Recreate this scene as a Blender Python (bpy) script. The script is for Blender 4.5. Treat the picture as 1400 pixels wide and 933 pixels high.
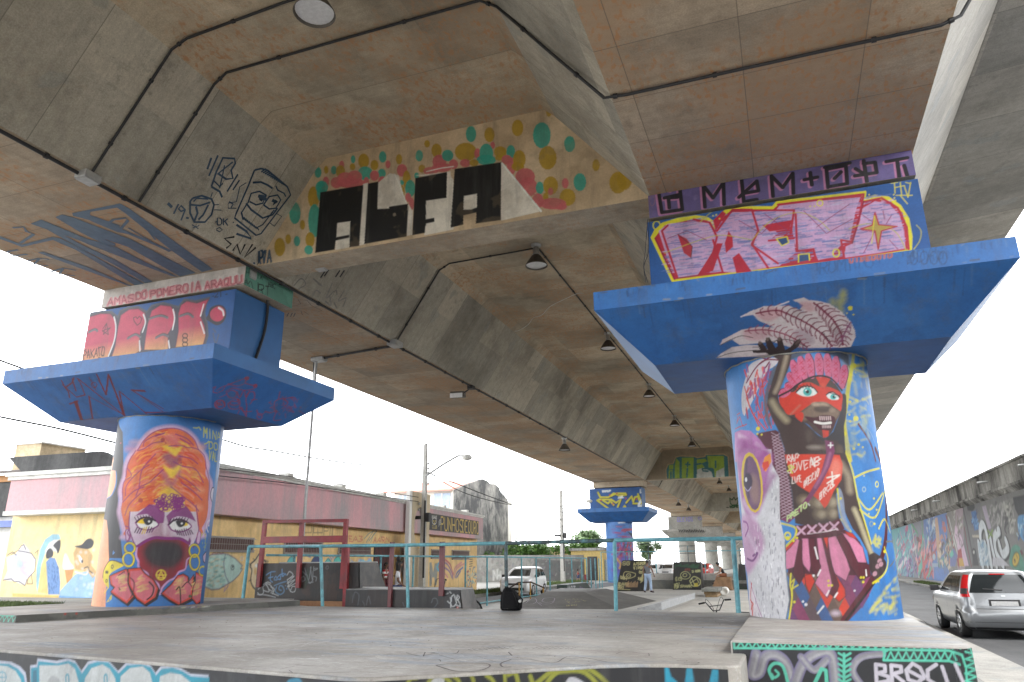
import bpy, bmesh, math, random
import numpy as np
from mathutils import Vector, Matrix

random.seed(7)
for _o in list(bpy.data.objects):
 bpy.data.objects.remove(_o)
scene = bpy.context.scene
COL = scene.collection
rad = math.radians

# ------------------------------------------------------------------ camera
EYE = 1.70
FPX, PCX, PCY = 987.8, 700.0, 466.5          # focal length and centre of the photograph in its own pixels
_p, _y, _r = rad(17.04), rad(20.25), rad(-0.36)
_f = np.array([-math.sin(_y)*math.cos(_p), math.cos(_y)*math.cos(_p), math.sin(_p)])
_r0 = np.array([math.cos(_y), math.sin(_y), 0.0]); _u0 = np.cross(_r0, _f)
CR = _r0*math.cos(_r)+_u0*math.sin(_r); CU = -_r0*math.sin(_r)+_u0*math.cos(_r); CD = _f
cam_data = bpy.data.cameras.new('camera')
cam = bpy.data.objects.new('camera', cam_data); COL.objects.link(cam)
cam.matrix_world = Matrix([[CR[i], CU[i], -CD[i], (0, 0, EYE)[i]] for i in range(3)]+[[0, 0, 0, 1]])
cam_data.sensor_width = 36.0; cam_data.lens = FPX/1400*36
cam_data.clip_start = 0.05; cam_data.clip_end = 5000
scene.camera = cam

# ------------------------------------------------------------------ overcast sky, soft sun, exposure for the shade
SUN_EL, SUN_AZ = rad(50), rad(108)           # azimuth measured clockwise from +Y
world = bpy.data.worlds.new('World'); scene.world = world; world.use_nodes = True
wn = world.node_tree.nodes; wl = world.node_tree.links; wn.clear()
sky = wn.new('ShaderNodeTexSky'); sky.sky_type = 'NISHITA'; sky.sun_disc = False
sky.sun_elevation = SUN_EL; sky.sun_rotation = SUN_AZ; sky.dust_density = 5.0; sky.air_density = 1.0; sky.ozone_density = 0.5
hsv = wn.new('ShaderNodeHueSaturation'); hsv.inputs['Saturation'].default_value = 0.12; hsv.inputs['Value'].default_value = 1.0
wl.new(sky.outputs[0], hsv.inputs['Color'])
mixw = wn.new('ShaderNodeMixRGB'); mixw.blend_type = 'MIX'; mixw.inputs[0].default_value = 0.55
wl.new(hsv.outputs[0], mixw.inputs[1]); mixw.inputs[2].default_value = (12.0, 12.3, 12.6, 1)
gtc = wn.new('ShaderNodeTexCoord'); gsp = wn.new('ShaderNodeSeparateXYZ'); wl.new(gtc.outputs['Generated'], gsp.inputs[0])
gmr = wn.new('ShaderNodeMapRange'); gmr.inputs['From Min'].default_value = .0; gmr.inputs['From Max'].default_value = .7; gmr.inputs['To Min'].default_value = 2.2; gmr.inputs['To Max'].default_value = .78
wl.new(gsp.outputs['Z'], gmr.inputs['Value']); gmu = wn.new('ShaderNodeMixRGB'); gmu.blend_type = 'MULTIPLY'; gmu.inputs[0].default_value = 1.0   # thin cloud, brighter towards the horizon
wl.new(mixw.outputs[0], gmu.inputs[1]); wl.new(gmr.outputs[0], gmu.inputs[2])
bg = wn.new('ShaderNodeBackground'); bg.inputs['Strength'].default_value = 0.12
wo = wn.new('ShaderNodeOutputWorld'); wl.new(gmu.outputs[0], bg.inputs['Color']); wl.new(bg.outputs[0], wo.inputs['Surface'])
sd = bpy.data.lights.new('sun', 'SUN'); sd.energy = 1.0; sd.angle = rad(20); sd.color = (1.0, 0.96, 0.9)
sun = bpy.data.objects.new('sun', sd); COL.objects.link(sun)
_sv = Vector((math.sin(SUN_AZ)*math.cos(SUN_EL), math.cos(SUN_AZ)*math.cos(SUN_EL), math.sin(SUN_EL)))
sun.rotation_euler = _sv.to_track_quat('Z', 'Y').to_euler(); sun.location = _sv*60
scene.view_settings.view_transform = 'Standard'; scene.view_settings.look = 'None'
scene.view_settings.exposure = 1.82; scene.view_settings.gamma = 1.0
scene.view_settings.use_curve_mapping = False
scene.render.engine = 'CYCLES'
scene.cycles.max_bounces = 12; scene.cycles.diffuse_bounces = 9

# ------------------------------------------------------------------ geometry of the photograph: surveying helpers
E3 = np.array([0, 0, EYE])
def pray(x, y):
 x = np.asarray(x, float); y = np.asarray(y, float)
 return ((x-PCX)/FPX)[..., None]*CR+((PCY-y)/FPX)[..., None]*CU+CD
def at_z(x, y, z):
 d = pray(x, y); return E3+d*((z-EYE)/d[..., 2])[..., None]
def at_y(x, y, Y):
 d = pray(x, y); return E3+d*(Y/d[..., 1])[..., None]
def at_x(x, y, X):
 d = pray(x, y); return E3+d*(X/d[..., 0])[..., None]
def lin(c, k=1.0):
 return tuple(min(.9, k*((v/255/12.92) if v/255 <= .04045 else ((v/255+.055)/1.055)**2.4)) for v in c[:3])

# ------------------------------------------------------------------ object helpers
def origin(o):
 v = Vector((0, 0, 0))
 while o is not None:
  v = v+o.location; o = o.parent
 return np.array(v)
def tag(o, label=None, cat=None, group=None, kind=None):
 if label: o['label'] = label
 if cat: o['category'] = cat
 if group: o['group'] = group
 if kind: o['kind'] = kind
 return o
def thing(name, label, cat, loc=(0, 0, 0), group=None):
 o = bpy.data.objects.new(name, None); o.empty_display_size = .2
 COL.objects.link(o); o.location = loc
 return tag(o, label, cat, group)
def copy_tree(o, loc=None, rz=None, parent=None, label=None):
 c = o.copy(); COL.objects.link(c)
 if parent is not None: c.parent = parent
 if loc is not None: c.location = loc
 if rz is not None: c.rotation_euler = (0, 0, rz)
 if label: c['label'] = label
 for ch in list(o.children): copy_tree(ch, parent=c)
 return c

class MB:
 """collects shapes, then links them as ONE mesh object"""
 def __init__(s): s.V = []; s.F = []; s.n = 0; s.mi = []; s.C = []; s.sm = []; s.hasc = False
 def add(s, V, F, mi=0, C=None, smooth=False):
  V = np.asarray(V, float).reshape(-1, 3)
  for f in F: s.F.append([int(i)+s.n for i in f])
  s.mi += [mi]*len(F); s.sm += [smooth]*len(F)
  s.V.append(V); s.n += len(V)
  s.C.append(C if C is not None else np.full((len(V), 3), np.nan)); s.hasc |= C is not None
  return s
 def box(s, a, b, mi=0):
  x0, y0, z0 = a; x1, y1, z1 = b
  V = [(x0, y0, z0), (x1, y0, z0), (x1, y1, z0), (x0, y1, z0), (x0, y0, z1), (x1, y0, z1), (x1, y1, z1), (x0, y1, z1)]
  return s.add(V, [(3, 2, 1, 0), (4, 5, 6, 7), (0, 1, 5, 4), (1, 2, 6, 5), (2, 3, 7, 6), (3, 0, 4, 7)], mi)
 def obox(s, c, h, rz=0, mi=0, rx=0, ry=0):
  """box by centre, half sizes and rotations"""
  M = (Matrix.Rotation(rz, 3, 'Z')@Matrix.Rotation(ry, 3, 'Y')@Matrix.Rotation(rx, 3, 'X'))
  V = [Vector(c)+M@Vector((h[0]*i, h[1]*j, h[2]*k)) for k in (-1, 1) for j in (-1, 1) for i in (-1, 1)]
  return s.add([tuple(v) for v in V], [(0, 2, 3, 1), (4, 5, 7, 6), (0, 1, 5, 4), (1, 3, 7, 5), (3, 2, 6, 7), (2, 0, 4, 6)], mi)
 def prism(s, P, z0, z1, mi=0):
  n = len(P); V = [(x, y, z0) for x, y in P]+[(x, y, z1) for x, y in P]
  F = [tuple(range(n-1, -1, -1)), tuple(range(n, 2*n))]+[(i, (i+1) % n, n+(i+1) % n, n+i) for i in range(n)]
  return s.add(V, F, mi)
 def extrude(s, P3, vec, mi=0):
  P3 = [np.array(p, float) for p in P3]; n = len(P3); v = np.array(vec, float)
  V = P3+[p+v for p in P3]
  F = [tuple(range(n-1, -1, -1)), tuple(range(n, 2*n))]+[(i, (i+1) % n, n+(i+1) % n, n+i) for i in range(n)]
  return s.add(V, F, mi)
 def quad(s, P, mi=0): return s.add(P, [tuple(range(len(P)))], mi)
 def tube(s, pts, r, n=8, mi=0, caps=True, smooth=True):
  P = [Vector(p) for p in pts]; rr = r if isinstance(r, (list, tuple)) else [r]*len(P)
  V = []; up = None
  for i, p in enumerate(P):
   t = (P[min(i+1, len(P)-1)]-P[max(i-1, 0)]).normalized()
   if up is None:
    up = t.orthogonal().normalized()
   else:
    up = (up-t*up.dot(t)); up = up.normalized() if up.length > 1e-6 else t.orthogonal().normalized()
   b = t.cross(up)
   for k in range(n):
    a = 2*math.pi*k/n; V.append(tuple(p+(up*math.cos(a)+b*math.sin(a))*rr[i]))
  F = [(i*n+k, i*n+(k+1) % n, (i+1)*n+(k+1) % n, (i+1)*n+k) for i in range(len(P)-1) for k in range(n)]
  s.add(V, F, mi, smooth=smooth)
  if caps and n > 2:
   s.add(V[:n], [tuple(range(n-1, -1, -1))], mi); s.add(V[-n:], [tuple(range(n))], mi)
  return s
 def lathe(s, prof, c=(0, 0, 0), axis='Z', n=24, mi=0, smooth=True):
  V = []
  for r, h in prof:
   for k in range(n):
    a = 2*math.pi*k/n; u, v = r*math.cos(a), r*math.sin(a)
    V.append({'Z': (c[0]+u, c[1]+v, c[2]+h), 'X': (c[0]+h, c[1]+u, c[2]+v), 'Y': (c[0]+v, c[1]+h, c[2]+u)}[axis])
  F = [(i*n+k, i*n+(k+1) % n, (i+1)*n+(k+1) % n, (i+1)*n+k) for i in range(len(prof)-1) for k in range(n)]
  s.add(V, F, mi, smooth=smooth)
  if prof[0][0] > 1e-4: s.add(V[:n], [tuple(range(n-1, -1, -1))], mi)
  if prof[-1][0] > 1e-4: s.add(V[-n:], [tuple(range(n))], mi)
  return s
 def loft(s, rings, mi=0, smooth=True, caps=True):
  n = len(rings[0]); V = [p for r in rings for p in r]
  F = [(i*n+k, i*n+(k+1) % n, (i+1)*n+(k+1) % n, (i+1)*n+k) for i in range(len(rings)-1) for k in range(n)]
  s.add(V, F, mi, smooth=smooth)
  if caps: s.add(rings[0], [tuple(range(n-1, -1, -1))], mi); s.add(rings[-1], [tuple(range(n))], mi)
  return s
 def build(s, name, mat, parent=None, label=None, base=(.2, .2, .2), bevel=0):
  me = bpy.data.meshes.new(name)
  V = np.concatenate(s.V)-(origin(parent) if parent is not None else 0)
  me.from_pydata(V.tolist(), [], s.F)
  me.validate(clean_customdata=False)
  if s.hasc and len(me.vertices) == len(V):
   C = np.concatenate(s.C); b = np.array(base, float)
   C = np.where(np.isnan(C), b[None, :], C)
   at = me.color_attributes.new('Col', 'FLOAT_COLOR', 'POINT')
   at.data.foreach_set('color', np.concatenate([C, np.ones((len(C), 1))], 1).astype(np.float32).ravel())
  mats = mat if isinstance(mat, (list, tuple)) else [mat]
  for m in mats: me.materials.append(m)
  if len(me.polygons) == len(s.F):
   me.polygons.foreach_set('material_index', np.array(s.mi, np.int32))
   me.polygons.foreach_set('use_smooth', np.array(s.sm, bool))
  me.update()
  o = bpy.data.objects.new(name, me); COL.objects.link(o)
  if parent is not None: o.parent = parent
  if label: o['label'] = label
  if bevel:
   md = o.modifiers.new('bevel', 'BEVEL'); md.width = bevel; md.segments = 2; md.limit_method = 'ANGLE'; md.angle_limit = rad(40)
  return o

# ------------------------------------------------------------------ materials
def nmat(name):
 m = bpy.data.materials.new(name); m.use_nodes = True
 nt = m.node_tree; b = nt.nodes['Principled BSDF']
 return m, nt, b
def N(nt, t, **kw):
 n = nt.nodes.new(t)
 for k, v in kw.items():
  if k.startswith('_'): setattr(n, k[1:], v)
  else: n.inputs[k.replace('__', ' ')].default_value = v
 return n
def noise_n(nt, scale, detail=6, rough=.6, vec=None, stretch=None, obj=True):
 tc = nt.nodes.new('ShaderNodeTexCoord'); out = tc.outputs['Object']
 if stretch:
  mp = nt.nodes.new('ShaderNodeMapping'); mp.inputs['Scale'].default_value = stretch
  nt.links.new(out, mp.inputs[0]); out = mp.outputs[0]
 n = nt.nodes.new('ShaderNodeTexNoise'); n.inputs['Scale'].default_value = scale
 n.inputs['Detail'].default_value = detail; n.inputs['Roughness'].default_value = rough
 nt.links.new(out, n.inputs['Vector']); return n
def ramp(nt, src, p0, p1, c0=(0, 0, 0, 1), c1=(1, 1, 1, 1)):
 r = nt.nodes.new('ShaderNodeValToRGB'); r.color_ramp.elements[0].position = p0; r.color_ramp.elements[1].position = p1
 r.color_ramp.elements[0].color = c0; r.color_ramp.elements[1].color = c1
 nt.links.new(src, r.inputs[0]); return r
def mix(nt, fac, a, b, mode='MIX'):
 m = nt.nodes.new('ShaderNodeMixRGB'); m.blend_type = mode
 for i, s in ((0, fac), (1, a), (2, b)):
  if hasattr(s, 'links') or hasattr(s, 'is_linked'): nt.links.new(s, m.inputs[i])
  elif i == 0: m.inputs[0].default_value = s
  else: m.inputs[i].default_value = (*s[:3], 1)
 return m.outputs[0]
def bump(nt, b, src, strength=.3, dist=.01):
 n = nt.nodes.new('ShaderNodeBump'); n.inputs['Strength'].default_value = strength; n.inputs['Distance'].default_value = dist
 nt.links.new(src, n.inputs['Height']); nt.links.new(n.outputs[0], b.inputs['Normal'])

def seams(nt, axis, spacing, width=.012, offset=0.0):
 """1 on thin joint lines across one object axis"""
 tc = nt.nodes.new('ShaderNodeTexCoord'); sp = nt.nodes.new('ShaderNodeSeparateXYZ'); nt.links.new(tc.outputs['Object'], sp.inputs[0])
 def mth(op, a, b=None):
  m = nt.nodes.new('ShaderNodeMath'); m.operation = op
  for i, v in enumerate((a, b)):
   if v is None: continue
   if isinstance(v, (int, float)): m.inputs[i].default_value = v
   else: nt.links.new(v, m.inputs[i])
  return m.outputs[0]
 v = mth('ADD', sp.outputs[axis], 500.0+offset); v = mth('DIVIDE', v, spacing); v = mth('FRACT', v)
 return mth('LESS_THAN', v, width/spacing)

def concrete(name, base=(.23, .195, .15), dark=.62, rust=0.0, sx=None, sy=None, rough=.85, warm=(.42, .28, .17), fine=1.0):
 m, nt, b = nmat(name)
 n1 = noise_n(nt, .55, 8, .62); n2 = noise_n(nt, 5.0, 8, .7); n3 = noise_n(nt, .18, 4, .5)
 d = tuple(v*dark for v in base)
 c = mix(nt, ramp(nt, n1.outputs[0], .42, .60).outputs[0], base, d)
 lite = tuple(min(.8, v*1.16) for v in base)
 c = mix(nt, ramp(nt, n3.outputs[0], .45, .62).outputs[0], c, lite)
 mo = noise_n(nt, 40, 4, .6)
 if sx or sy:     # every formwork panel took the cement a little differently
  tc = nt.nodes.new('ShaderNodeTexCoord'); sn = nt.nodes.new('ShaderNodeVectorMath'); sn.operation = 'SNAP'; ad = nt.nodes.new('ShaderNodeVectorMath'); ad.operation = 'ADD'
  ad.inputs[1].default_value = (500.37, 500.37, 503.1); sn.inputs[1].default_value = (sx or 3.3, (sy or 2.5), 9.0); wn_ = nt.nodes.new('ShaderNodeTexWhiteNoise')
  nt.links.new(tc.outputs['Object'], ad.inputs[0]); nt.links.new(ad.outputs[0], sn.inputs[0]); nt.links.new(sn.outputs[0], wn_.inputs['Vector'])
  c = mix(nt, 1.0, c, ramp(nt, wn_.outputs['Value'], 0, 1, (.76, .77, .78, 1), (1.14, 1.12, 1.09, 1)).outputs[0], 'MULTIPLY')
 bd = noise_n(nt, 1.0, 5, .6, stretch=(.5, 14, .5)); c = mix(nt, .25*fine, c, ramp(nt, bd.outputs[0], .35, .65, (.72, .72, .72, 1), (1.15, 1.15, 1.15, 1)).outputs[0], 'MULTIPLY')
 pt = noise_n(nt, .9, 3, .5); c = mix(nt, ramp(nt, pt.outputs[0], .63, .65, (0, 0, 0, 1), (.5, .5, .5, 1)).outputs[0], c, tuple(v*f for v, f in zip(base, (.72, .80, .88))))
 dk = noise_n(nt, 1.6, 9, .78); c = mix(nt, ramp(nt, dk.outputs[0], .55, .66, (0, 0, 0, 1), (.55, .55, .55, 1)).outputs[0], c, tuple(v*.5 for v in base)); lm = noise_n(nt, 3.2, 8, .75); c = mix(nt, ramp(nt, lm.outputs[0], .66, .74, (0, 0, 0, 1), (.45, .45, .45, 1)).outputs[0], c, tuple(min(.8, v*1.55) for v in base))
 c = mix(nt, .6*fine, c, ramp(nt, n2.outputs[0], .25, .8, (.6, .6, .6, 1), (1.25, 1.25, 1.25, 1)).outputs[0], 'MULTIPLY')
 c = mix(nt, .5*fine, c, ramp(nt, mo.outputs[0], .3, .72, (.65, .65, .65, 1), (1.2, 1.2, 1.2, 1)).outputs[0], 'MULTIPLY')
 # dark pin holes and blotches
 vo = nt.nodes.new('ShaderNodeTexVoronoi'); vo.inputs['Scale'].default_value = 1.3
 tc = nt.nodes.new('ShaderNodeTexCoord'); nt.links.new(tc.outputs['Object'], vo.inputs['Vector'])
 c = mix(nt, ramp(nt, vo.outputs['Distance'], .02, .075, (.45, .45, .45, 1), (0, 0, 0, 1)).outputs[0], c, tuple(v*.35 for v in base))
 if rust:
  r1 = noise_n(nt, 7, 4, .6, stretch=(1.8, 1.0, 1.0)); r2 = noise_n(nt, .45, 4, .6)
  f1 = ramp(nt, r1.outputs[0], .53, .62); f2 = ramp(nt, r2.outputs[0], .42, .56)
  f = mix(nt, 1.0, f1.outputs[0], f2.outputs[0], 'MULTIPLY'); g = mix(nt, 1.0, f, (rust, rust, rust), 'MULTIPLY')
  c = mix(nt, g, c, (.46, .19, .06))
  c = mix(nt, mix(nt, 1.0, f2.outputs[0], (.5*rust,)*3, 'MULTIPLY'), c, warm)
 for ax, spn in ((0, sx), (1, sy)):
  if spn:
   sm = seams(nt, ax, spn, .016, .37)
   c = mix(nt, mix(nt, 1.0, sm, (.7, .7, .7), 'MULTIPLY'), c, tuple(v*.35 for v in base))
 nt.links.new(c, b.inputs['Base Color']); b.inputs['Roughness'].default_value = rough
 bump(nt, b, n2.outputs[0], .35, .012)
 return m

def plain(name, col, rough=.6, metal=0.0, var=.25, scale=6, spec=.5, dirt=None, coat=0):
 m, nt, b = nmat(name)
 n = noise_n(nt, scale, 6, .65)
 c = mix(nt, 1.0, col, ramp(nt, n.outputs[0], .3, .75, (1-var,)*3+(1,), (1+var*.6,)*3+(1,)).outputs[0], 'MULTIPLY')
 if dirt:
  n2 = noise_n(nt, scale*.35, 8, .7)
  c = mix(nt, ramp(nt, n2.outputs[0], .45, .68).outputs[0], c, dirt)
 nt.links.new(c, b.inputs['Base Color']); b.inputs['Roughness'].default_value = rough; b.inputs['Metallic'].default_value = metal
 b.inputs['Specular IOR Level'].default_value = spec
 if coat: b.inputs['Coat Weight'].default_value = coat; b.inputs['Coat Roughness'].default_value = .08
 return m

def painted(name='painted_concrete', var=.22, rough=.55, bmp=.25):
 """colour comes from the sprayed-on colour attribute, weathered by noise"""
 m, nt, b = nmat(name)
 a = nt.nodes.new('ShaderNodeVertexColor'); a.layer_name = 'Col'
 n1 = noise_n(nt, 2.2, 8, .65); n2 = noise_n(nt, 28, 5, .65); n3 = noise_n(nt, 2.6, 8, .7, stretch=(1, 1, .12)); n4 = noise_n(nt, 7, 9, .8)
 c = mix(nt, ramp(nt, n3.outputs[0], .52, .70, (0, 0, 0, 1), (.34, .34, .34, 1)).outputs[0], a.outputs[0], (.09, .09, .085))
 c = mix(nt, ramp(nt, n4.outputs[0], .69, .73, (0, 0, 0, 1), (.5, .5, .5, 1)).outputs[0], c, (.33, .32, .29))
 c = mix(nt, 1.0, c, ramp(nt, n1.outputs[0], .3, .72, (1-var,)*3+(1,), (1+var*.5,)*3+(1,)).outputs[0], 'MULTIPLY')
 c = mix(nt, 1.0, c, ramp(nt, n2.outputs[0], .3, .75, (.88, .88, .88, 1), (1.07, 1.07, 1.07, 1)).outputs[0], 'MULTIPLY')
 nt.links.new(c, b.inputs['Base Color']); b.inputs['Roughness'].default_value = rough
 bump(nt, b, n2.outputs[0], bmp, .004)
 return m

# ------------------------------------------------------------------ painting: sprayed colours on the vertices of a dense wall mesh
def catmull(P, closed=False, k=6):
 P = np.asarray(P, float); n = len(P)
 if n < 3: return P
 out = []
 rng = range(n) if closed else range(n-1)
 for i in rng:
  if closed: p0, p1, p2, p3 = P[(i-1) % n], P[i], P[(i+1) % n], P[(i+2) % n]
  else: p0, p1, p2, p3 = P[max(i-1, 0)], P[i], P[i+1], P[min(i+2, n-1)]
  for j in range(k):
   t = j/k
   out.append(.5*((2*p1)+(-p0+p2)*t+(2*p0-5*p1+4*p2-p3)*t*t+(-p0+3*p1-3*p2+p3)*t**3))
 if not closed: out.append(P[-1])
 return np.array(out)

# single-stroke letters on a 4 x 6 grid
GL = {
 'A': [[(0,0),(2,6),(4,0)],[(1,2.2),(3,2.2)]], 'B': [[(0,0),(0,6),(3,6),(4,5),(3,3.2),(0,3.2)],[(3,3.2),(4,1.6),(3,0),(0,0)]],
 'C': [[(4,5),(3,6),(1,6),(0,5),(0,1),(1,0),(3,0),(4,1)]], 'D': [[(0,0),(0,6),(2.6,6),(4,4.6),(4,1.4),(2.6,0),(0,0)]],
 'E': [[(4,6),(0,6),(0,0),(4,0)],[(0,3),(3,3)]], 'F': [[(4,6),(0,6),(0,0)],[(0,3),(3,3)]],
 'G': [[(4,5),(3,6),(1,6),(0,5),(0,1),(1,0),(3,0),(4,1),(4,3),(2.4,3)]], 'H': [[(0,0),(0,6)],[(4,0),(4,6)],[(0,3),(4,3)]],
 'I': [[(2,0),(2,6)]], 'J': [[(4,6),(4,1),(3,0),(1,0),(0,1.4)]], 'K': [[(0,0),(0,6)],[(4,6),(0,2.6)],[(1.4,3.6),(4,0)]],
 'L': [[(0,6),(0,0),(4,0)]], 'M': [[(0,0),(0,6),(2,2.6),(4,6),(4,0)]], 'N': [[(0,0),(0,6),(4,0),(4,6)]],
 'O': [[(1,0),(0,1.2),(0,4.8),(1,6),(3,6),(4,4.8),(4,1.2),(3,0),(1,0)]], 'P': [[(0,0),(0,6),(3,6),(4,5),(4,3.8),(3,2.8),(0,2.8)]],
 'Q': [[(1,0),(0,1.2),(0,4.8),(1,6),(3,6),(4,4.8),(4,1.2),(3,0),(1,0)],[(2.4,1.6),(4.2,-.4)]],
 'R': [[(0,0),(0,6),(3,6),(4,5),(4,3.8),(3,2.8),(0,2.8)],[(2,2.8),(4,0)]], 'S': [[(4,5),(3,6),(1,6),(0,5),(0,4),(4,2),(4,1),(3,0),(1,0),(0,1)]],
 'T': [[(0,6),(4,6)],[(2,6),(2,0)]], 'U': [[(0,6),(0,1),(1,0),(3,0),(4,1),(4,6)]], 'V': [[(0,6),(2,0),(4,6)]],
 'W': [[(0,6),(1,0),(2,4),(3,0),(4,6)]], 'X': [[(0,0),(4,6)],[(0,6),(4,0)]], 'Y': [[(0,6),(2,3),(4,6)],[(2,3),(2,0)]], 'Z': [[(0,6),(4,6),(0,0),(4,0)]],
 '1': [[(1,5),(2,6),(2,0)]], '2': [[(0,5),(1,6),(3,6),(4,5),(4,4),(0,0),(4,0)]], '3': [[(0,6),(4,6),(2,3.4),(4,2),(3,0),(0,0)]],
 '9': [[(4,3.2),(1,3),(0,4.4),(1,6),(3,6),(4,5),(4,2),(2,0)]], '0': [[(1,0),(0,1.2),(0,4.8),(1,6),(3,6),(4,4.8),(4,1.2),(3,0),(1,0)]],
 '.': [[(1.8,0),(2.2,0.2)]], '-': [[(.6,3),(3.4,3)]], '+': [[(0,3),(4,3)],[(2,1),(2,5)]], '=': [[(.5,2),(3.5,2)],[(.5,4),(3.5,4)]], ' ': [], "'": [[(2,6),(1.6,4.6)]],
 '~': [[(0,3),(1,3.8),(3,2.4),(4,3.2)]], '*': [[(0,3),(4,3)],[(2,1),(2,5)],[(.6,1.4),(3.4,4.6)],[(.6,4.6),(3.4,1.4)]], '6': [[(3.6,6),(1,5),(0,2),(1,0),(3,0),(4,1.4),(3,3),(.4,2.6)]],
}
def text_px(s, x0, y0, x1, y1, h0, h1=None, gap=.28, jit=0.0, rnd=random):
 """letters of a word along the baseline (x0,y0)-(x1,y1) in picture coordinates, letter height h0..h1 (picture y grows down)"""
 h1 = h0 if h1 is None else h1
 n = len(s); out = []
 for i, ch in enumerate(s):
  for st in GL.get(ch, []):
   L = []
   for gx, gy in st:
    t = (i+(gx/4)*(1-gap))/n
    hh = h0+(h1-h0)*t
    L.append((x0+(x1-x0)*t+rnd.uniform(-jit, jit), y0+(y1-y0)*t-hh*gy/6+rnd.uniform(-jit, jit)))
   out.append(L)
 return out

class Surf:
 """a painted wall: canvas over local metres (u,v) plus the mapping from the photograph onto that wall"""
 def __init__(s, kind, u0, u1, v0, v1, res, base, k=1.0, O=None, eu=None, ev=None, c=None, r=None, resv=None):
  s.kind = kind; s.u0, s.u1, s.v0, s.v1 = u0, u1, v0, v1
  s.nu = max(2, int(round((u1-u0)/res))+1); s.nv = max(2, int(round((v1-v0)/(resv or res)))+1)
  s.U, s.Vv = np.meshgrid(np.linspace(u0, u1, s.nu), np.linspace(v0, v1, s.nv)); s.res = max(res, resv or res); s.k = k
  s.C = np.empty((s.nv, s.nu, 3)); s.C[:] = lin(base, k)
  if kind == 'plane':
   s.O = np.array(O, float); s.eu = np.array(eu, float); s.ev = np.array(ev, float); s.n = np.cross(s.eu, s.ev)
  else: s.c = np.array(c, float); s.r = r
  s.X = (0, 0, 1.0)
 def crop(s, x0, y0, sc): s.X = (x0, y0, sc); return s
 def uv(s, P):
  """picture points -> wall metres"""
  P = np.asarray(P, float).reshape(-1, 2)
  x = s.X[0]+P[:, 0]/s.X[2]; y = s.X[1]+P[:, 1]/s.X[2]
  d = pray(x, y)
  if s.kind == 'plane':
   t = ((s.O-E3)@s.n)/(d@s.n); p = E3+d*t[:, None]-s.O
   s.sc = float(np.median(t))/FPX
   A = np.array([[s.eu@s.eu, s.eu@s.ev], [s.eu@s.ev, s.ev@s.ev]])
   return np.linalg.solve(A, np.stack([p@s.eu, p@s.ev])).T
  dx, dy = d[:, 0], d[:, 1]; ox, oy = -s.c[0], -s.c[1]
  a = dx*dx+dy*dy; b = ox*dx+oy*dy; cc = ox*ox+oy*oy-s.r**2
  # beyond the silhouette the ray is bent back to the rim
  disc = b*b-a*cc; t = (-b-np.sqrt(np.maximum(disc, 0)))/a
  px = ox+dx*t; py = oy+dy*t
  s.sc = float(np.median(t))/FPX
  th = np.arctan2(px, -py)                     # 0 faces -Y, positive to +X
  return np.stack([th*s.r, EYE+d[:, 2]*t], -1)
 def _box(s, uv, pad):
  du = (s.u1-s.u0)/(s.nu-1); dv = (s.v1-s.v0)/(s.nv-1)
  i0 = max(0, int((uv[:, 0].min()-pad-s.u0)/du)); i1 = min(s.nu, int((uv[:, 0].max()+pad-s.u0)/du)+2)
  j0 = max(0, int((uv[:, 1].min()-pad-s.v0)/dv)); j1 = min(s.nv, int((uv[:, 1].max()+pad-s.v0)/dv)+2)
  return slice(j0, max(j0, j1)), slice(i0, max(i0, i1))
 def _dist(s, Q, U, V, closed):
  D = np.full(U.shape, 1e9); n = len(Q)
  for i in range(n if closed else n-1):
   a = Q[i]; b = Q[(i+1) % n]; ab = b-a; L = ab@ab+1e-12
   t = np.clip(((U-a[0])*ab[0]+(V-a[1])*ab[1])/L, 0, 1)
   D = np.minimum(D, (U-a[0]-t*ab[0])**2+(V-a[1]-t*ab[1])**2)
  return np.sqrt(D)
 def _mixin(s, sl, cov, col, a):
  if callable(col): c = col(s.U[sl], s.Vv[sl])
  else: c = np.array(lin(col, s.k))
  cov = (cov*a)[..., None]
  s.C[sl] = s.C[sl]*(1-cov)+c*cov
 def fill(s, P, col, a=1.0, smooth=False, soft=0, raw=False):
  if smooth: P = catmull(P, True)
  Q = np.asarray(P, float) if raw else s.uv(P)
  so = max(s.res*1.1, soft*(1 if raw else s.sc)); sl = s._box(Q, so)
  U, V = s.U[sl], s.Vv[sl]
  if U.size == 0: return s
  ins = np.zeros(U.shape, bool); n = len(Q)
  for i in range(n):
   x1, y1 = Q[i]; x2, y2 = Q[(i+1) % n]
   if abs(y2-y1) < 1e-12: continue
   cnd = ((y1 > V) != (y2 > V)) & (U < (x2-x1)*(V-y1)/(y2-y1)+x1)
   ins ^= cnd
  D = s._dist(Q, U, V, True); sd = np.where(ins, D, -D)
  s._mixin(sl, np.clip(.5+sd/so, 0, 1), col, a); return s
 def line(s, P, w, col, a=1.0, smooth=False, closed=False, soft=0, raw=False):
  """w in photograph pixels (metres when raw)"""
  if len(P) < 2: return s
  if smooth: P = catmull(P, closed)
  Q = np.asarray(P, float) if raw else s.uv(P)
  sc = 1.0 if raw else s.sc
  W = w*sc; so = max(s.res*1.1, soft*sc); sl = s._box(Q, W+so)
  U, V = s.U[sl], s.Vv[sl]
  if U.size == 0: return s
  D = s._dist(Q, U, V, closed)
  wf = min(1.0, W/(s.res*.9))
  s._mixin(sl, np.clip(.5+(max(W/2, s.res*.45)-D)/so, 0, 1), col, a*wf); return s
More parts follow.
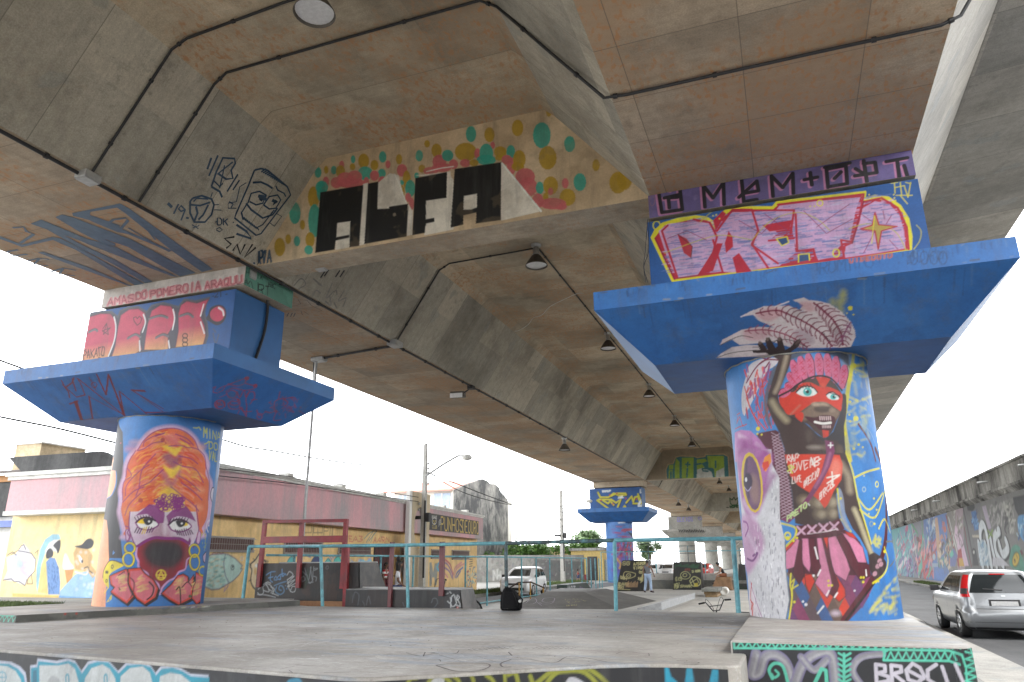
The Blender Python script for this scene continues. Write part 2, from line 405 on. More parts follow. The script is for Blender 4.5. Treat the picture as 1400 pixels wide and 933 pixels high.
 def dot(s, x, y, rx, ry, col, a=1.0, soft=0, n=16, rot=0):
  P = [(x+rx*math.cos(t)*math.cos(rot)-ry*math.sin(t)*math.sin(rot), y+rx*math.cos(t)*math.sin(rot)+ry*math.sin(t)*math.cos(rot)) for t in np.linspace(0, 2*math.pi, n, endpoint=False)]
  return s.fill(P, col, a, soft=soft)
 def ring(s, x, y, rx, ry, w, col, a=1.0, rot=0):
  P = [(x+rx*math.cos(t)*math.cos(rot)-ry*math.sin(t)*math.sin(rot), y+rx*math.cos(t)*math.sin(rot)+ry*math.sin(t)*math.cos(rot)) for t in np.linspace(0, 2*math.pi, 22, endpoint=False)]
  return s.line(P, w, col, a, closed=True)
 def words(s, txt, x0, y0, x1, y1, h0, w, col, h1=None, jit=0, a=1.0, gap=.28):
  for L in text_px(txt, x0, y0, x1, y1, h0, h1, gap, jit): s.line(L, w, col, a)
  return s
 def vgrad(s, y_a, col_a, y_b, col_b, x=None):
  """colour function running from picture row y_a to y_b"""
  xx = x if x is not None else 0
  va = s.uv([(xx, y_a)])[0, 1]; vb = s.uv([(xx, y_b)])[0, 1]; A = np.array(lin(col_a, s.k)); B = np.array(lin(col_b, s.k))
  return lambda U, V: A+(B-A)*np.clip((V-va)/(vb-va), 0, 1)[..., None]
 def clouds(s, col, cell, thr=.5, a=1.0, seed=1, stretch=1.0):
  """irregular weather patches of one colour"""
  rg = np.random.RandomState(seed); acc = np.zeros_like(s.U); amp = 1; tot = 0
  for o in range(4):
   cu = cell/2**o; cv = cu*stretch
   gu = int((s.u1-s.u0)/cu)+3; gv = int((s.v1-s.v0)/cv)+3; G = rg.rand(gv, gu)
   x = (s.U-s.u0)/cu; y = (s.Vv-s.v0)/cv; i = x.astype(int); j = y.astype(int); fx = x-i; fy = y-j
   fx = fx*fx*(3-2*fx); fy = fy*fy*(3-2*fy)
   acc += amp*((G[j, i]*(1-fx)+G[j, i+1]*fx)*(1-fy)+(G[j+1, i]*(1-fx)+G[j+1, i+1]*fx)*fy); tot += amp; amp *= .55
  acc /= tot
  s._mixin((slice(None), slice(None)), np.clip((acc-thr)/.06+.5, 0, 1), col, a); return s
 def grid(s, mb, mi=0, left=None, right=None, off=0.0):
  """put the painted mesh into mb; left/right(v) narrow a plane to a trapezoid"""
  nu, nv = s.nu, s.nv
  if s.kind == 'plane':
   if left is not None:
    t = np.linspace(0, 1, nu)[None, :]; l = left(s.Vv[:, :1]); r = right(s.Vv[:, :1]); U = l+(r-l)*t
    iu = np.clip(np.round((U-s.u0)/(s.u1-s.u0)*(nu-1)).astype(int), 0, nu-1)
    C = s.C[np.arange(nv)[:, None], iu]
   else: U, C = s.U, s.C
   P = s.O+U[..., None]*s.eu+s.Vv[..., None]*s.ev
  else:
   th = s.U/s.r; C = s.C
   rv = s.rfun(s.Vv) if hasattr(s, 'rfun') else s.r
   P = np.stack([s.c[0]+np.sin(th)*rv, s.c[1]-np.cos(th)*rv, s.Vv], -1)
  idx = np.arange(nu*nv).reshape(nv, nu)
  F = np.stack([idx[:-1, :-1], idx[:-1, 1:], idx[1:, 1:], idx[1:, :-1]], -1).reshape(-1, 4)
  base = mb.n; mb.V.append(P.reshape(-1, 3)); mb.n += nu*nv
  mb.F += (F+base).tolist(); mb.mi += [mi]*len(F); mb.sm += [s.kind != 'plane']*len(F)
  mb.C.append(C.reshape(-1, 3)); mb.hasc = True
  return mb

def ribbon(mb, surf_pts, nrm, w, closed=False, mi=0):
 """flat paint stroke of width w (metres) through 3D points lying on a plane with normal nrm"""
 P = [np.array(p, float) for p in surf_pts]; n = np.array(nrm, float); n /= np.linalg.norm(n)
 V = []
 m = len(P)
 for i in range(m):
  a = P[(i-1) % m] if (closed or i > 0) else P[i]; b = P[(i+1) % m] if (closed or i < m-1) else P[i]
  t = b-a; t = t/(np.linalg.norm(t)+1e-9); q = np.cross(n, t)
  V += [P[i]-q*w/2, P[i]+q*w/2]
 F = [(2*i, 2*i+2, 2*i+3, 2*i+1) for i in range(m-1)]
 if closed: F.append((2*m-2, 0, 1, 2*m-1))
 return mb.add(V, F, mi)
class PlanePaint:
 """strokes and patches as thin paint films a few mm proud of a flat concrete face"""
 def __init__(s, O, eu, ev, crop=(0, 0, 1.0), off=.004):
  s.O = np.array(O, float); s.n = np.cross(eu, ev); s.n = s.n/np.linalg.norm(s.n)
  if (E3-s.O)@s.n < 0: s.n = -s.n
  s.X = crop; s.off = off; s.mb = MB(); s.k = 0
 def p3(s, x, y):
  x = s.X[0]+x/s.X[2]; y = s.X[1]+y/s.X[2]; d = pray(x, y); t = ((s.O-E3)@s.n)/(d@s.n); s.sc = t/FPX
  return E3+d*t+s.n*s.off
 def line(s, P, w, smooth=False, closed=False):
  if smooth: P = catmull(P, closed, 5)
  s.off += .0004
  Q = [s.p3(x, y) for x, y in P]
  ribbon(s.mb, Q, s.n, w*s.sc, closed); return s
 def fill(s, P, smooth=False):
  if smooth: P = catmull(P, True, 5)
  s.off += .0004
  Q = [s.p3(x, y) for x, y in P]; s.mb.add(Q, [tuple(range(len(Q)))]); return s
 def words(s, t, *a, w=2, **k):
  for L in text_px(t, *a, **k): s.line(L, w)
  return s

# ------------------------------------------------------------------ the murals (coordinates read off the photograph, sprayed onto the real wall surfaces)
def strands(s, rnd, n, x0, y0, x1, y1, dx, dy, w, cols, a=.8, bend=0):
 for _ in range(n):
  x = rnd.uniform(x0, x1); y = rnd.uniform(y0, y1)
  s.line([(x, y), (x+dx*.5+bend, y+dy*.5), (x+dx, y+dy)], w*rnd.uniform(.6, 1.3), rnd.choice(cols), a*rnd.uniform(.6, 1))

def weather(s, n, seed):
 """runs, scrapes and roller patches in the blue paint"""
 rd = random.Random(seed); s.clouds(tuple(int(v) for v in (60, 122, 190)), 1.1, .60, .35, seed); s.clouds((30, 74, 128), .8, .60, .35, seed+1)
 for _ in range(n):
  u = rd.uniform(s.u0, s.u1); v = s.v1-abs(rd.gauss(0, .05)); L = rd.uniform(.05, .5)*min(1, s.v1-s.v0)
  s.line([(u, v), (u+rd.uniform(-.01, .01), v-L)], rd.uniform(.006, .03), rd.choice([(26,50,84),(96,130,170),(60,70,84),(40,80,130)]), rd.uniform(.15, .5), soft=.01, raw=True)
 for _ in range(n//3):
  u = rd.uniform(s.u0, s.u1); v = rd.choice([s.v0, s.v1])+rd.gauss(0, .03); s.line([(u, v), (u+rd.uniform(.02, .16), v+rd.uniform(-.02, .02))], rd.uniform(.01, .03), rd.choice([(150,150,140),(120,130,140),(80,80,76)]), .7, raw=True)
def paint_alfa(s):
 s.crop(340, 130, 2.5)
 s.clouds((156, 134, 106), 1.6, .52, .45, 3); s.clouds((204, 184, 154), 1.1, .60, .4, 8)
 T, Y, P = (46, 150, 132), (164, 132, 30), (186, 92, 96)
 dots = [(237,265,12,19,T),(265,256,8,14,Y),(291,257,10,15,T),(318,240,9,15,P),(314,262,16,22,Y),(357,220,8,14,T),(355,246,10,12,Y),(393,226,19,26,Y),(398,268,26,24,T),(430,240,14,18,Y),(458,212,13,20,T),(455,268,14,16,T),(476,238,9,14,P),(514,220,11,18,Y),(524,258,18,22,P),(484,286,18,14,T),(540,290,14,32,Y),(552,320,17,30,T),(522,300,9,9,T),(518,330,16,24,Y),(516,356,14,15,(170,90,30)),(583,208,13,20,T),(610,167,10,13,Y),(592,252,12,14,Y),(574,276,9,11,T),(642,190,18,24,Y),(622,260,26,14,P),(652,228,24,24,P),(680,207,20,20,T),(660,248,34,16,P),(700,237,16,17,P),(742,195,38,32,Y),(740,233,18,14,P),(760,134,18,28,T),(782,200,11,18,P),(823,136,18,26,Y),(834,172,8,12,P),(812,200,24,34,T),(812,222,34,18,T),(770,232,16,12,Y),(860,195,22,20,Y),(856,215,14,10,Y),(896,195,15,24,T),(882,222,18,17,P),(898,244,16,30,P),(925,220,22,32,Y),(920,245,22,16,Y),(919,113,20,29,Y),(1026,58,10,17,Y),(1002,138,31,45,T),(1022,215,31,41,Y),(1097,168,19,28,T),(1187,240,13,21,Y),(1132,298,22,31,T),(1082,302,12,18,P),(945,280,34,30,P),(955,315,32,34,P),(995,318,14,22,T),(1032,310,26,32,Y),(1032,330,9,13,P),(1015,350,10,16,Y),(1090,350,28,30,Y),(988,362,20,26,P),(1040,372,46,20,P),(1068,382,20,12,P),(1262,300,30,38,Y),(1284,290,26,36,Y),(158,312,18,23,Y),(158,404,20,38,T),(222,350,20,38,Y),(225,430,22,58,T),(210,495,16,26,Y),(205,530,15,16,T),(184,444,9,17,Y),(135,493,10,17,Y),(106,520,19,32,Y),(165,500,11,18,T),(264,297,11,18,P),(248,330,16,36,T),(250,315,22,22,T),(300,300,20,20,P),(330,290,30,26,P),(362,282,26,24,P),(345,300,50,18,P),(430,276,16,18,P),(402,302,10,22,P),(456,296,14,18,P),(490,322,20,24,P),(545,350,10,16,P),(556,372,9,22,P)]
 for x, y, rx, ry, c in dots: s.dot(x, y, rx, ry, c, .92, n=14)
 W, K = (206, 200, 188), (17, 18, 20)
 s.fill([(443,300),(482,268),(512,275),(545,400),(560,480),(470,440),(440,390)], W)
 for q in ([(443,303),(520,372),(460,390),(438,385)], [(600,345),(700,330),(700,460),(600,480)], [(678,262),(700,290),(700,440),(690,455),(660,460)], [(862,232),(1000,398),(862,430)], [(300,438),(350,430),(350,520),(296,530)], [(390,305),(408,300),(400,510),(378,515)], [(545,372),(560,395),(558,478),(541,482)], [(570,275),(690,262),(690,290)]): s.fill(q, W)
 s.line([(866,234),(1000,398)], 2.5, (226,222,212))
 s.fill([(245,333),(392,308),(378,516),(344,521),(347,432),(303,438),(300,486),(344,478),(344,488),(298,498),(294,529),(227,540)], K)
 s.fill([(408,303),(443,296),(440,390),(480,388),(480,382),(545,372),(541,484),(395,510)], K)
 s.fill([(570,284),(678,263),(676,352),(606,362),(606,425),(634,420),(634,434),(606,440),(602,472),(558,480)], K)
 s.fill([(704,253),(863,230),(862,428),(776,440),(778,402),(734,412),(733,444),(690,454)], K)
 s.fill([(736,346),(780,338),(780,384),(760,392),(734,392)], W)
 for p in ((300,436,350,428),): pass
 s.line([(498,270),(512,300),(540,372)], 1.2, (226,222,212)); s.line([(608,262),(660,250),(700,245)], 1.4, (226,222,212))
 s.dot(498, 409, 6, 6, (120, 110, 95)); s.words('RVA', 28, 578, 82, 570, 40, 3.0, (52, 76, 96))
 s.clouds((130, 112, 88), .5, .66, .2, 12)

def paint_green_letters(s):
 s.crop(780, 560, 4.664); G, T, O, W = (150, 178, 74), (66, 120, 128), (196, 168, 128), (196, 200, 196)
 s.clouds((128, 114, 94), 2.2, .5, .5, 2)
 outl = [(612,440),(608,385),(622,350),(655,345),(670,305),(700,297),(790,300),(808,308),(858,300),(860,288),(975,285),(1005,300),(1012,418),(1012,440)]
 s.fill(outl, T); s.line(outl, 1.1, O)
 for q in ([(626,390),(650,385),(650,440),(626,440)], [(628,355),(655,352),(655,380),(628,384)], [(672,310),(695,335),(695,440),(665,440),(665,360)], [(710,308),(785,306),(785,440),(710,440)], [(806,320),(860,314),(870,330),(835,345),(870,390),(845,438),(806,438)], [(872,296),(978,296),(982,430),(920,435),(915,380),(880,370)]): s.fill(q, G)
 for q in ([(806,385),(850,370),(900,400),(912,436),(806,438)], [(930,395),(980,370),(982,430),(925,434)]): s.fill(q, W)
 for L in ([(735,350),(760,352)], [(748,338),(746,365)], [(745,378),(742,430)], [(842,385),(842,378),(905,378),(912,430)], [(925,330),(925,370)], [(805,350),(830,346)], [(640,400),(640,440)], [(845,392),(875,394)], [(875,340),(868,375)]): s.line(L, 2.2, T)

def paint_crown(s):
 s.crop(780, 560, 4.664); s.clouds((150, 146, 136), 2.5, .5, .5, 4); G = (34, 84, 50)
 s.line([(1020,600),(1015,565),(1030,578),(1042,560),(1052,578),(1068,562),(1068,592),(1060,608),(1030,610),(1020,600)], 1.2, G)
 s.words('HOPE', 1018, 628, 1072, 624, 13, 1.3, G); s.line([(995,626),(1008,626)], 1.2, (60, 60, 58))

def paint_band_left(s):
 s.crop(0, 360, 2.917); rd = random.Random(2)
 s.clouds((176, 168, 160), .5, .5, .6, 4)
 for txt, x0, y0, x1, y1 in (('AMAS', 432, 170, 540, 156), ('DO', 543, 148, 590, 140), ('POMEROIA', 600, 138, 808, 106), ('ARAQUU', 818, 105, 970, 80)):
  s.words(txt, x0, y0-2, x1, y1-2, 24, 5.2, (206, 120, 128), jit=2, h1=30, a=.8); s.words(txt, x0, y0-2, x1, y1-2, 26, 1.2, (130, 50, 64), jit=2.5, h1=32, a=.8)
 s.line([(420,186),(975,82)], 2.0, (96, 90, 86), .8)
def paint_band_side(s):
 s.crop(330, 330, 4.909); K = (28, 34, 34)
 s.words('HURIA', 30, 215, 150, 262, 20, 1.2, K, jit=4); s.words('YURT', 30, 320, 205, 375, 62, 1.6, K, jit=7); s.words('ABC', 180, 300, 232, 320, 28, 1.2, K, jit=3); s.line([(18,262),(34,268)], 1.5, K); s.line([(18,274),(34,280)], 1.5, K)
 s.clouds((88, 140, 124), .6, .55, .4, 4)
def paint_band_right(s):
 s.crop(780, 200, 2.258); s.clouds((92, 80, 126), .7, .5, .5, 3); s.clouds((134, 116, 160), .5, .62, .5, 9)
 K, P = (22, 18, 28), (206, 134, 170)
 gl = [[(272,142),(282,205),(345,196),(338,136)], [(290,160),(334,150)], [(305,190),(302,160),(330,158)], [(310,122),(312,135)],
          [(415,188),(410,122),(440,160),(472,112),(474,180)], [(520,158),(575,108),(580,138),(535,146)], [(528,105),(535,172)], [(545,170),(575,165)],
          [(625,155),(620,92),(655,128),(686,84),(688,146)], [(722,104),(762,96)], [(740,82),(745,120)], [(795,128),(790,72),(850,60),(854,116),(800,125)], [(815,100),(835,80)], [(785,66),(862,52)],
          [(878,92),(945,82),(940,50),(905,54)], [(905,45),(915,110)], [(880,70),(905,85)], [(975,48),(1040,36)], [(1008,42),(1015,98)], [(1030,60),(1040,94)]]
 for L in gl: s.line([(x-5, y+4) for x, y in L], 6.0, P, .8)
 for L in gl: s.line(L, 5.2, K)
 s.ring(252, 168, 8, 16, .8, (150, 110, 130))

def paint_block_right(s):
 s.crop(780, 200, 2.258); s.clouds((30, 78, 138), 1.2, .5, .4, 3)
 Y, R, PK, LV, WB = (226, 216, 46), (186, 34, 58), (200, 160, 196), (146, 142, 186), (92, 112, 168)
 outl = [(252,282),(262,262),(285,240),(330,226),(385,218),(420,222),(445,240),(470,208),(488,192),(560,190),(625,190),(640,172),(760,160),(908,143),(905,165),(940,155),(980,160),(1015,185),(1040,225),(1050,280),(1048,318),(960,335),(850,350),(700,365),(600,378),(480,392),(316,415)]
 s.fill(outl, Y); s.line(outl+[outl[0]], 4.4, Y)
 s.fill([(258,285),(290,245),(385,224),(425,230),(445,256),(478,212),(500,196),(625,196),(645,178),(900,150),(900,172),(945,162),(990,172),(1025,205),(1042,275),(1040,320),(850,350),(480,392),(318,412)], R)
 letters = [[(272,262),(300,240),(380,232),(425,238),(448,270),(450,310),(430,345),(392,398),(330,408),(300,350)],
               [(450,262),(480,220),(500,204),(545,204),(574,225),(580,262),(560,300),(620,372),(560,384),(500,390),(470,388),(432,384)],
               [(545,204),(620,200),(690,200),(680,232),(615,245),(640,270),(612,292),(690,290),(694,330),(645,370),(600,376),(560,330),(575,260)],
               [(632,200),(645,184),(760,170),(895,158),(880,200),(862,290),(840,300),(800,345),(765,352),(750,318),(700,320),(690,290),(678,210)],
               [(872,300),(885,240),(905,190),(940,170),(985,180),(1016,215),(1030,262),(1034,316),(950,330),(845,345),(850,310)]]
 for L in letters:
  s.fill(L, PK, smooth=False)
 rd = random.Random(11)
 for k in range(820):
  x = rd.uniform(275, 1040); y = 410-(x-300)*.13-rd.uniform(2, 175)
  L = rd.uniform(14, 46)
  if x+L > 1036 or (x > 980 and y < 175+(x-980)*.9): continue
  s.line([(x, y), (x+L*.5, y-L*.04+rd.uniform(-2, 2)), (x+L, y-L*.12)], rd.uniform(.8, 2.2), rd.choice([LV, WB, (196, 186, 214), (206, 170, 206), (100, 116, 172), (140, 146, 200)]), .7)
 # re-ink the gaps around the letters
 for q in ([(448,262),(480,208),(470,200),(440,230)], [(592,244),(684,228),(676,256),(614,264)], [(395,398),(430,340),(452,300),(470,300),(440,385)], [(512,392),(560,388),(520,330),(500,345)]): s.fill(q, R)
 for L in ([(300,245),(282,262),(330,406)], [(380,226),(430,236),(452,280),(440,330),(400,392)], [(452,262),(500,196),(560,196),(580,262),(560,302),(610,376)], [(440,290),(470,390)], [(560,198),(690,198),(680,270)], [(612,292),(690,284)], [(560,306),(640,362)], [(640,180),(905,148),(890,230),(868,296),(835,290),(845,345)], [(695,210),(700,325),(750,318),(758,352)], [(905,172),(960,160),(1010,190),(1038,250),(1044,318)]): s.line(L, 2.9, R)
 for L in ([(262,285),(322,412)], [(330,408),(395,398)], [(905,170),(870,300)]): s.line(L, 1.6, (140, 22, 60))
 s.fill([(330,272),(358,285),(376,310),(372,345),(350,330)], R); s.fill([(488,262),(500,280),(502,310),(480,330),(476,300)], R); s.line([(332,272),(376,310),(372,345)], 1.0, (90, 16, 36))
 s.fill([(636,286),(668,280),(674,298),(652,308)], (36, 74, 120)); s.line([(636,286),(668,280),(674,298),(652,308),(636,286)], 1.4, Y)
 s.fill([(704,335),(736,332),(738,352),(704,358)], (40, 80, 128)); s.line([(704,358),(704,335),(736,332),(738,352)], 1.6, Y)
 s.ring(820, 330, 10, 12, 1.7, Y); s.ring(770, 176, 9, 9, 1.4, Y); s.ring(266, 245, 11, 13, 1.6, Y)
 for x, y in ((250,228),(243,230),(256,240),(440,215),(450,212),(460,224),(740,186),(753,186),(910,140),(922,150),(998,150),(1000,160),(1003,168)): s.dot(x, y, 2.4, 2.4, Y)
 for L in ([(400,235),(440,200),(490,180),(560,178)], [(560,290),(620,230),(700,205),(760,225),(800,260)], [(860,255),(920,240),(1000,262),(1040,330)], [(1068,244),(1082,262),(1078,292),(1060,318)], [(290,330),(400,290),(470,275),(560,290)]): s.line(L, 1.4, (196, 190, 60), .75, smooth=True)
 for L in ([(300,285),(360,262),(420,290)], [(520,230),(590,270),(640,220)], [(720,200),(790,270),(870,225)], [(760,250),(860,180)], [(600,210),(670,260)], [(905,330),(940,262)], [(895,208),(940,240)], [(990,215),(975,240)], [(965,200),(970,225)], [(900,260),(938,266)], [(985,290),(1010,318)]): s.line(L, 1.0, (150, 40, 90), .9)
 s.fill([(940,205),(952,243),(1008,248),(960,262),(950,318),(940,262),(895,256),(932,244)], (186, 160, 80)); s.line([(940,205),(952,243),(1008,248),(960,262),(950,318),(940,262),(895,256),(932,244),(940,205)], 1.7, R); s.line([(938,215),(930,300)], 1.0, Y)
 for L in ([(990,115),(1010,112)], [(1000,115),(1002,145)], [(1002,128),(1030,122)], [(1018,112),(1022,150)], [(1030,122),(1042,158),(1050,112)], [(1005,152),(1055,152)], [(1018,152),(1040,178)], [(1035,112),(1050,116)]): s.line(L, 1.4, (206, 196, 70))

def paint_fascia_right(s):
 s.crop(780, 200, 2.258)
 s.clouds((48, 108, 180), .8, .55, .5, 4)
 for a in (('ANVIM', 500, 430, 610, 418), ('ROMITO', 770, 395, 940, 372), ('BOAS', 1040, 362, 1160, 344)): s.words(a[0], a[1], a[2], a[3], a[4], 40, 1.2, (40, 62, 92), jit=3, a=.55)
 for x in (1060, 1092, 1122, 1150): s.ring(x, 345, 12, 20, 1.6, (46, 62, 88), .6)
 for i, ch in enumerate("UIDEOUTO"): s.words(ch, 862+i*17, 360-i*2.2, 876+i*17, 358-i*2.2, 13, 1.8, (206, 106, 52), jit=1)

def paint_feathers(s):
 s.crop(970, 390, 3.886); s.clouds((36, 90, 156), 1.5, .5, .35, 3)
 Wh, Gr, M, PK = (206, 196, 200), (150, 132, 146), (118, 24, 62), (196, 132, 140)
 for x, y, r in ((712,40,18),(706,70,26),(690,105,24),(655,90,20),(700,140,16)): s.dot(x, y, r*.8, r, (190, 186, 50), .55, soft=8)
 s.dot(748, 123, 13, 12, (214, 206, 50)); s.dot(730, 150, 4, 4, (214, 206, 50)); s.dot(765, 157, 4, 4, (214, 206, 50))
 # three big plumes and two low ones
 s.fill([(445,80),(500,66),(530,80),(580,85),(640,100),(700,140),(750,195),(772,240),(776,275),(750,330),(700,334),(640,330),(600,300),(580,230),(540,170),(480,128),(500,108)], Wh)
 s.fill([(170,168),(235,135),(290,112),(350,112),(420,108),(520,150),(600,220),(640,300),(650,332),(520,335),(470,290),(400,250),(320,215),(262,188),(230,158)], Wh)
 s.fill([(55,320),(70,290),(110,270),(170,238),(260,222),(340,225),(400,240),(480,290),(520,333),(430,330),(330,300),(250,310),(160,318),(120,290)], Wh)
 s.fill([(36,388),(60,365),(120,330),(200,318),(260,320),(320,345),(330,380),(200,382),(100,385)], Wh)
 for q, c in (([(250,150),(330,118),(400,140),(330,190),(270,180)], PK), ([(180,250),(250,230),(330,240),(280,290),(200,290)], (206,150,160)), ([(480,95),(540,90),(560,130),(520,140)], PK), ([(640,260),(700,230),(720,300),(660,322)], Gr), ([(440,250),(520,230),(560,300),(500,310)], Gr), ([(560,120),(620,110),(680,170),(600,180)], (200,170,180))): s.fill(q, c, .55, True, soft=5)
 def barbs(path, n, la, lb, w, c):
  Q = catmull(path, False, 12); m = len(Q)
  for i in range(n):
   k = int((i+.5)/n*(m-2)); d = Q[k+1]-Q[k]; d = d/(np.linalg.norm(d)+1e-6); q = np.array([-d[1], d[0]])
   for sg, L in ((1, la), (-1, lb)):
    f = math.sin(math.pi*(.12+.8*i/n)); e = Q[k]-d*L*.75*f+q*sg*L*f; mid = Q[k]-d*L*.2*f+q*sg*L*.62*f
    s.line([Q[k], mid, e], w, c, .85, smooth=True)
  s.line(Q, w*1.35, c)
 barbs([(650,325),(600,262),(520,205),(440,165),(360,135),(250,150)], 15, 52, 44, 1.9, M)
 barbs([(708,318),(700,262),(660,190),(610,140),(555,95)], 11, 56, 50, 2.0, M)
 barbs([(520,330),(460,290),(380,255),(290,238),(190,245)], 12, 40, 34, 1.6, (146,52,86))
 barbs([(700,300),(730,230),(750,200)], 5, 26, 22, 1.5, (130,70,110))
 for L in ([(60,318),(110,292),(170,270),(230,280)], [(40,386),(120,360),(240,348),(320,360)], [(230,330),(300,325),(350,300)], [(330,300),(420,290),(520,330)], [(600,250),(640,300)]): s.line(L, 1.1, (26, 18, 26), smooth=True)
 for L in ([(170,168),(235,135)], [(350,115),(420,88)]): s.line(L, 2.2, (220,214,218), .8)
 paint_hand(s)
def paint_hand(s):
 B = (44, 32, 34); H = (128, 108, 104)
 s.fill([(316,372),(300,360),(260,362),(232,360),(228,346),(270,345),(256,318),(262,300),(280,305),(310,345),(296,300),(300,280),(318,278),(345,325),(352,335),(362,320),(358,290),(368,276),(384,282),(395,320),(402,345),(430,330),(455,298),(480,284),(486,300),(470,330),(440,350),(425,372)], B, smooth=False)
 for x, y in ((268,306), (308,288), (370,288)): s.dot(x, y, 8, 10, H, .7, soft=2)
 s.line([(460,312),(478,294)], 3, H, .5, soft=2)

def paint_right_column(s):
 rd = random.Random(4)
 s.crop(970, 390, 3.886); B = (66, 48, 46); H = (176, 160, 138); M = (118, 24, 62); R = (206, 54, 34); Y = (222, 212, 44)
 s.clouds((42, 106, 178), 1.0, .5, .5, 5); s.clouds((84, 150, 214), 1.3, .6, .45, 15)
 # right of the figure: yellow smoke on blue
 s.crop(970, 390, 3.886)
 s.fill([(700,360),(740,355),(745,440),(735,560),(700,700),(720,800),(740,933),(690,933),(690,700),(715,560),(700,440)], (150, 160, 178), .8, True, soft=8)
 s.line([(760,365),(752,440),(735,540),(722,640),(712,720),(725,820),(745,930)], 6.5, (206, 196, 60), .95, smooth=True, soft=2)
 for _ in range(26):
  x = rd.uniform(740, 830); y = rd.uniform(380, 930); s.line([(x-20, y+rd.uniform(-10, 10)), (x, y), (x+rd.uniform(10, 34), y-rd.uniform(-20, 20))], rd.uniform(1.5, 4.5), Y, .45, smooth=True, soft=3)
 for x, y, r in ((760,430,15),(775,710,14),(712,790,13),(745,620,5),(740,690,5),(745,725,5),(790,848,7),(765,870,7),(812,862,5),(770,450,4),(771,466,4),(722,884,5),(698,805,5)): s.dot(x, y, r, r, Y)
 s.line([(790,742),(830,800),(860,860),(880,933)], 4.2, (96, 40, 48), smooth=True); s.line([(798,740),(850,780),(890,880)], 2.0, (150, 176, 206), .6, smooth=True, soft=2)
 for _ in range(60):
  x = rd.uniform(735, 860); y = rd.uniform(370, 930); s.line([(x, y), (x+rd.uniform(-12, 18), y-rd.uniform(8, 50))], rd.uniform(3, 9), rd.choice([Y, (120, 160, 200), (170, 180, 120), (90, 140, 190)]), .28, smooth=True, soft=5)
 # headdress halo, feathers at left
 s.fill([(440,345),(560,336),(700,336),(735,380),(740,440),(700,400),(560,350),(440,400),(400,500),(350,620),(330,640),(300,700),(310,560),(350,440)], (74, 78, 88), .9, soft=4)
 s.fill([(185,690),(175,580),(200,480),(215,430),(260,400),(330,388),(372,392),(350,430),(300,470),(240,600)], (204, 198, 204), smooth=True)
 for L in ([(370,400),(300,400),(250,440),(200,520)], [(330,380),(270,420)], [(300,395),(270,380)], [(320,410),(300,440)]): s.line(L, 2.0, M, smooth=True)
 for _ in range(60):
  x = rd.uniform(200, 330); y = 740-rd.uniform(20, 290); s.line([(x, y), (x+rd.uniform(-10, 12), y-rd.uniform(14, 44))], rd.uniform(1.5, 4), rd.choice([R, (226, 70, 60), (134, 60, 120), (160, 80, 140), R]), .85)
 for L in ([(320,560),(330,640),(340,740)], [(200,600),(230,680),(300,770)], [(240,520),(262,640),(310,760)], [(190,540),(215,640),(270,760)], [(280,500),(300,640),(330,760)]): s.line(L, 1.8, (206, 60, 50))
 s.line([(188,620),(190,690)], 2, (214,210,214)); s.line([(350,440),(320,520),(300,640),(320,740)], 5, (90, 94, 104), .8, smooth=True, soft=2)
 for L in ([(150,690),(165,680)], [(148,735),(165,700),(180,750),(200,740)], [(140,765),(185,745)], [(155,700),(150,720)]): s.line(L, 1.3, (190, 56, 52))
 # quiver
 s.fill([(250,790),(352,770),(370,780),(372,840),(405,900),(430,980),(450,1240),(372,1250),(352,1000),(300,880)], (84, 20, 44))
 s.crop(970, 620, 3.886)
 s.fill([(310,0),(372,-110),(400,-10),(425,120),(440,200),(450,330),(378,340),(370,120)], (92, 26, 52))
 for k in range(26):
  y = -110+k*17; s.line([(330+k*2.4, y), (395+k*2.6, y+34)], .8, (196, 170, 186)); s.line([(395+k*2.4, y-6), (335+k*2.0, y+30)], .8, (196, 170, 186))
 s.fill([(405,0),(372,-90),(400,-100),(420,-20),(442,120),(455,240),(450,330),(432,200)], (64, 74, 92), .9, True, soft=3)
 s.crop(970, 390, 3.886)
 # head
 s.line([(372,640),(405,690),(470,722),(530,770),(580,815),(640,822),(690,770),(712,680),(712,590)], 7, (56, 50, 54), smooth=True)
 s.fill([(372,590),(395,560),(430,560),(470,510),(530,488),(600,484),(650,510),(690,560),(705,600),(697,670),(675,720),(650,780),(610,812),(560,780),(520,740),(470,720),(420,700),(390,660),(372,620)], (74, 54, 50), smooth=True)
 s.fill([(560,484),(600,488),(640,500),(610,545),(588,535)], R); s.dot(600, 560, 20, 34, (226, 90, 60), .6, soft=5)
 s.fill([(372,596),(400,572),(450,568),(480,530),(530,518),(580,540),(600,545),(640,545),(700,580),(700,640),(698,672),(670,655),(625,628),(570,622),(530,640),(470,680),(420,690),(395,660),(375,628)], R, smooth=True)
 s.fill([(460,570),(500,543),(545,545),(570,572),(545,590),(500,592)], (222, 228, 224), smooth=True); s.dot(520, 568, 23, 23, (74, 176, 172)); s.dot(520, 568, 9, 9, (14, 26, 30)); s.dot(512, 560, 4, 4, (240, 240, 240))
 s.line([(460,570),(495,541),(545,543),(572,570)], 1.8, (40, 20, 22), smooth=True)
 for k in range(6): s.line([(465+k*16, 560-k*6 if k < 3 else 545+(k-3)*2), (448+k*17, 545-k*4)], 1.1, (40, 16, 20))
 s.fill([(620,585),(645,573),(670,580),(685,605),(660,612),(632,604)], (222, 228, 224), smooth=True); s.dot(655, 595, 16, 15, (74, 176, 172)); s.dot(658, 595, 7, 7, (14, 26, 30)); s.dot(665, 590, 3, 3, (240, 240, 240))
 s.line([(618,584),(650,568),(690,598)], 1.6, (40, 20, 22), smooth=True); s.line([(630,572),(690,590)], 1.2, (40, 16, 20))
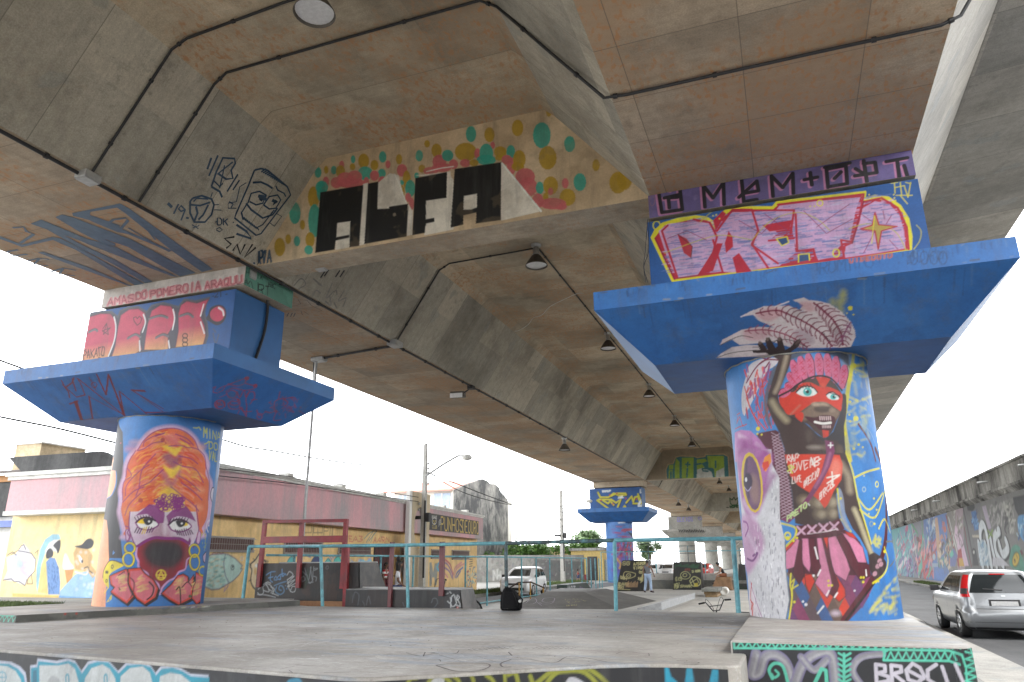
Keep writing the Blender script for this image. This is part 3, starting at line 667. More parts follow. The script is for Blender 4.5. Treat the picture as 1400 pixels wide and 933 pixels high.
 s.fill([(480,690),(520,650),(560,625),(625,630),(668,660),(690,680),(660,720),(610,700),(540,705),(500,720)], (132, 110, 92), .8, True, soft=4)
 s.dot(600, 640, 30, 16, (170, 150, 128), .8, soft=4); s.dot(560, 634, 18, 10, (180, 160, 138), .8, soft=3); s.dot(600, 660, 46, 18, (60, 44, 42), .8, soft=3); s.dot(650, 665, 18, 12, (150,130,112), .6, soft=3)
 s.fill([(505,700),(560,705),(600,692),(660,700),(664,735),(640,770),(590,772),(560,745)], (70, 12, 28), smooth=True); s.line([(560,728),(600,736),(642,732)], 3.2, (240, 238, 232), smooth=True)
 for k in range(6): s.line([(585+k*11, 700), (587+k*11, 716)], 1.6, (206, 180, 180)); s.line([(600+k*8, 748), (601+k*8, 758)], 1.2, (206, 180, 180))
 s.fill([(455,690),(485,675),(500,690),(490,728),(470,715)], R, smooth=True); s.fill([(598,770),(632,775),(632,806),(604,812)], R)
 s.line([(430,690),(480,640)], 2, (160,140,120), .5, soft=3)
 # headdress feathers
 PK = (206, 104, 140)
 for (x0, y0, x1, y1) in ((425,560,372,585),(445,545,402,535),(465,530,420,470),(482,520,440,405),(510,500,480,385),(545,490,522,370),(588,484,575,368),(632,488,622,370),(668,515,668,385),(700,545,715,430)):
  dx, dy = x1-x0, y1-y0; L = math.hypot(dx, dy); nx, ny = -dy/L, dx/L; wd = 24
  s.fill([(x0-nx*14, y0-ny*14), (x0+dx*.6-nx*wd, y0+dy*.6-ny*wd), (x1-nx*12, y1-ny*12), (x1+nx*12, y1+ny*12), (x0+dx*.6+nx*wd, y0+dy*.6+ny*wd), (x0+nx*14, y0+ny*14)], PK, smooth=True)
  s.line([(x0+nx*14, y0+ny*14), (x0+dx*.6+nx*wd, y0+dy*.6+ny*wd), (x1+nx*12, y1+ny*12)], 1.3, (110, 34, 62), smooth=True)
  for t in (.25, .5, .75):
   cx, cy = x0+dx*t, y0+dy*t; s.line([(cx-9, cy-9), (cx+9, cy+9)], .8, (196, 40, 70)); s.line([(cx+9, cy-9), (cx-9, cy+9)], .8, (196, 40, 70))
 s.line([(372,590),(430,560),(480,522),(560,486),(640,496),(700,560)], 2.6, (40, 22, 28), smooth=True)
 s.fill([(400,680),(480,722),(560,792),(612,818),(655,780),(705,640),(722,900),(560,880),(470,800)], (50, 46, 52))
 # raised arm
 s.fill([(330,375),(440,350),(428,420),(405,480),(380,540),(365,590),(375,640),(400,690),(460,720),(520,750),(560,800),(600,830),(640,820),(680,830),(715,900),(722,960),(405,960),(400,870),(375,790),(330,700),(308,640),(315,580),(345,480),(368,400)], B, smooth=False)
 s.line([(410,380),(395,440),(372,520),(350,570)], 5.5, H, .75, smooth=True, soft=4); s.line([(335,620),(365,670),(410,720)], 8, (170, 158, 128), .8, smooth=True, soft=6)
 s.dot(560, 862, 42, 10, (150, 140, 130), .8, soft=5); s.dot(620, 862, 30, 14, (120, 104, 86), .7, soft=4); s.dot(690, 880, 20, 30, (110, 92, 74), .6, soft=5); s.dot(530, 800, 18, 30, (90, 76, 68), .6, soft=6)
 paint_hand(s)
 s.dot(260, 764, 11, 11, Y); s.dot(257, 791, 5, 5, Y); s.dot(279, 795, 5, 5, Y)
 # owl-like shield at left (upper part)
 s.fill([(138,785),(170,770),(220,775),(270,820),(310,880),(340,940),(140,940)], (186, 120, 182), smooth=False)
 for a in ((160,800,250,900),(175,830,240,860),(160,860,180,930),(250,850,290,930)): s.line([(a[0],a[1]),((a[0]+a[2])/2+8,(a[1]+a[3])/2-14),(a[2],a[3])], 7, rd.choice([(216,190,214),(150,60,150),(170,80,160)]), .7, smooth=True, soft=5)
 s.crop(970, 620, 3.886)
 # torso and other arm
 s.fill([(400,0),(722,0),(745,70),(768,150),(780,230),(800,300),(830,380),(852,450),(866,520),(905,545),(938,575),(935,620),(900,668),(868,655),(850,610),(846,560),(838,520),(800,450),(760,400),(730,340),(700,260),(690,180),(672,220),(690,350),(640,372),(540,392),(455,372),(440,200),(410,90)], B, smooth=False)
 s.line([(700,60),(735,120),(745,200)], 9, (180,165,140), .6, smooth=True, soft=7); s.line([(770,300),(800,370),(830,450),(862,530)], 7, (206,196,160), .7, smooth=True, soft=5)
 for x, y, rx, ry in ((575,262,40,32),(588,322,32,26),(648,258,30,32),(650,318,28,30),(500,250,30,24)): s.dot(x, y, rx, ry, (150, 134, 108), .65, soft=8); s.dot(x+10, y+4, rx*.5, ry*.6, (196, 184, 160), .5, soft=6)
 # red banner
 s.fill([(400,8),(690,10),(706,60),(700,140),(660,200),(630,270),(612,292),(585,255),(540,215),(470,170),(430,120)], (214, 62, 40))
 s.dot(670, 80, 30, 50, (240, 150, 130), .6, soft=8)
 for a in (('RAP', 412, 48, 480, 40, 36), ('JOVENS', 416, 105, 590, 62, 44), ('LIFE', 440, 160, 490, 150, 32), ('PRECIO', 500, 185, 585, 115, 38), ('BROS', 585, 248, 665, 170, 34)): s.words(a[0], *a[1:5], a[5], 1.1, (236, 226, 220), jit=4)
 for L in ([(540,25),(560,70)], [(545,60),(590,30)], [(625,130),(690,115)], [(650,100),(655,170)], [(625,160),(685,120)]): s.line(L, 1.8, (236, 232, 224))
 for L in ([(420,70),(440,105)], [(415,95),(450,75)], [(425,65),(445,70)]): s.line(L, 1.6, (200, 220, 100))
 # violet sash
 s.fill([(612,-70),(655,-60),(665,-10),(640,70),(590,170),(520,270),(450,345),(420,372),(378,352),(440,330),(520,230),(590,110),(620,0)], (124, 50, 96), smooth=False); s.line([(640,0),(615,80),(560,180)], 3, (186, 120, 160), .6, smooth=True, soft=3)
 s.words('PRETO', 412, 362, 522, 280, 26, 1.5, (196, 224, 150), jit=2); s.line([(525,268),(532,276)], 1.5, (236,236,236)); s.line([(642,-55),(642,-30)], 1.6, (240,240,240)); s.line([(630,-42),(654,-42)], 1.6, (240,240,240))
 # belt
 s.fill([(455,382),(540,382),(640,368),(692,345),(718,400),(690,425),(600,442),(520,450),(465,445),(455,420)], (84, 14, 36))
 for x in (488, 545, 605, 662): y = 412-(x-488)*.13; s.line([(x-22,y-22),(x+22,y+22)], 2.6, (206,166,190)); s.line([(x+22,y-22),(x-22,y+22)], 2.6, (206,166,190))
 s.line([(525,430),(600,420),(680,402)], 1.2, (230,220,224))
 # diamond ground below the skirt
 base = [(420,620),(860,640),(850,760),(800,830),(740,890),(420,890)]
 s.fill(base, (92, 60, 92))
 cols = [(104, 84, 74), (122, 52, 92), (98, 80, 84), (214, 66, 40), (110, 60, 110), (60, 96, 150), (126, 100, 84), (140, 60, 100)]
 for j, yy in enumerate(range(640, 900, 62)):
  for i, xx in enumerate(range(440, 860, 62)):
   x = xx+(31 if j % 2 else 0)
   if x-640 > (880-yy)*1.0+60: continue
   s.fill([(x, yy-62), (x+31, yy), (x, yy+62), (x-31, yy)], cols[(i*3+j*5) % len(cols)], .95)
 s.dot(496, 788, 6, 6, (240,240,244)); s.dot(512, 804, 8, 8, (240,240,244)); s.dot(772, 730, 5, 5, (240,240,244)); s.dot(552, 650, 7, 7, (240,240,244)); s.line([(575,850),(606,812)], 2, (236,236,236))
 s.dot(670, 850, 26, 14, (206,190,206), .8, soft=6)
 s.fill([(455,440),(720,405),(800,470),(846,600),(850,650),(420,640),(396,540),(410,490)], (78, 22, 40))
 # skirt blades
 blades = [([(455,450),(490,465),(470,600),(400,620),(396,540)], (206,126,160)), ([(490,452),(535,452),(548,560),(530,632),(488,580)], (206,126,160)), ([(570,450),(606,448),(640,560),(655,720),(625,770),(560,690),(590,620)], (206,126,160)), ([(612,452),(672,438),(730,560),(748,620),(726,678),(665,640)], (206,126,160)), ([(700,420),(760,440),(815,500),(836,582),(788,580),(745,480)], (206,126,160)),
              ([(478,460),(492,462),(492,560),(505,650),(475,698),(440,640),(452,590)], (86,20,38)), ([(525,450),(560,450),(565,540),(592,600),(575,660),(540,620)], (86,20,38)), ([(596,448),(628,448),(650,600),(690,700),(670,770),(636,745),(654,700)], (86,20,38)), ([(672,438),(708,426),(790,580),(850,590),(860,650),(800,675),(750,600)], (86,20,38)),
              ([(400,500),(440,470),(460,462),(430,500),(402,524)], R), ([(605,448),(630,446),(628,515)], R), ([(715,412),(760,425),(790,460),(740,440)], R), ([(668,640),(720,720),(724,760),(690,790),(668,770),(690,700)], R), ([(505,650),(540,640),(560,680),(530,745),(512,700)], R)]
 for q, c in blades: s.fill(q, c); s.line(q+[q[0]], 1.0, (40, 14, 24), .8)
 for L in ([(590,620),(575,650)], [(832,620),(835,650)], [(635,730),(622,755)], [(665,765),(680,742)], [(560,500),(575,560)]): s.line(L, 1.8, (240,236,238))
 # hand on bow
 s.line([(880,-20),(910,60),(930,160),(938,280),(940,400),(930,500),(900,600),(850,700),(780,800),(716,888)], 8.5, (84, 22, 36), smooth=True); s.line([(895,0),(935,150),(950,300),(948,420)], 1.8, (110,140,120), .7, smooth=True); s.line([(930,620),(840,740),(725,888)], 2.6, (14,12,16), smooth=True)
 s.fill([(846,560),(868,530),(905,545),(938,575),(935,620),(900,668),(868,655)], (60, 44, 46), smooth=True)
 for x, y in ((905,572),(895,600),(880,640),(912,590)): s.dot(x, y, 13, 16, (196, 150, 166), .9, rot=.4); s.ring(x, y, 13, 16, .9, (40,20,26), rot=.4)
 # yellow swirls
 for L in ([(725,0),(760,100),(790,250),(830,380),(860,480)], [(680,190),(700,330),(750,415),(700,350)], [(770,130),(830,100),(900,80)], [(790,240),(850,300),(920,210)], [(800,300),(880,340),(930,200)], [(900,400),(930,350),(960,420)], [(380,372),(455,395),(455,440),(430,470),(400,500)], [(930,500),(950,570),(930,640),(870,690)]): s.line(L, 2.6, Y, .85, smooth=True)
 s.fill([(690,190),(710,230),(725,340),(750,410),(715,390),(690,300)], (140,150,172), .8, smooth=True)
 for _ in range(60):
  x = rd.uniform(845, 990); y = rd.uniform(650, 875)
  if x < 1500-y*.78: continue
  s.line([(x, y), (x+rd.uniform(10, 50), y-rd.uniform(0, 50))], rd.uniform(1.5, 5), Y, .34, soft=3)
 for _ in range(9):
  x = rd.uniform(862, 895); y = rd.uniform(430, 500); s.line([(x, y), (x+rd.uniform(-10, 30), y-rd.uniform(-30, 40))], 3, Y, .6, soft=3)
 for x, y, r in ((820,120,4),(873,240,5),(876,375,6),(846,322,4),(888,300,5),(697,240,6),(465,450,6),(447,466,6),(415,452,12),(806,660,6),(820,660,6),(818,684,6),(632,678,6),(634,702,7),(650,702,6),(450,790,7),(438,720,5),(932,522,8),(885,684,7),(898,680,6)): s.dot(x, y, r, r, Y)
 s.ring(888, 165, 8, 14, 1.6, Y); s.ring(820, 192, 9, 12, 1.4, (160,180,190)); s.ring(415, 438, 15, 17, 2.2, Y); s.ring(860, 375, 9, 13, 1.2, (150,160,150))
 s.line([(940,470),(980,480),(1010,600),(1030,760),(1040,860)], 2.4, (110,110,104), smooth=True); s.line([(960,440),(990,520),(985,620)], 2.4, (110,110,104), smooth=True); s.line([(960,600),(985,560)], 2, (110,110,104))
 for L in ([(428,690),(450,670),(440,720),(470,700)], [(436,760),(440,700)]): s.line(L, 1.5, Y)
 s.line([(432,640),(428,700),(438,760),(420,888)], 2, Y, smooth=True)
 # the owl-like white creature at left
 s.fill([(148,-30),(330,-20),(335,60),(372,130),(375,350),(402,470),(404,600),(424,780),(404,892),(216,876),(200,640),(170,300),(150,60)], (206, 206, 212), smooth=False)
 pur = [([(150,-60),(240,-50),(330,0),(330,60),(300,200),(260,320),(200,330),(165,200)], (166, 84, 160)), ([(175,330),(250,360),(290,480),(250,580),(200,640),(180,500)], (196,150,190)), ([(215,700),(275,880),(216,874)], (224,214,222))]
 for q, c in pur: s.fill(q, c, .9, True, soft=8)
 for a in ((240,60,300,0),(270,250,340,120),(185,260,240,340),(200,420,250,520),(160,0,190,-40)): s.line([(a[0],a[1]),((a[0]+a[2])/2,(a[1]+a[3])/2),(a[2],a[3])], 9, rd.choice([(216,196,220),(140,40,130),(230,220,232)]), .6, soft=7)
 s.fill([(295,20),(325,0),(330,45),(300,100),(280,70)], (226,140,40)); s.fill([(282,50),(315,40),(318,70),(290,95)], (214,60,40))
 s.dot(228, 155, 55, 162, (222, 190, 44), rot=-.1); s.dot(229, 158, 44, 146, (112, 78, 112), rot=-.1)
 s.dot(240, 190, 26, 80, (156, 126, 116), .7, soft=8, rot=-.1); s.line([(200,40),(196,120),(210,230)], 5, (60, 40, 80), .8, smooth=True, soft=4); s.dot(206, 150, 24, 46, (46, 30, 66), .95, soft=3); s.dot(196, 140, 6, 12, (226,226,236)); s.line([(188,180),(205,200),(222,180)], 1.4, (180,170,210), smooth=True)
 s.line([(190,440),(205,400),(198,370),(180,362)], 3, (140,60,140), .9, smooth=True); s.line([(200,560),(230,570),(255,530),(230,545)], 3, (110,50,120), .9, smooth=True)
 for _ in range(260):
  x = rd.uniform(235, 408); y = rd.uniform(130, 870)
  if x > 360+(y-120)*.06: continue
  if y < 350 and x < 330: continue
  s.line([(x, y), (x+rd.uniform(-3, 3), y+rd.uniform(10, 26))], rd.uniform(.5, 1.3), rd.choice([(120,120,136), (250,250,252), (60,62,76), (160,160,176)]), .8)
 for L in ([(222,690),(216,760),(226,870)], [(215,780),(230,800),(218,830)], [(228,820),(226,872)]): s.line(L, 2.4, (206, 62, 52))
 s.line([(214,680),(250,800),(278,876)], 1.2, (150,60,140)); s.line([(402,470),(404,600),(424,780),(404,892)], 1.6, (96,110,120))

def paint_left_column(s):
 rd = random.Random(6); s.clouds((44, 108, 180), 1.0, .5, .5, 5)
 s.crop(120, 570, 6.665)
 V, O, Y, K = (132, 30, 120), (232, 92, 48), (240, 206, 60), (36, 34, 40)
 # black band with peach patches, at the left edge
 s.fill([(-200,20),(285,20),(325,140),(328,260),(330,420),(335,540),(290,640),(280,760),(300,1100),(320,1290),(200,1290),(60,1800),(-200,1800)], (48, 46, 52), smooth=False)
 s.fill([(120,520),(240,490),(268,520),(265,620),(235,700),(200,735),(120,760)], (72, 122, 182), smooth=True); s.fill([(120,520),(240,490),(258,520),(255,610),(228,690),(195,730),(120,740)], (238, 172, 128), smooth=True)
 s.fill([(110,370),(240,365),(240,400),(225,480),(100,520)], (230, 164, 122)); s.dot(306, 241, 6, 6, (180, 60, 90))
 s.fill([(60,940),(150,933),(175,945),(188,1060),(192,1300),(170,1500),(155,1790),(-60,1800)], (236, 164, 122))
 # pale halo + turban
 tur = [(455,310),(520,210),(600,140),(700,110),(800,110),(900,150),(970,220),(1005,300),(1050,360),(1075,440),(1070,520),(1100,600),(1095,740),(1095,830),(1080,930),(1040,1010),(990,1080),(380,1090),(345,1020),(320,930),(305,850),(312,800),(320,740),(315,660),(350,540),(365,440),(400,360)]
 cx, cy = 710, 560
 s.fill([(cx+(x-cx)*1.09, cy+(y-cy)*1.065) for x, y in tur], (214, 176, 206), .95, True, soft=5)
 s.fill(tur, (226, 110, 62), smooth=True)
 for _ in range(70): x = rd.uniform(360, 1050); y = rd.uniform(150, 900); s.dot(x, y, rd.uniform(20, 60), rd.uniform(16, 40), rd.choice([(240,150,96),(236,176,80),(226,96,62),(240,130,100),(222,86,52),(238,190,150)]), .42, soft=8)
 for _ in range(330):
  x = rd.uniform(330, 1080); y = rd.uniform(160, 900); L = rd.uniform(50, 130); sg = 1 if x < cx else -1
  if ((x-cx)/375)**2+((y-600)/470)**2 > .93: continue
  s.line([(x, y), (x+sg*L*.45, y-L*.40), (x+sg*L, y-L*.55)], rd.uniform(1.0, 2.6), rd.choice([(222,72,36),(230,96,40),(238,160,60),(240,190,80),(206,60,50),(226,120,120),(236,150,120)]), .7, smooth=True)
 s.fill([(680,270),(740,260),(790,290),(860,270),(830,320),(795,360),(750,320)], Y, .9, True, soft=3); s.fill([(690,440),(740,470),(790,460),(850,430),(830,500),(760,560),(710,500)], Y, .9, True, soft=4); s.fill([(640,700),(700,650),(760,640),(840,700),(800,720),(700,720)], Y, .8, True, soft=5)
 s.fill([(680,360),(740,330),(790,370),(850,350),(840,400),(780,470),(720,430)], (150, 90, 112), .85, True, soft=6); s.fill([(660,480),(720,520),(770,590),(830,490),(840,530),(770,640),(700,590)], (190, 110, 124), .8, True, soft=5)
 s.fill([(700,180),(800,160),(830,240),(790,260),(720,240)], (226,120,124), .7, True, soft=6)
 for x, y, r in ((684,212,20),(836,390,18),(482,762,22),(848,423,9),(712,242,7)): s.dot(x, y, r, r, (176, 66, 72), .9)
 for L in ([(455,310),(520,210),(620,135),(750,105),(860,125),(960,200),(1005,300)], [(460,310),(520,290),(600,240),(680,230)], [(1005,300),(960,285),(900,280),(830,262),(740,270)], [(510,270),(520,230),(600,180),(700,150)], [(350,545),(370,430),(440,310)], [(365,470),(400,540),(330,600),(320,760)], [(1005,300),(1060,360),(1075,470)], [(1070,440),(1105,600),(1095,760)], [(345,720),(360,620),(470,500),(560,440)], [(440,720),(480,640),(560,600),(690,480)], [(470,640),(500,480),(620,340)], [(780,410),(860,450),(980,480),(1050,600)], [(830,540),(930,600),(1020,680)], [(850,600),(960,680),(1040,760)], [(760,640),(860,720),(960,800),(1010,860)], [(800,160),(900,200),(960,260)], [(840,200),(930,250)], [(830,360),(930,380),(1000,430)], [(620,180),(700,150)], [(320,780),(420,680),(520,640)], [(340,900),(380,800),(480,700)]):
  s.line(L, 1.4, V, .85, smooth=True)
 # forehead and face in the upper crop
 s.fill([(380,933),(420,890),(500,840),(600,800),(700,870),(860,810),(940,870),(985,940)], (214, 202, 212), smooth=False)
 s.crop(120, 700, 6.665)
 s.fill([(380,0),(985,0),(1000,120),(1010,160),(960,300),(930,320),(700,245),(440,320),(410,280),(378,150)], (212, 196, 210), smooth=False)
 s.fill([(640,110),(690,80),(720,240),(600,240),(560,200)], (150, 86, 110), .6, True, soft=8); s.fill([(730,110),(760,200),(800,240),(700,240),(705,150)], (170, 110, 134), .55, True, soft=8); s.dot(705, 150, 18, 60, (228,216,226), .8, soft=6); s.dot(500, 230, 80, 30, (196,150,190), .5, soft=8); s.dot(900, 240, 60, 30, (206,170,200), .5, soft=8)
 s.fill([(430,40),(480,0),(560,-70),(640,-55),(700,-10),(702,35),(690,100),(640,110),(600,60),(540,20),(470,30)], V, .92, smooth=False); s.fill([(715,40),(760,-5),(840,-70),(900,-50),(950,20),(985,90),(900,50),(820,40),(770,60),(735,110)], V, .92)
 for (ex, ey, sg) in ((545, 110, 1), (842, 128, -1)):
  s.fill([(ex-105, ey-10), (ex-60, ey-50), (ex+10, ey-55), (ex+70, ey-25), (ex+98, ey+5), (ex+50, ey+38), (ex-10, ey+50), (ex-70, ey+35)], (240, 240, 238), smooth=True)
  if sg == 1: s.fill([(ex-95, ey-15), (ex-60, ey-48), (ex, ey-50), (ex, ey-10), (ex-50, ey)], (244, 208, 40), smooth=True)
  else: s.fill([(ex+10, ey-45), (ex+55, ey-30), (ex+70, ey-5), (ex+20, ey)], (244, 208, 40), smooth=True)
  s.fill([(ex-38, ey-45), (ex+40, ey-45), (ex+42, ey-10), (ex+8, ey+12), (ex-22, ey+2)], (44, 44, 50), smooth=True); s.dot(ex+14, ey-22, 9, 9, (245, 245, 245))
  s.line([(ex-110, ey-12), (ex-60, ey-52), (ex+10, ey-58), (ex+72, ey-28), (ex+100, ey+8), (ex+50, ey+42), (ex-10, ey+55), (ex-75, ey+38), (ex-110, ey-12)], 1.8, V, smooth=True)
  s.line([(ex-100, ey-14), (ex-55, ey-50), (ex+10, ey-56), (ex+70, ey-28)], 2.2, (50, 16, 48), smooth=True)
  for k in range(8):
   x = ex-95+k*22 if sg == 1 else ex-45+k*20; s.line([(x, ey+34+8*math.sin(k)), (x-sg*22, ey+90-abs(k-3)*4)], 1.5, rd.choice([(216, 180, 40), (96, 26, 90), (70, 20, 66)]))
  for k in range(7): x = ex-110+k*26; s.line([(x+10, ey-30-18*math.sin(k*.45)), (x-8 if sg == 1 else x+26, ey-60-16*math.sin(k*.45))], 1.2, (56, 16, 50))
 s.fill([(918,262),(930,236),(940,270),(930,285),(918,278)], V, smooth=True)
 s.line([(385,0),(378,150),(420,280),(450,320)], 1.6, V, smooth=True); s.line([(985,-60),(1000,60),(1010,160),(985,260),(960,330)], 1.4, V, smooth=True)
 for q in ([(345,170),(375,165),(385,250),(350,260)], [(1010,170),(1030,200),(1015,290),(990,270)]): s.fill(q, (212,176,206), smooth=True); s.line(q+[q[0]], 1.2, V, smooth=True)
 s.line([(345,130),(380,150),(362,190),(380,230),(360,270)], 1.5, V, smooth=True)
 # mask
 s.fill([(438,330),(500,280),(600,240),(720,245),(840,245),(920,290),(935,400),(930,460),(890,520),(820,560),(760,620),(700,680),(660,740),(640,680),(560,600),(480,520),(455,440)], (150, 34, 50), smooth=False)
 s.fill([(500,360),(560,270),(680,255),(820,270),(880,350),(860,440),(760,520),(620,510),(530,450)], (54, 36, 44), .95, True, soft=9); s.dot(695, 380, 150, 90, (44, 40, 46), .95, soft=8)
 s.fill([(560,560),(700,540),(820,520),(700,660),(660,730),(620,640)], (130, 30, 48), .8, True, soft=6)
 s.line([(440,325),(520,270),(610,236),(720,242),(840,245),(925,290)], 4.0, V, smooth=True)
 s.line([(445,330),(440,400),(460,450),(465,510),(540,560),(560,600),(640,660),(658,750),(680,690),(740,630),(800,600),(830,550),(890,520),(905,440),(930,420)], 2.4, (206,160,206), smooth=True)
 s.ring(668, 575, 42, 44, 1.7, (222, 196, 60)); s.line([(645,600),(668,540),(692,605)], 1.5, (222,196,60)); s.line([(622,576),(715,576)], 1.5, (222,196,60)); s.line([(640,600),(700,604)], 1.2, (222,196,60))
 # heart-shaped letters at the foot
 s.fill([(190,440),(310,440),(345,460),(200,545),(210,620),(210,860),(150,860),(150,640)], (70,110,160), .0)
 s.fill([(135,600),(145,530),(190,455),(240,445),(320,475),(330,490),(200,570),(190,690),(150,650)], (226, 206, 50), smooth=True); s.ring(222,500,9,16,1.2,(40,40,30)); s.ring(168,630,8,12,1.2,(40,40,30)); s.words('*', 158, 570, 196, 570, 38, 1.2, (40,40,30))
 s.line([(135,600),(145,530),(190,455),(240,445),(320,475)], 1.3, (30,30,30), smooth=True)
 hearts = [[(195,585),(350,520),(375,560),(420,570),(470,640),(450,740),(355,840),(205,730),(240,690),(205,660)],
              [(365,520),(480,510),(520,560),(600,620),(645,700),(620,780),(520,845),(440,790),(370,660)],
              [(670,745),(760,660),(820,580),(870,565),(915,590),(918,640),(970,570),(960,680),(950,790),(830,850),(740,800)],
              [(985,550),(1065,590),(1062,700),(1055,790),(995,845),(950,790),(965,680),(985,640)]]
 for h in hearts:
  c0 = np.mean(h, 0); s.fill([tuple(c0+(np.array(p)-c0)*1.06+np.array([8, 12])) for p in h], (30, 22, 26)); s.fill(h, (222, 70, 48)); q = [tuple(c0+(np.array(p)-c0)*.86) for p in h]; s.fill(q, (214, 110, 124))
  for _ in range(34):
   a = rd.random(); x = c0[0]-70+a*60; y = c0[1]+rd.uniform(-70, 70); s.line([(x, y), (x+rd.uniform(20, 60), y-rd.uniform(4, 20))], 2.2, rd.choice([(224,206,130),(222,190,120),(226,130,120)]), .45)
  s.line(h+[h[0]], 1.3, (34, 18, 22))
 s.line([(375,560),(365,640),(400,740),(440,790)], 1.6, (30,20,24), smooth=True); s.line([(560,640),(600,690),(585,760),(540,800)], 1.8, (30,20,24), smooth=True); s.line([(810,710),(840,690),(850,850)], 1.8, (30,20,24), smooth=True); s.line([(860,690),(910,640),(950,680)], 1.4, (30,20,24), smooth=True); s.fill([(275,685),(290,695),(300,715),(285,710)], (30,20,24)); s.dot(935,770,14,16,(90,100,70))
 s.line([(280,580),(330,545),(335,550)], 1.2, (30,20,24)); s.line([(385,600),(420,640),(415,720),(390,780)], 1.2, (30,20,24), smooth=True)
 # hoop earrings
 for x, y, rx, ry in ((382,330,46,46),(370,435,50,62),(972,355,46,56),(975,460,44,70)): s.ring(x, y, rx, ry, 3.4, (34,34,28)); s.ring(x, y, rx, ry, 2.3, (226,206,50))
 s.ring(1050, 540, 34, 42, 2.8, (60,60,40)); s.ring(1050,540,34,42,1.9,(206,200,50))
 # right edge doodles
 s.crop(120, 570, 6.665)
 s.words('MINA', 1052, 185, 1215, 215, 88, 1.5, (190,192,60), h1=60, jit=4); s.words('DO', 1100, 290, 1190, 310, 62, 1.5, (190,192,60), jit=3); s.words('VALE', 1100, 390, 1215, 420, 78, 1.5, (190,192,60), jit=4)
 s.line([(962,100),(990,105),(1010,95),(1025,120)], 1.4, (190,192,60)); s.line([(1060,250),(1085,240),(1095,225)], 1.4, (190,192,60))
 s.fill([(1115,700),(1130,650),(1155,660),(1158,740),(1140,790),(1120,740)], (214,206,222), smooth=True); s.line([(1115,700),(1130,650),(1155,660),(1158,740),(1140,790),(1118,740),(1115,700)], 1.6, (44,52,80), smooth=True); s.fill([(1125,840),(1140,820),(1150,900),(1135,930),(1122,890)], (210,214,170), smooth=True); s.dot(1170, 600, 8, 26, (180,190,70))
 s.crop(120, 700, 6.665); s.line([(1080,120),(1100,80),(1130,100),(1125,190),(1095,180),(1080,120)], 2, (214,214,226), smooth=True); s.dot(1105,125,6,8,(230,230,236)); s.dot(1103,298,6,22,(230,230,236)); s.fill([(1050,400),(1080,365),(1115,380),(1110,450),(1080,470),(1055,450)], (206,180,206), smooth=True); s.line([(1050,400),(1080,365),(1115,380),(1110,450),(1080,470),(1055,450),(1050,400)], 1.8, (44,52,80), smooth=True); s.line([(1110,220),(1090,330),(1085,360)], 1.8, (44,52,80), smooth=True)
 for _ in range(14): x = rd.uniform(1035, 1085); y = rd.uniform(180, 330); s.line([(x, y), (x+rd.uniform(-16,16), y+rd.uniform(-40,30))], 1.5, (170,180,60), .7)
 s.line([(150,740),(185,690)], 1.4, Y); s.fill([(165,826),(185,796),(195,815)], (214,200,60)); s.line([(195,790),(212,765)], 2, (214,200,60)); s.line([(205,800),(212,780)], 2, (214,200,60)); s.line([(232,360),(230,385),(242,370)], 1.2, (90,150,220))
 # bunch of curls on the forehead
 s.crop(120, 570, 6.665)
 s.fill([(610,790),(650,730),(740,705),(830,715),(875,760),(880,830),(790,845),(720,870),(650,840)], (230,200,90), .9, True)
 for _ in range(62): a = rd.uniform(0, 6.28); q = rd.random()**.5; s.ring(745+130*q*math.cos(a), 785+72*q*math.sin(a), rd.uniform(12, 24), rd.uniform(12, 22), 1.3, V)

def paint_far_column(s):
 s.crop(780, 560, 4.664); rd = random.Random(9)
 for _ in range(120):
  x = rd.uniform(262, 420); y = rd.uniform(740, 1160); s.line([(x, y), (x+rd.uniform(10, 60), y-rd.uniform(-6, 12))], rd.uniform(1, 3), rd.choice([(170,80,110),(196,70,70),(120,90,160),(150,100,170),(96,90,140)]), .55, soft=1)
 s.crop(830, 720, 7.0)
 for _ in range(60): x = rd.uniform(60, 280); y = rd.uniform(160, 330); s.line([(x, y), (x+rd.uniform(-12, 22), y-rd.uniform(10, 50))], 2.2, rd.choice([(214,70,60),(190,50,80),(150,60,120),(90,60,110)]), .7)
 s.fill([(40,300),(280,300),(290,480),(40,480)], (86, 80, 176), .6, soft=6); s.fill([(195,50),(240,70),(275,100),(270,130),(225,90)], (40,60,80)); s.line([(95,310),(130,360),(120,400)], 3, (196,150,90), smooth=True)
 s.crop(780, 560, 4.664); s.words('JHEL', 305, 725, 350, 722, 12, 1.3, (220,230,240))

def paint_capital_left(s):
 s.crop(0, 460, 5.83); D = (112, 34, 42); s.clouds((40, 98, 164), 1.3, .5, .4, 3)
 for L, w in (([(555,490),(545,440),(500,385)], 2.0), ([(490,352),(520,410),(575,370),(590,330)], 2.0), ([(575,340),(605,435)], 2.2), ([(505,390),(610,485),(678,468),(640,370),(615,335)], 1.8), ([(625,340),(700,400),(990,632)], 2.2), ([(712,328),(722,350)], 1.2), ([(725,350),(765,430)], 1.4), ([(770,305),(845,465),(865,305),(995,632)], 2.6), ([(875,320),(985,625)], 2.8), ([(710,480),(975,620)], 1.3), ([(710,480),(738,660),(660,675),(610,520)], 2.6), ([(555,540),(620,515)], 2.2), ([(600,525),(650,670)], 4.5), ([(950,440),(990,630)], 2.2), ([(955,440),(1170,620)], 1.8), ([(1045,428),(1150,432)], 1.8), ([(1045,428),(1300,578)], 1.5)): s.line(L, w, D)
 s.ring(750, 388, 22, 20, 1.2, D)
 s.crop(0, 360, 2.917); s.line([(525,508),(580,512)], 1.8, D); s.line([(530,508),(650,592)], 1.3, D); s.line([(582,596),(668,596)], 2.2, D)
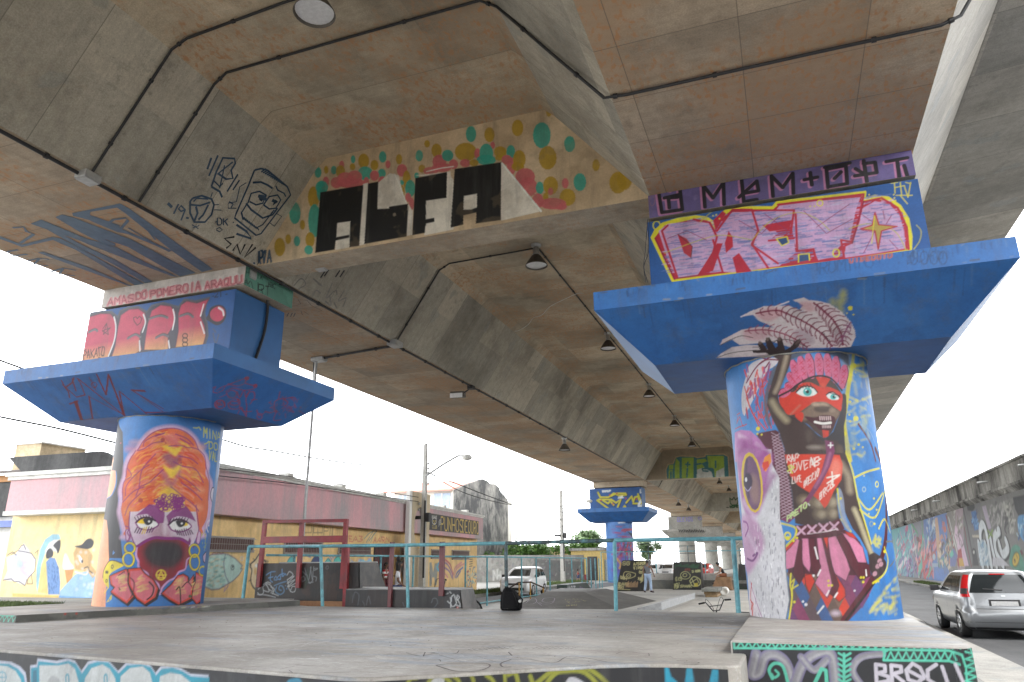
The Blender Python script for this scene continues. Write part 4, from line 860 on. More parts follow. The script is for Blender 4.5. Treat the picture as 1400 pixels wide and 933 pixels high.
def paint_capital_left_side(s):
 s.crop(270, 420, 5.185); R = (176, 52, 44); rd = random.Random(12)
 for L in ([(108,575),(130,565),(110,600),(140,610)], [(140,590),(190,560),(180,590),(150,605)], [(200,560),(260,535),(350,505),(340,540),(420,560)], [(215,545),(280,560),(330,545)], [(200,600),(250,575),(330,590),(400,580)], [(205,610),(225,640),(265,640),(275,605),(240,590),(205,610)], [(280,600),(300,640),(330,590),(345,640),(370,590)], [(345,690),(350,620),(395,600),(405,640),(370,690)], [(380,660),(420,655)], [(160,640),(205,620)], [(285,760),(310,710),(330,740),(385,740)], [(300,710),(340,760),(345,785)], [(350,690),(345,780)], [(220,700),(235,720),(290,720),(300,670),(270,650),(220,680),(220,700)]): s.line(L, 1.0, R, .95, smooth=True)
 s.ring(158, 690, 36, 30, 1.3, R); s.ring(262, 682, 32, 14, 1.0, R); s.ring(350, 506, 12, 9, 1.6, R); s.ring(410, 560, 10, 10, 1.6, R); s.dot(288, 658, 10, 7, R, .8)
 for _ in range(12): x = rd.uniform(125, 190); s.line([(x, 670+rd.uniform(0, 30)), (x+12, 690+rd.uniform(-20, 20))], .9, R)
 for _ in range(30): x = rd.uniform(515, 740); y = rd.uniform(630, 760); s.line([(x, y), (x+rd.uniform(-40, 50), y+rd.uniform(-35, 35))], .9, R, .7)
 for L in ([(585,600),(575,650)], [(545,720),(550,670),(600,650),(640,680),(600,720)], [(620,650),(680,640),(700,660)], [(420,730),(440,770),(480,745)], [(480,740),(520,750),(560,735),(540,800),(590,800)], [(455,820),(480,835)]): s.line(L, 1.1, R, .9, smooth=True)
 s.ring(440, 775, 18, 20, .9, R)

def paint_block_left(s):
 s.crop(0, 360, 2.917); s.clouds((38, 96, 166), .9, .5, .5, 3)
 g = s.vgrad(200, (204, 74, 100), 330, (236, 190, 104), x=500); G2 = lambda U, V: g(U, V)
 A = lambda x: -.155*(x-350)
 outl = [(318,400),(326,330),(340,270),(350,230),(352,205),(400,195),(445,195),(470,215),(480,190),(510,178),(550,175),(585,195),(605,170),(650,158),(690,170),(712,175),(735,145),(780,152),(835,138),(822,165),(815,200),(825,240),(828,290),(815,330),(700,350),(440,378)]
 s.fill(outl, (74, 66, 76), .95, soft=2); s.line(outl, 3.0, (90, 90, 98), .9)
 def grad(U, V):
  u, v = U, V; t = np.clip((v-(.15+.035*u))/.75, 0, 1)[..., None]
  a = np.array(lin((240, 200, 110), s.k)); b = np.array(lin((206, 70, 100), s.k)); w = np.array(lin((232,150,160), s.k))
  return a*(1-t)+b*t
 letters = [[(328,330),(345,290),(352,245),(356,215),(400,202),(440,202),(458,225),(462,260),(455,310),(440,350),(428,378),(322,398)],
               [(445,375),(460,330),(472,250),(482,208),(515,185),(552,182),(578,200),(580,235),(560,275),(556,310),(565,345),(540,362)],
               [(575,345),(580,300),(590,240),(605,190),(640,168),(680,172),(698,195),(696,240),(668,285),(672,320),(670,345)],
               [(700,335),(712,270),(712,200),(722,168),(745,152),(785,160),(832,144),(812,185),(800,215),(815,250),(820,290),(810,325)]]
 for L in letters: s.fill(L, grad); s.line(L, 1.3, (120, 60, 80), .9)
 for L in ([(455,215),(462,255),(455,310),(432,372)], [(572,205),(580,235),(568,275)], [(556,310),(558,350)], [(690,185),(696,220),(688,265)], [(672,310),(676,338)], [(812,165),(800,210)], [(800,235),(815,280)]): s.line(L, 2.2, (240,236,238), smooth=True)
 for L in ([(355,275),(378,265),(388,270)], [(510,300),(540,285),(560,295)], [(595,222),(640,210),(668,218)], [(622,298),(650,285),(670,292)], [(718,212),(750,202),(770,215)]): s.line(L, 3.4, (112,108,116), smooth=True); s.line([(x, y-5) for x, y in L], .9, (60,30,44), smooth=True)
 for L in ([(410,262),(425,240),(432,285),(408,270),(440,258),(412,285),(425,240)],): s.line(L, 1.2, (70, 40, 56))
 s.line([(547,248),(535,232),(532,218),(542,214),(548,222),(555,212),(566,220),(560,238),(547,248)], 1.3, (70,40,56))
 for k in range(4): s.ring(738, 290+k*17, 10, 9, 1.5, (30,22,30))
 s.words('PAKATO', 334, 382, 420, 366, 34, 1.4, (28,22,28), jit=3); s.words('...-', 345, 392, 405, 380, 10, 1.4, (28,22,28), jit=2)
 s.fill([(830,205),(840,178),(870,166),(895,175),(903,205),(890,235),(865,248),(838,235),(822,222)], (66,62,72), smooth=True); s.fill([(838,200),(850,182),(875,172),(893,185),(897,205),(882,228),(860,232),(842,220)], grad, smooth=True); s.line([(872,178),(888,190),(892,208)], 2.6, (240,236,238), smooth=True)
 s.words('21', 856, 136, 892, 132, 20, 1.5, (26,40,70)); s.line([(900,124),(906,124)], 1.5, (26,40,70)); s.line([(848,132),(852,132)], 1.5, (26,40,70))
 for L in ([(850,280),(860,320),(872,285)], [(858,318),(846,335)], [(860,275),(850,262)]): s.line(L, 2.4, (70,92,126), smooth=True)

def paint_block_far(s):
 s.crop(780, 560, 4.664); Y, K, W = (214, 206, 60), (30, 44, 70), (226, 232, 236)
 LL = ([(175,530),(190,560),(240,560),(295,535),(350,535),(355,545),(310,550),(275,535),(250,555)], [(170,580),(245,635)], [(180,575),(260,575),(240,600),(205,580)], [(260,575),(290,595),(320,575),(300,625)], [(245,575),(275,610)], [(355,595),(390,555),(400,590),(410,560),(430,555),(445,600),(400,600)], [(335,630),(345,615),(355,630)], [(430,540),(455,600)])
 for L in LL: s.line([(x+2, y+2) for x, y in L], 3.4, K)
 for L in LL: s.line(L, 2.2, Y)
 for x, y in ((250,545),(195,580),(270,603),(352,568),(295,537),(420,572)): s.dot(x, y, 5, 5, (200, 60, 70))
 s.words('WARUP', 203, 527, 258, 524, 9, 1.2, W); s.words('AAEL', 305, 568, 340, 562, 10, 1.2, W); s.words('LSH', 445, 532, 470, 525, 22, 1.4, W); s.words('GRFS', 432, 620, 450, 590, 16, 1.3, W); s.words('GSHI', 434, 628, 462, 618, 12, 1.2, W)

# ------------------------------------------------------------------ materials of the place
M_SOFFIT = concrete('soffit_concrete', (.50, .405, .30), .76, rust=1.25, sx=1.62, sy=1.25)
M_WEB = concrete('web_concrete', (.47, .435, .36), .66, rust=.05, sy=1.25)
M_SLAB = concrete('slab_concrete', (.50, .42, .31), .62, rust=.8, sy=2.5)
M_OUTER = concrete('outer_concrete', (.30, .285, .26), .75, sy=1.9)
M_DIA = concrete('diaphragm_concrete', (.50, .42, .32), .74, rust=.3)
M_PIERC = concrete('pier_concrete', (.33, .32, .29), .72)
M_FLOOR = concrete('skate_floor_concrete', (.47, .46, .435), .82, rough=.6, sy=4.0, sx=4.0)
M_WALK = concrete('sidewalk_concrete', (.42, .415, .395), .75, sx=1.4, sy=1.4)
M_CURB = concrete('kerb_concrete', (.22, .22, .2), .55)
M_PAINTED = painted()
M_PAINTFILM = plain('blue_spray_paint', (.06, .105, .165), .6, var=.3, scale=5)
M_DARKPAINT = plain('black_spray_paint', (.03, .03, .033), .6, var=.3, scale=5)
M_GREYPAINT = plain('faded_grey_paint', (.26, .24, .22), .7, var=.3)
M_BLACK = plain('black_conduit', (.018, .018, .02), .5)
M_GALV = plain('galvanised_box', (.42, .42, .41), .45, .3)

def asphalt(name, base=(.088, .09, .094)):
 m, nt, b = nmat(name)
 n1 = noise_n(nt, .35, 8, .65); n2 = noise_n(nt, 60, 4, .7); n3 = noise_n(nt, 2.4, 6, .6, stretch=(1, .25, 1))
 c = mix(nt, ramp(nt, n1.outputs[0], .4, .62).outputs[0], base, tuple(v*1.5 for v in base))
 c = mix(nt, .7, c, ramp(nt, n2.outputs[0], .3, .75, (.55, .55, .55, 1), (1.4, 1.4, 1.4, 1)).outputs[0], 'MULTIPLY')
 c = mix(nt, .5, c, ramp(nt, n3.outputs[0], .3, .7, (.7, .7, .7, 1), (1.2, 1.2, 1.2, 1)).outputs[0], 'MULTIPLY')
 nt.links.new(c, b.inputs['Base Color']); b.inputs['Roughness'].default_value = .75
 bump(nt, b, n2.outputs[0], .5, .006); return m
M_ASPH = asphalt('asphalt')

def platform_mat():
 """worn troweled concrete with rubbed paint: bluish, pale and rusty scuffs"""
 m, nt, b = nmat('platform_concrete')
 n1 = noise_n(nt, .5, 8, .62); n2 = noise_n(nt, 14, 7, .7); n3 = noise_n(nt, .9, 6, .65, stretch=(.5, 1.8, 1)); n4 = noise_n(nt, 3.2, 8, .72, stretch=(.35, 2.2, 1))
 n5 = noise_n(nt, 1.3, 7, .7, stretch=(.6, 1.4, 1.7)); n6 = noise_n(nt, 55, 4, .6)
 c = mix(nt, ramp(nt, n1.outputs[0], .36, .64).outputs[0], (.36, .345, .32), (.245, .23, .21))
 c = mix(nt, ramp(nt, n3.outputs[0], .53, .62, (0, 0, 0, 1), (.5, .5, .5, 1)).outputs[0], c, (.17, .235, .32))
 c = mix(nt, ramp(nt, n4.outputs[0], .58, .66, (0, 0, 0, 1), (.7, .7, .7, 1)).outputs[0], c, (.56, .57, .57))
 c = mix(nt, ramp(nt, n5.outputs[0], .56, .66, (0, 0, 0, 1), (.5, .5, .5, 1)).outputs[0], c, (.20, .165, .15))
 n7 = noise_n(nt, 2.3, 10, .8); c = mix(nt, ramp(nt, n7.outputs[0], .56, .64, (0, 0, 0, 1), (.45, .45, .45, 1)).outputs[0], c, (.13, .12, .11))
 c = mix(nt, .8, c, ramp(nt, n2.outputs[0], .25, .78, (.68, .68, .68, 1), (1.22, 1.22, 1.22, 1)).outputs[0], 'MULTIPLY')
 c = mix(nt, .35, c, ramp(nt, n6.outputs[0], .3, .7, (.7, .7, .7, 1), (1.2, 1.2, 1.2, 1)).outputs[0], 'MULTIPLY')
 nt.links.new(c, b.inputs['Base Color'])
 rr = ramp(nt, n1.outputs[0], .3, .7, (.42, .42, .42, 1), (.7, .7, .7, 1)); nt.links.new(rr.outputs[0], b.inputs['Roughness'])
 bump(nt, b, n2.outputs[0], .3, .006); return m
M_PLAT = platform_mat()

def struct(name, mb, m, **k):
 o = mb.build(name, m, **k); o['kind'] = 'structure'; return o

# ------------------------------------------------------------------ ground
gm, nt, b = nmat('pale_dusty_ground')
n1 = noise_n(nt, .08, 8, .6); n2 = noise_n(nt, 3, 6, .7)
c = mix(nt, ramp(nt, n1.outputs[0], .4, .6).outputs[0], (.45, .44, .41), (.37, .36, .33))
c = mix(nt, .5, c, ramp(nt, n2.outputs[0], .3, .7, (.75, .75, .75, 1), (1.15, 1.15, 1.15, 1)).outputs[0], 'MULTIPLY')
nt.links.new(c, b.inputs['Base Color']); b.inputs['Roughness'].default_value = .9
struct('ground', MB().box((-900, -400, -.5), (900, 1500, 0)), gm)
wm, nt, b = nmat('calm_grey_water'); b.inputs['Base Color'].default_value = (.30, .40, .44, 1); b.inputs['Roughness'].default_value = .25
nn = noise_n(nt, .6, 4, .6); bump(nt, b, nn.outputs[0], .3, .1)
struct('water', MB().quad([(-500, 260, .05), (900, 260, .05), (900, 1499, .05), (-500, 1499, .05)]), wm)
struct('skate_floor', MB().quad([(-12.3, 8, .004), (1.6, 8, .004), (1.6, 52, .004), (-12.3, 52, .004)]), M_FLOOR)
struct('road', MB().quad([(3.15, -30, .006), (8.0, -30, .006), (8.0, 200, .006), (3.15, 200, .006)]), M_ASPH)
struct('street', MB().quad([(-15.2, 17.7, .006), (-12.55, 17.7, .006), (-12.55, 200, .006), (-15.2, 200, .006)]), M_ASPH)
struct('sidewalk', MB().box((1.72, -30, 0), (3.15, 120, .13)), M_WALK, bevel=.02)
struct('pavement', MB().box((8.0, -30, 0), (10.45, 200, .13)), M_WALK, bevel=.02)
struct('kerb', MB().box((-16.3, 31, 0), (-15.2, 60, .16)), M_CURB, bevel=.02)
_plat = [(-26, 8.3), (-9.41, 6.93), (-6.3, 6.55), (-3.95, 6.27), (-3.72, 6.33), (-3.2, 6.72), (-2.55, 7.3), (-1.95, 7.8), (-1.6, 8.0), (-1.2, 8.1), (-.72, 8.12), (-.60, 8.25), (-.60, 9.6), (-.76, 9.6), (-.76, 16.25), (-11.3, 16.05), (-13.0, 17.0), (-26, 17.0)]
platform = struct('raised_platform', MB().prism(_plat, 0, .70), M_PLAT, bevel=.025)
forecourt = struct('forecourt', MB().prism([(-40, 11.0), (-16.2, 11.0), (-16.0, 14), (-12.9, 16.7), (-12.9, 17.6), (-40, 17.6)], 0, .79), M_WALK)

# ------------------------------------------------------------------ viaduct
ZS, ZT = 8.55, 11.10                          # girder soffit, underside of the deck slab
PIERS = [-38.0, 13.76, 65.3, 111.0, 146.0, 181.0, 216.0]
Y0, Y1 = -60.0, 240.0
viaduct = thing('viaduct', 'concrete viaduct crossing overhead, graffiti on its girders and cross walls', 'viaduct', (-6.6, 13.76, 0))
def girder(sec, name, mats):
 """sec: list of (x,z) ; faces get materials by side"""
 mb = MB(); n = len(sec)
 for i in range(n):
  (x1, z1, mi) = sec[i]; (x2, z2, _) = sec[(i+1) % n]
  mb.add([(x1, Y0, z1), (x2, Y0, z2), (x2, Y1, z2), (x1, Y1, z1)], [(0, 1, 2, 3)], mi)
 mb.add([(x, Y0, z) for x, z, _ in sec], [tuple(range(n))]); mb.add([(x, Y1, z) for x, z, _ in sec], [tuple(range(n-1, -1, -1))])
 return mb.build(name, mats, viaduct)
# left girder: soffit, inner web (with a small haunch), outer web
girder([(-16.1, ZS, 0), (-11.33, ZS, 1), (-9.82, 10.86, 2), (-9.55, ZT, 1), (-9.55, 11.45, 1), (-17.85, 11.45, 1), (-17.85, ZT, 3)], 'box_girder', [M_SOFFIT, M_WEB, M_SLAB, M_OUTER])
girder([(2.76, ZS, 3), (4.45, ZT, 1), (4.45, 11.45, 1), (-4.0, 11.45, 1), (-4.0, ZT, 2), (-3.75, 10.86, 1), (-1.85, ZS, 0)], 'box_girder', [M_SOFFIT, M_WEB, M_SLAB, M_OUTER])
MB().box((-9.55, Y0, ZT), (-4.0, Y1, 11.42)).build('deck_slab', M_SLAB, viaduct)
def cant(x0, x1):
 mb = MB(); sx = 1 if x1 > x0 else -1
 P = [(x0, ZT), (x1, 11.34), (x1, 11.28), (x1+sx*.0, 12.55), (x1-sx*.22, 12.55), (x1-sx*.30, 11.62), (x0, 11.46)]
 P = [(x0, ZT), (x1, 11.34), (x1, 12.5), (x1-sx*.22, 12.5), (x1-sx*.30, 11.62), (x0, 11.46)]
 return mb.extrude([(x, Y0, z) for x, z in P], (0, Y1-Y0, 0)).build('cantilever_slab', M_OUTER, viaduct)
cant(4.46, 7.35); cant(-17.86, -20.7)
YD = 12.95                                     # front face of the near cross wall
_L = lambda z: -11.33+(np.asarray(z)-ZS)*(1.51/2.31); _R = lambda z: -1.85-(np.asarray(z)-ZS)*(1.9/2.31)
for i, yp in enumerate(PIERS):
 yd = yp-.81; zt = ZT-.003
 P = [(-11.30, ZS+.003), (-1.88, ZS+.003), (-3.78, 10.86), (-4.02, zt), (-9.53, zt), (-9.80, 10.86)]
 mb = MB(); mb.extrude([(x, yd+.012, z) for x, z in P], (0, .82, 0))
 if yp == 13.76:
  s = Surf('plane', 0, 9.5, 0, 2.55, .016, (186, 164, 134), 1.25, O=(-11.33, yd, ZS+.003), eu=(1, 0, 0), ev=(0, 0, 1))
  paint_alfa(s)
  s.grid(mb, 1, left=lambda v: _L(v+ZS)+11.33+.0, right=lambda v: _R(v+ZS)+11.33)
  mb.quad([(-11.30, yd, ZS+.003), (-1.88, yd, ZS+.003), (-1.88, yd+.013, ZS+.003), (-11.3, yd+.013, ZS+.003)])
  mb.build('cross_wall', [M_DIA, M_PAINTED], viaduct, 'cross wall with black block letters and coloured spots')
 elif yp == 65.3:
  s = Surf('plane', 0, 9.5, 0, 2.55, .045, (150, 136, 116), 1.0, O=(-11.33, yd, ZS+.003), eu=(1, 0, 0), ev=(0, 0, 1))
  paint_green_letters(s)
  s.grid(mb, 1, left=lambda v: _L(v+ZS)+11.33+.0, right=lambda v: _R(v+ZS)+11.33)
  mb.build('cross_wall', [M_DIA, M_PAINTED], viaduct, 'cross wall with lime green block lettering')
 else:
  if yp == 111.0:
   s = Surf('plane', 0, 9.5, 0, 2.55, .06, (176, 172, 160), 1.0, O=(-11.33, yd, ZS+.003), eu=(1, 0, 0), ev=(0, 0, 1))
   paint_crown(s)
   s.grid(mb, 1, left=lambda v: _L(v+ZS)+11.33+.0, right=lambda v: _R(v+ZS)+11.33)
   mb.build('cross_wall', [M_DIA, M_PAINTED], viaduct, 'cross wall with small green crown')
  else: mb.build('cross_wall', M_DIA, viaduct)
 for cx, w0, w1 in ((-13.8, -2.26, 2.27), (.42, -2.3, 2.3)):
  mb = MB(); a, bb = cx+w0, cx+w1; yf = yp-.92
  mb.box((a, yf+.003, 8.06), (bb, yp+.92, ZS-.002))
  if yp == 13.76:
   left = cx < -5
   s = Surf('plane', 0, bb-a, 0, .487, .014 if left else .011, (205, 198, 192) if left else (112, 98, 150), .95 if left else .8, O=(a, yf, 8.061), eu=(1, 0, 0), ev=(0, 0, 1))
   (paint_band_left if left else paint_band_right)(s); s.grid(mb, 1)
   if left:
    s2 = Surf('plane', 0, 1.83, 0, .487, .014, (112, 170, 150), .8, O=(bb+.003, yf+.004, 8.061), eu=(0, 1, 0), ev=(0, 0, 1))
    paint_band_side(s2); s2.grid(mb, 1)
   mb.build('bearing_beam', [M_DIA, M_PAINTED], viaduct, 'whitish beam with red scrawled letters' if left else 'violet beam with black and pink letters')
  else: mb.build('bearing_beam', M_DIA, viaduct)

# paint on the girder faces -------------------------------------------------------
M_PBLUE = plain('blue_grey_roller_paint', (.11, .17, .235), .6, var=.25)
so = (np.array([-16, 0, ZS]), (1, 0, 0), (0, 1, 0))
p = PlanePaint(*so, crop=(0, 260, 4.0), off=.006)
p.fill([(395,125),(630,78),(655,72),(662,92),(495,118),(492,135),(655,192),(655,206),(400,140)])
p.fill([(655,72),(700,95),(1165,432),(1105,447),(945,335),(690,130),(640,95)])
p.fill([(492,150),(655,206),(830,280),(940,330),(925,338),(850,303),(700,240),(640,228),(495,168)])
p.fill([(302,147),(340,132),(400,148),(720,270),(1070,452),(985,472),(700,310),(560,262),(632,292),(630,306),(560,290),(440,230)])
p.fill([(167,183),(225,160),(470,262),(640,312),(800,395),(975,474),(940,470),(700,380),(470,290),(430,272)])
p.fill([(215,190),(235,184),(450,298),(640,385),(835,500),(795,508),(620,405),(440,318)])
p.fill([(0,250),(120,297),(285,255),(330,262),(440,318),(790,512),(745,524),(420,328),(290,272),(120,310),(0,266)])
p.fill([(205,340),(235,335),(480,420),(700,515),(735,527),(700,522),(470,438)])
for L, w in (([(70,205),(130,200),(145,225),(185,240),(110,290)], 16), ([(100,325),(40,335),(70,358),(150,350)], 14), ([(150,385),(215,372),(270,378)], 13), ([(215,375),(185,405),(265,412)], 13), ([(275,447),(345,425),(415,437)], 13), ([(345,428),(325,458),(410,467)], 13), ([(600,175),(620,160),(690,150),(700,165),(660,210),(620,190)], 16), ([(700,205),(830,280)], 10), ([(770,170),(850,270)], 9)): p.line(L, w/4*1.0)
p.mb.build('painted_tag', M_PBLUE, viaduct, 'long blue grey painted tag on the soffit')
_e = np.array([1.51, 0, 2.31]); _e = _e/np.linalg.norm(_e)
p = PlanePaint((-11.33, 0, ZS), (0, 1, 0), _e, crop=(210, 190, 4.443), off=.006)
for L, w in (([(325,185),(350,115)], 14), ([(335,225),(390,100)], 12), ([(350,290),(380,200),(420,115),(490,120),(495,150),(470,190),(480,240),(440,245),(390,210)], 13),
             ([(350,290),(400,320),(415,355)], 13), ([(385,215),(480,140)], 9), ([(430,160),(400,300)], 8), ([(360,250),(400,290),(420,270)], 9), ([(445,320),(510,215)], 11), ([(480,310),(520,250)], 10),
             ([(85,390),(110,415)], 18), ([(120,455),(150,395)], 11), ([(190,430),(165,440),(150,425),(165,405),(190,430),(165,495)], 11), ([(195,478),(212,482)], 12),
             ([(235,360),(290,345),(350,365),(365,400),(350,460),(310,505),(245,505),(220,450),(220,380),(235,360)], 13), ([(225,400),(280,405),(340,385)], 12), ([(255,410),(265,450),(245,500)], 14), ([(330,400),(300,460),(270,490)], 13), ([(240,380),(260,360),(330,365)], 10),
             ([(355,325),(345,355)], 6), ([(370,400),(395,397)], 5), ([(365,430),(410,432)], 5), ([(230,520),(270,545)], 6), ([(235,540),(275,525)], 6),
             ([(610,190),(570,290),(500,450),(490,480),(620,585),(650,575),(760,430),(830,340),(810,290),(690,190),(650,180),(610,190)], 11),
             ([(600,265),(650,262),(690,280),(720,300)], 12), ([(740,285),(750,310),(790,330),(800,350)], 8), ([(570,390),(590,330),(640,318),(680,340),(660,390),(620,400),(580,380)], 10), ([(665,400),(700,350),(750,340),(770,370),(740,420),(700,425),(665,400)], 10),
             ([(560,390),(590,430),(660,480),(720,460),(750,420)], 12), ([(530,440),(540,480),(620,540),(660,520),(730,430)], 9), ([(560,400),(530,450),(540,490)], 9), ([(740,450),(775,470),(730,530),(705,510)], 6), ([(560,265),(520,290),(500,380),(450,390),(450,420),(500,420)], 6),
             ([(500,520),(560,560),(590,605),(500,575)], 14), ([(455,380),(480,395),(465,420)], 8)):
 p.line(L, w/4.443)
for k in range(14): p.line([(650+k*11, 200+k*6), (680+k*10, 180+k*8.5)], 2.2)
for k in range(10): p.line([(535+k*10, 465+k*8), (545+k*10, 490+k*7)], 1.6)
p.line([(630,345),(680,350),(650,370),(635,355),(680,365)], 4.5); p.line([(715,370),(745,385),(725,398),(740,370)], 4.5)
p.words('DK', 382, 520, 455, 525, 42, w=1.7); p.words('...', 430, 548, 480, 572, 20, w=2); p.line([(375,545),(395,535),(412,550),(395,562),(375,550)], 1.4)
p.words('RVA', 635, 755, 735, 735, 75, w=3.2); p.line([(600,748),(610,756)], 2.5); p.line([(735,728),(742,734)], 2.5)
for (x, y) in ((370, 500), (475, 503)): p.line([(x, y), (x+6, y+2)], 2)
p.mb.build('painted_tag', M_PAINTFILM, viaduct, 'dark blue scrawled face and tags on the inclined web')
p = PlanePaint((-11.33, 0, ZS), (0, 1, 0), _e, crop=(210, 190, 4.443), off=.006)
for L in ([(490,595),(430,605),(470,640),(440,665)], [(480,680),(505,640),(525,700),(555,640)], [(600,640),(550,720),(620,660)]): p.line(L, 3.0)
p.X = (330, 330, 4.909)
for a in ((560, 200), (585, 190), (660, 195), (690, 195)): p.line([(a[0], a[1]), (a[0]-30, a[1]+45)], 2.6)
p.mb.build('painted_tag', M_DARKPAINT, viaduct, 'black angular tag below the scrawled face')
p = PlanePaint((-11.33, 0, ZS), (0, 1, 0), _e, crop=(330, 330, 4.909), off=.006)
for L in ([(350,300),(400,250),(430,290),(380,320)], [(480,250),(540,300),(510,280)], [(470,380),(500,330),(530,350)], [(610,280),(570,380),(630,330),(640,360)], [(560,400),(600,430),(590,360)], [(690,330),(650,400),(700,380),(680,440)], [(640,450),(620,410)]): p.line(L, 2.2, smooth=True)
p.mb.build('painted_tag', M_GREYPAINT, viaduct, 'faded pale grey tag behind the cross wall')
p = PlanePaint(*so, crop=(330, 330, 4.909), off=.006)
rr = random.Random(3)
for L in ([(235,375),(290,385),(310,370),(300,410),(330,440),(400,420),(380,390),(440,395),(470,430),(540,465),(510,475)], [(340,460),(400,465),(410,495)], [(420,470),(450,490)], [(240,385),(300,400)]): p.line(L, .7)
for a in (305, 330, 350): p.line([(a, 505), (a+12, 480)], 1.2)
p.mb.build('painted_tag', M_DARKPAINT, viaduct, 'thin black scribble on the soffit beside the left pier')
# hatch of black writing on the far part of the right girder's inner web
_e2 = np.array([-1.9, 0, 2.31]); _e2 = _e2/np.linalg.norm(_e2)
p = PlanePaint((-1.85, 0, ZS), (0, 1, 0), _e2, crop=(780, 560, 4.664), off=.01)
rr = random.Random(5)
for k in range(34):
 t = rr.random(); x = 915+t*135; y = 10+t*190+rr.uniform(-8, 20)
 p.line([(x, y), (x+rr.uniform(6, 22), y+rr.uniform(18, 38))], .45)
p.mb.build('painted_tag', M_DARKPAINT, viaduct, 'black scribbled hatching on the web near the right pier')

# ------------------------------------------------------------------ piers
def pier(cx, cy, label, which):
 t = thing('pier', label, 'pier', (cx, cy, 0), 'viaduct piers')
 r0, r1, zt = 1.165, 1.20, 5.035
 rf = lambda v: r0+(r1-r0)*np.clip(v/zt, 0, 1)
 if which in ('R', 'L', 'B'):
  res = {'R': .0125, 'L': .016, 'B': .045}[which]
  zb = {'R': .80, 'L': .80, 'B': 0}[which]
  base = {'R': (60, 132, 202), 'L': (56, 126, 196), 'B': (84, 134, 202)}[which]
  s = Surf('cyl', -2.05*1.18, 1.95*1.18, zb, zt, res, base, .80, c=(cx, cy), r=1.18); s.rfun = rf
  {'R': paint_right_column, 'L': paint_left_column, 'B': paint_far_column}[which](s)
  mb = MB(); s.grid(mb, 0)
  a0, a1 = s.u1/s.r, 2*math.pi+s.u0/s.r; th = np.linspace(a0, a1, 14); V = []
  for z in (zb, zt): V += [(cx+math.sin(q)*rf(z), cy-math.cos(q)*rf(z), z) for q in th]
  n = len(th); mb.add(V, [(i, i+1, n+i+1, n+i) for i in range(n-1)], 1, smooth=True)
  if zb > 0: mb.lathe([(1.165, 0), (1.165, zb)], (cx, cy, 0), n=40, mi=1)
  mb.build('column', [M_PAINTED, M_BLUE], t)
 else:
  MB().lathe([(1.165, 0), (1.19, zt)], (cx, cy, 0), n=40).build('column', M_PIERC, t)
 blue = which in ('R', 'L', 'B'); mt = M_BLUE if blue else M_PIERC
 # flared capital
 w, d, wb, db, z1, z2, z3 = 3.14, 2.24, 2.32, 1.23, 5.04, 5.845, 6.176
 B = [(cx-wb, cy-db, z1), (cx+wb, cy-db, z1), (cx+wb, cy+db, z1), (cx-wb, cy+db, z1)]
 T = [(cx-w, cy-d, z2), (cx+w, cy-d, z2), (cx+w, cy+d, z2), (cx-w, cy+d, z2)]
 U = [(x, y, z3) for x, y, _ in T]
 mb = MB()
 faces = [(B[1], B[2], T[2], T[1]), (B[2], B[3], T[3], T[2]), (T[1], T[2], U[2], U[1]), (T[2], T[3], U[3], U[2]), (T[3], T[0], U[0], U[3]), tuple(U)]
 for q in faces: mb.quad(q)
 if blue:
  sl = np.array([0, db-d, z2-z1]); H = np.linalg.norm(sl); ev = sl/H
  res = {'R': .014, 'L': .018, 'B': .12}[which]
  cb = (44, 104, 172)
  s = Surf('plane', 0, 2*w, 0, H, res, cb, .80, O=(cx-w, cy-db, z1), eu=(1, 0, 0), ev=ev)
  weather(s, 40, 3)
  if which == 'R': paint_feathers(s)
  if which == 'L': paint_capital_left(s)
  s.grid(mb, 1, left=lambda v: (w-wb)*(1-v/H), right=lambda v: 2*w-(w-wb)*(1-v/H))
  s = Surf('plane', 0, 2*wb, 0, 2*db, res*1.3, cb, .80, O=(cx-wb, cy-db, z1), eu=(1, 0, 0), ev=(0, 1, 0))
  if which == 'R': paint_feathers(s)
  s.grid(mb, 1)
  s = Surf('plane', 0, 2*w, 0, z3-z2, res*1.2, (46, 108, 178), .80, O=(cx-w, cy-d-.001, z2), eu=(1, 0, 0), ev=(0, 0, 1))
  if which == 'R': paint_fascia_right(s)
  weather(s, 90, 8)
  s.grid(mb, 1)
  # the right-hand (west or east) flare, painted too
  sl = np.array([w-wb, 0, z2-z1]); H2 = np.linalg.norm(sl)
  if which == 'L':
   s = Surf('plane', 0, 2*d, 0, H2, .02, cb, .80, O=(cx+wb+.002, cy-d, z1), eu=(0, 1, 0), ev=sl/H2)
   paint_capital_left_side(s)
   s.grid(mb, 1, left=lambda v: (d-db)*(1-v/H2), right=lambda v: 2*d-(d-db)*(1-v/H2))
  mb.quad((B[3], B[0], T[0], T[3]))
 else:
  for q in ((B[0], B[1], T[1], T[0]), (B[3], B[0], T[0], T[3]), (B[0], B[3], B[2], B[1]), (T[0], T[1], U[1], U[0])): mb.quad(q)
 mb.build('capital', [mt, M_PAINTED], t)
 # upper block
 bw, bd, z4 = 2.335, .923, 7.98
 mb = MB()
 if blue:
  x0, x1, y0, y1 = cx-bw, cx+bw, cy-bd, cy+bd
  mb.box((x0, y0+.004, z3+.002), (x1, y1, z4))
  res = {'R': .0125, 'L': .016, 'B': .06}[which]
  s = Surf('plane', 0, 2*bw, 0, z4-z3, res, (36, 90, 156), .80, O=(x0, y0, z3+.002), eu=(1, 0, 0), ev=(0, 0, 1))
  {'R': paint_block_right, 'L': paint_block_left, 'B': paint_block_far}[which](s); s.grid(mb, 1)
 else: mb.box((cx-bw, cy-bd, z3+.002), (cx+bw, cy+bd, z4))
 mb.build('block', [mt, M_PAINTED], t)
 mb = MB()
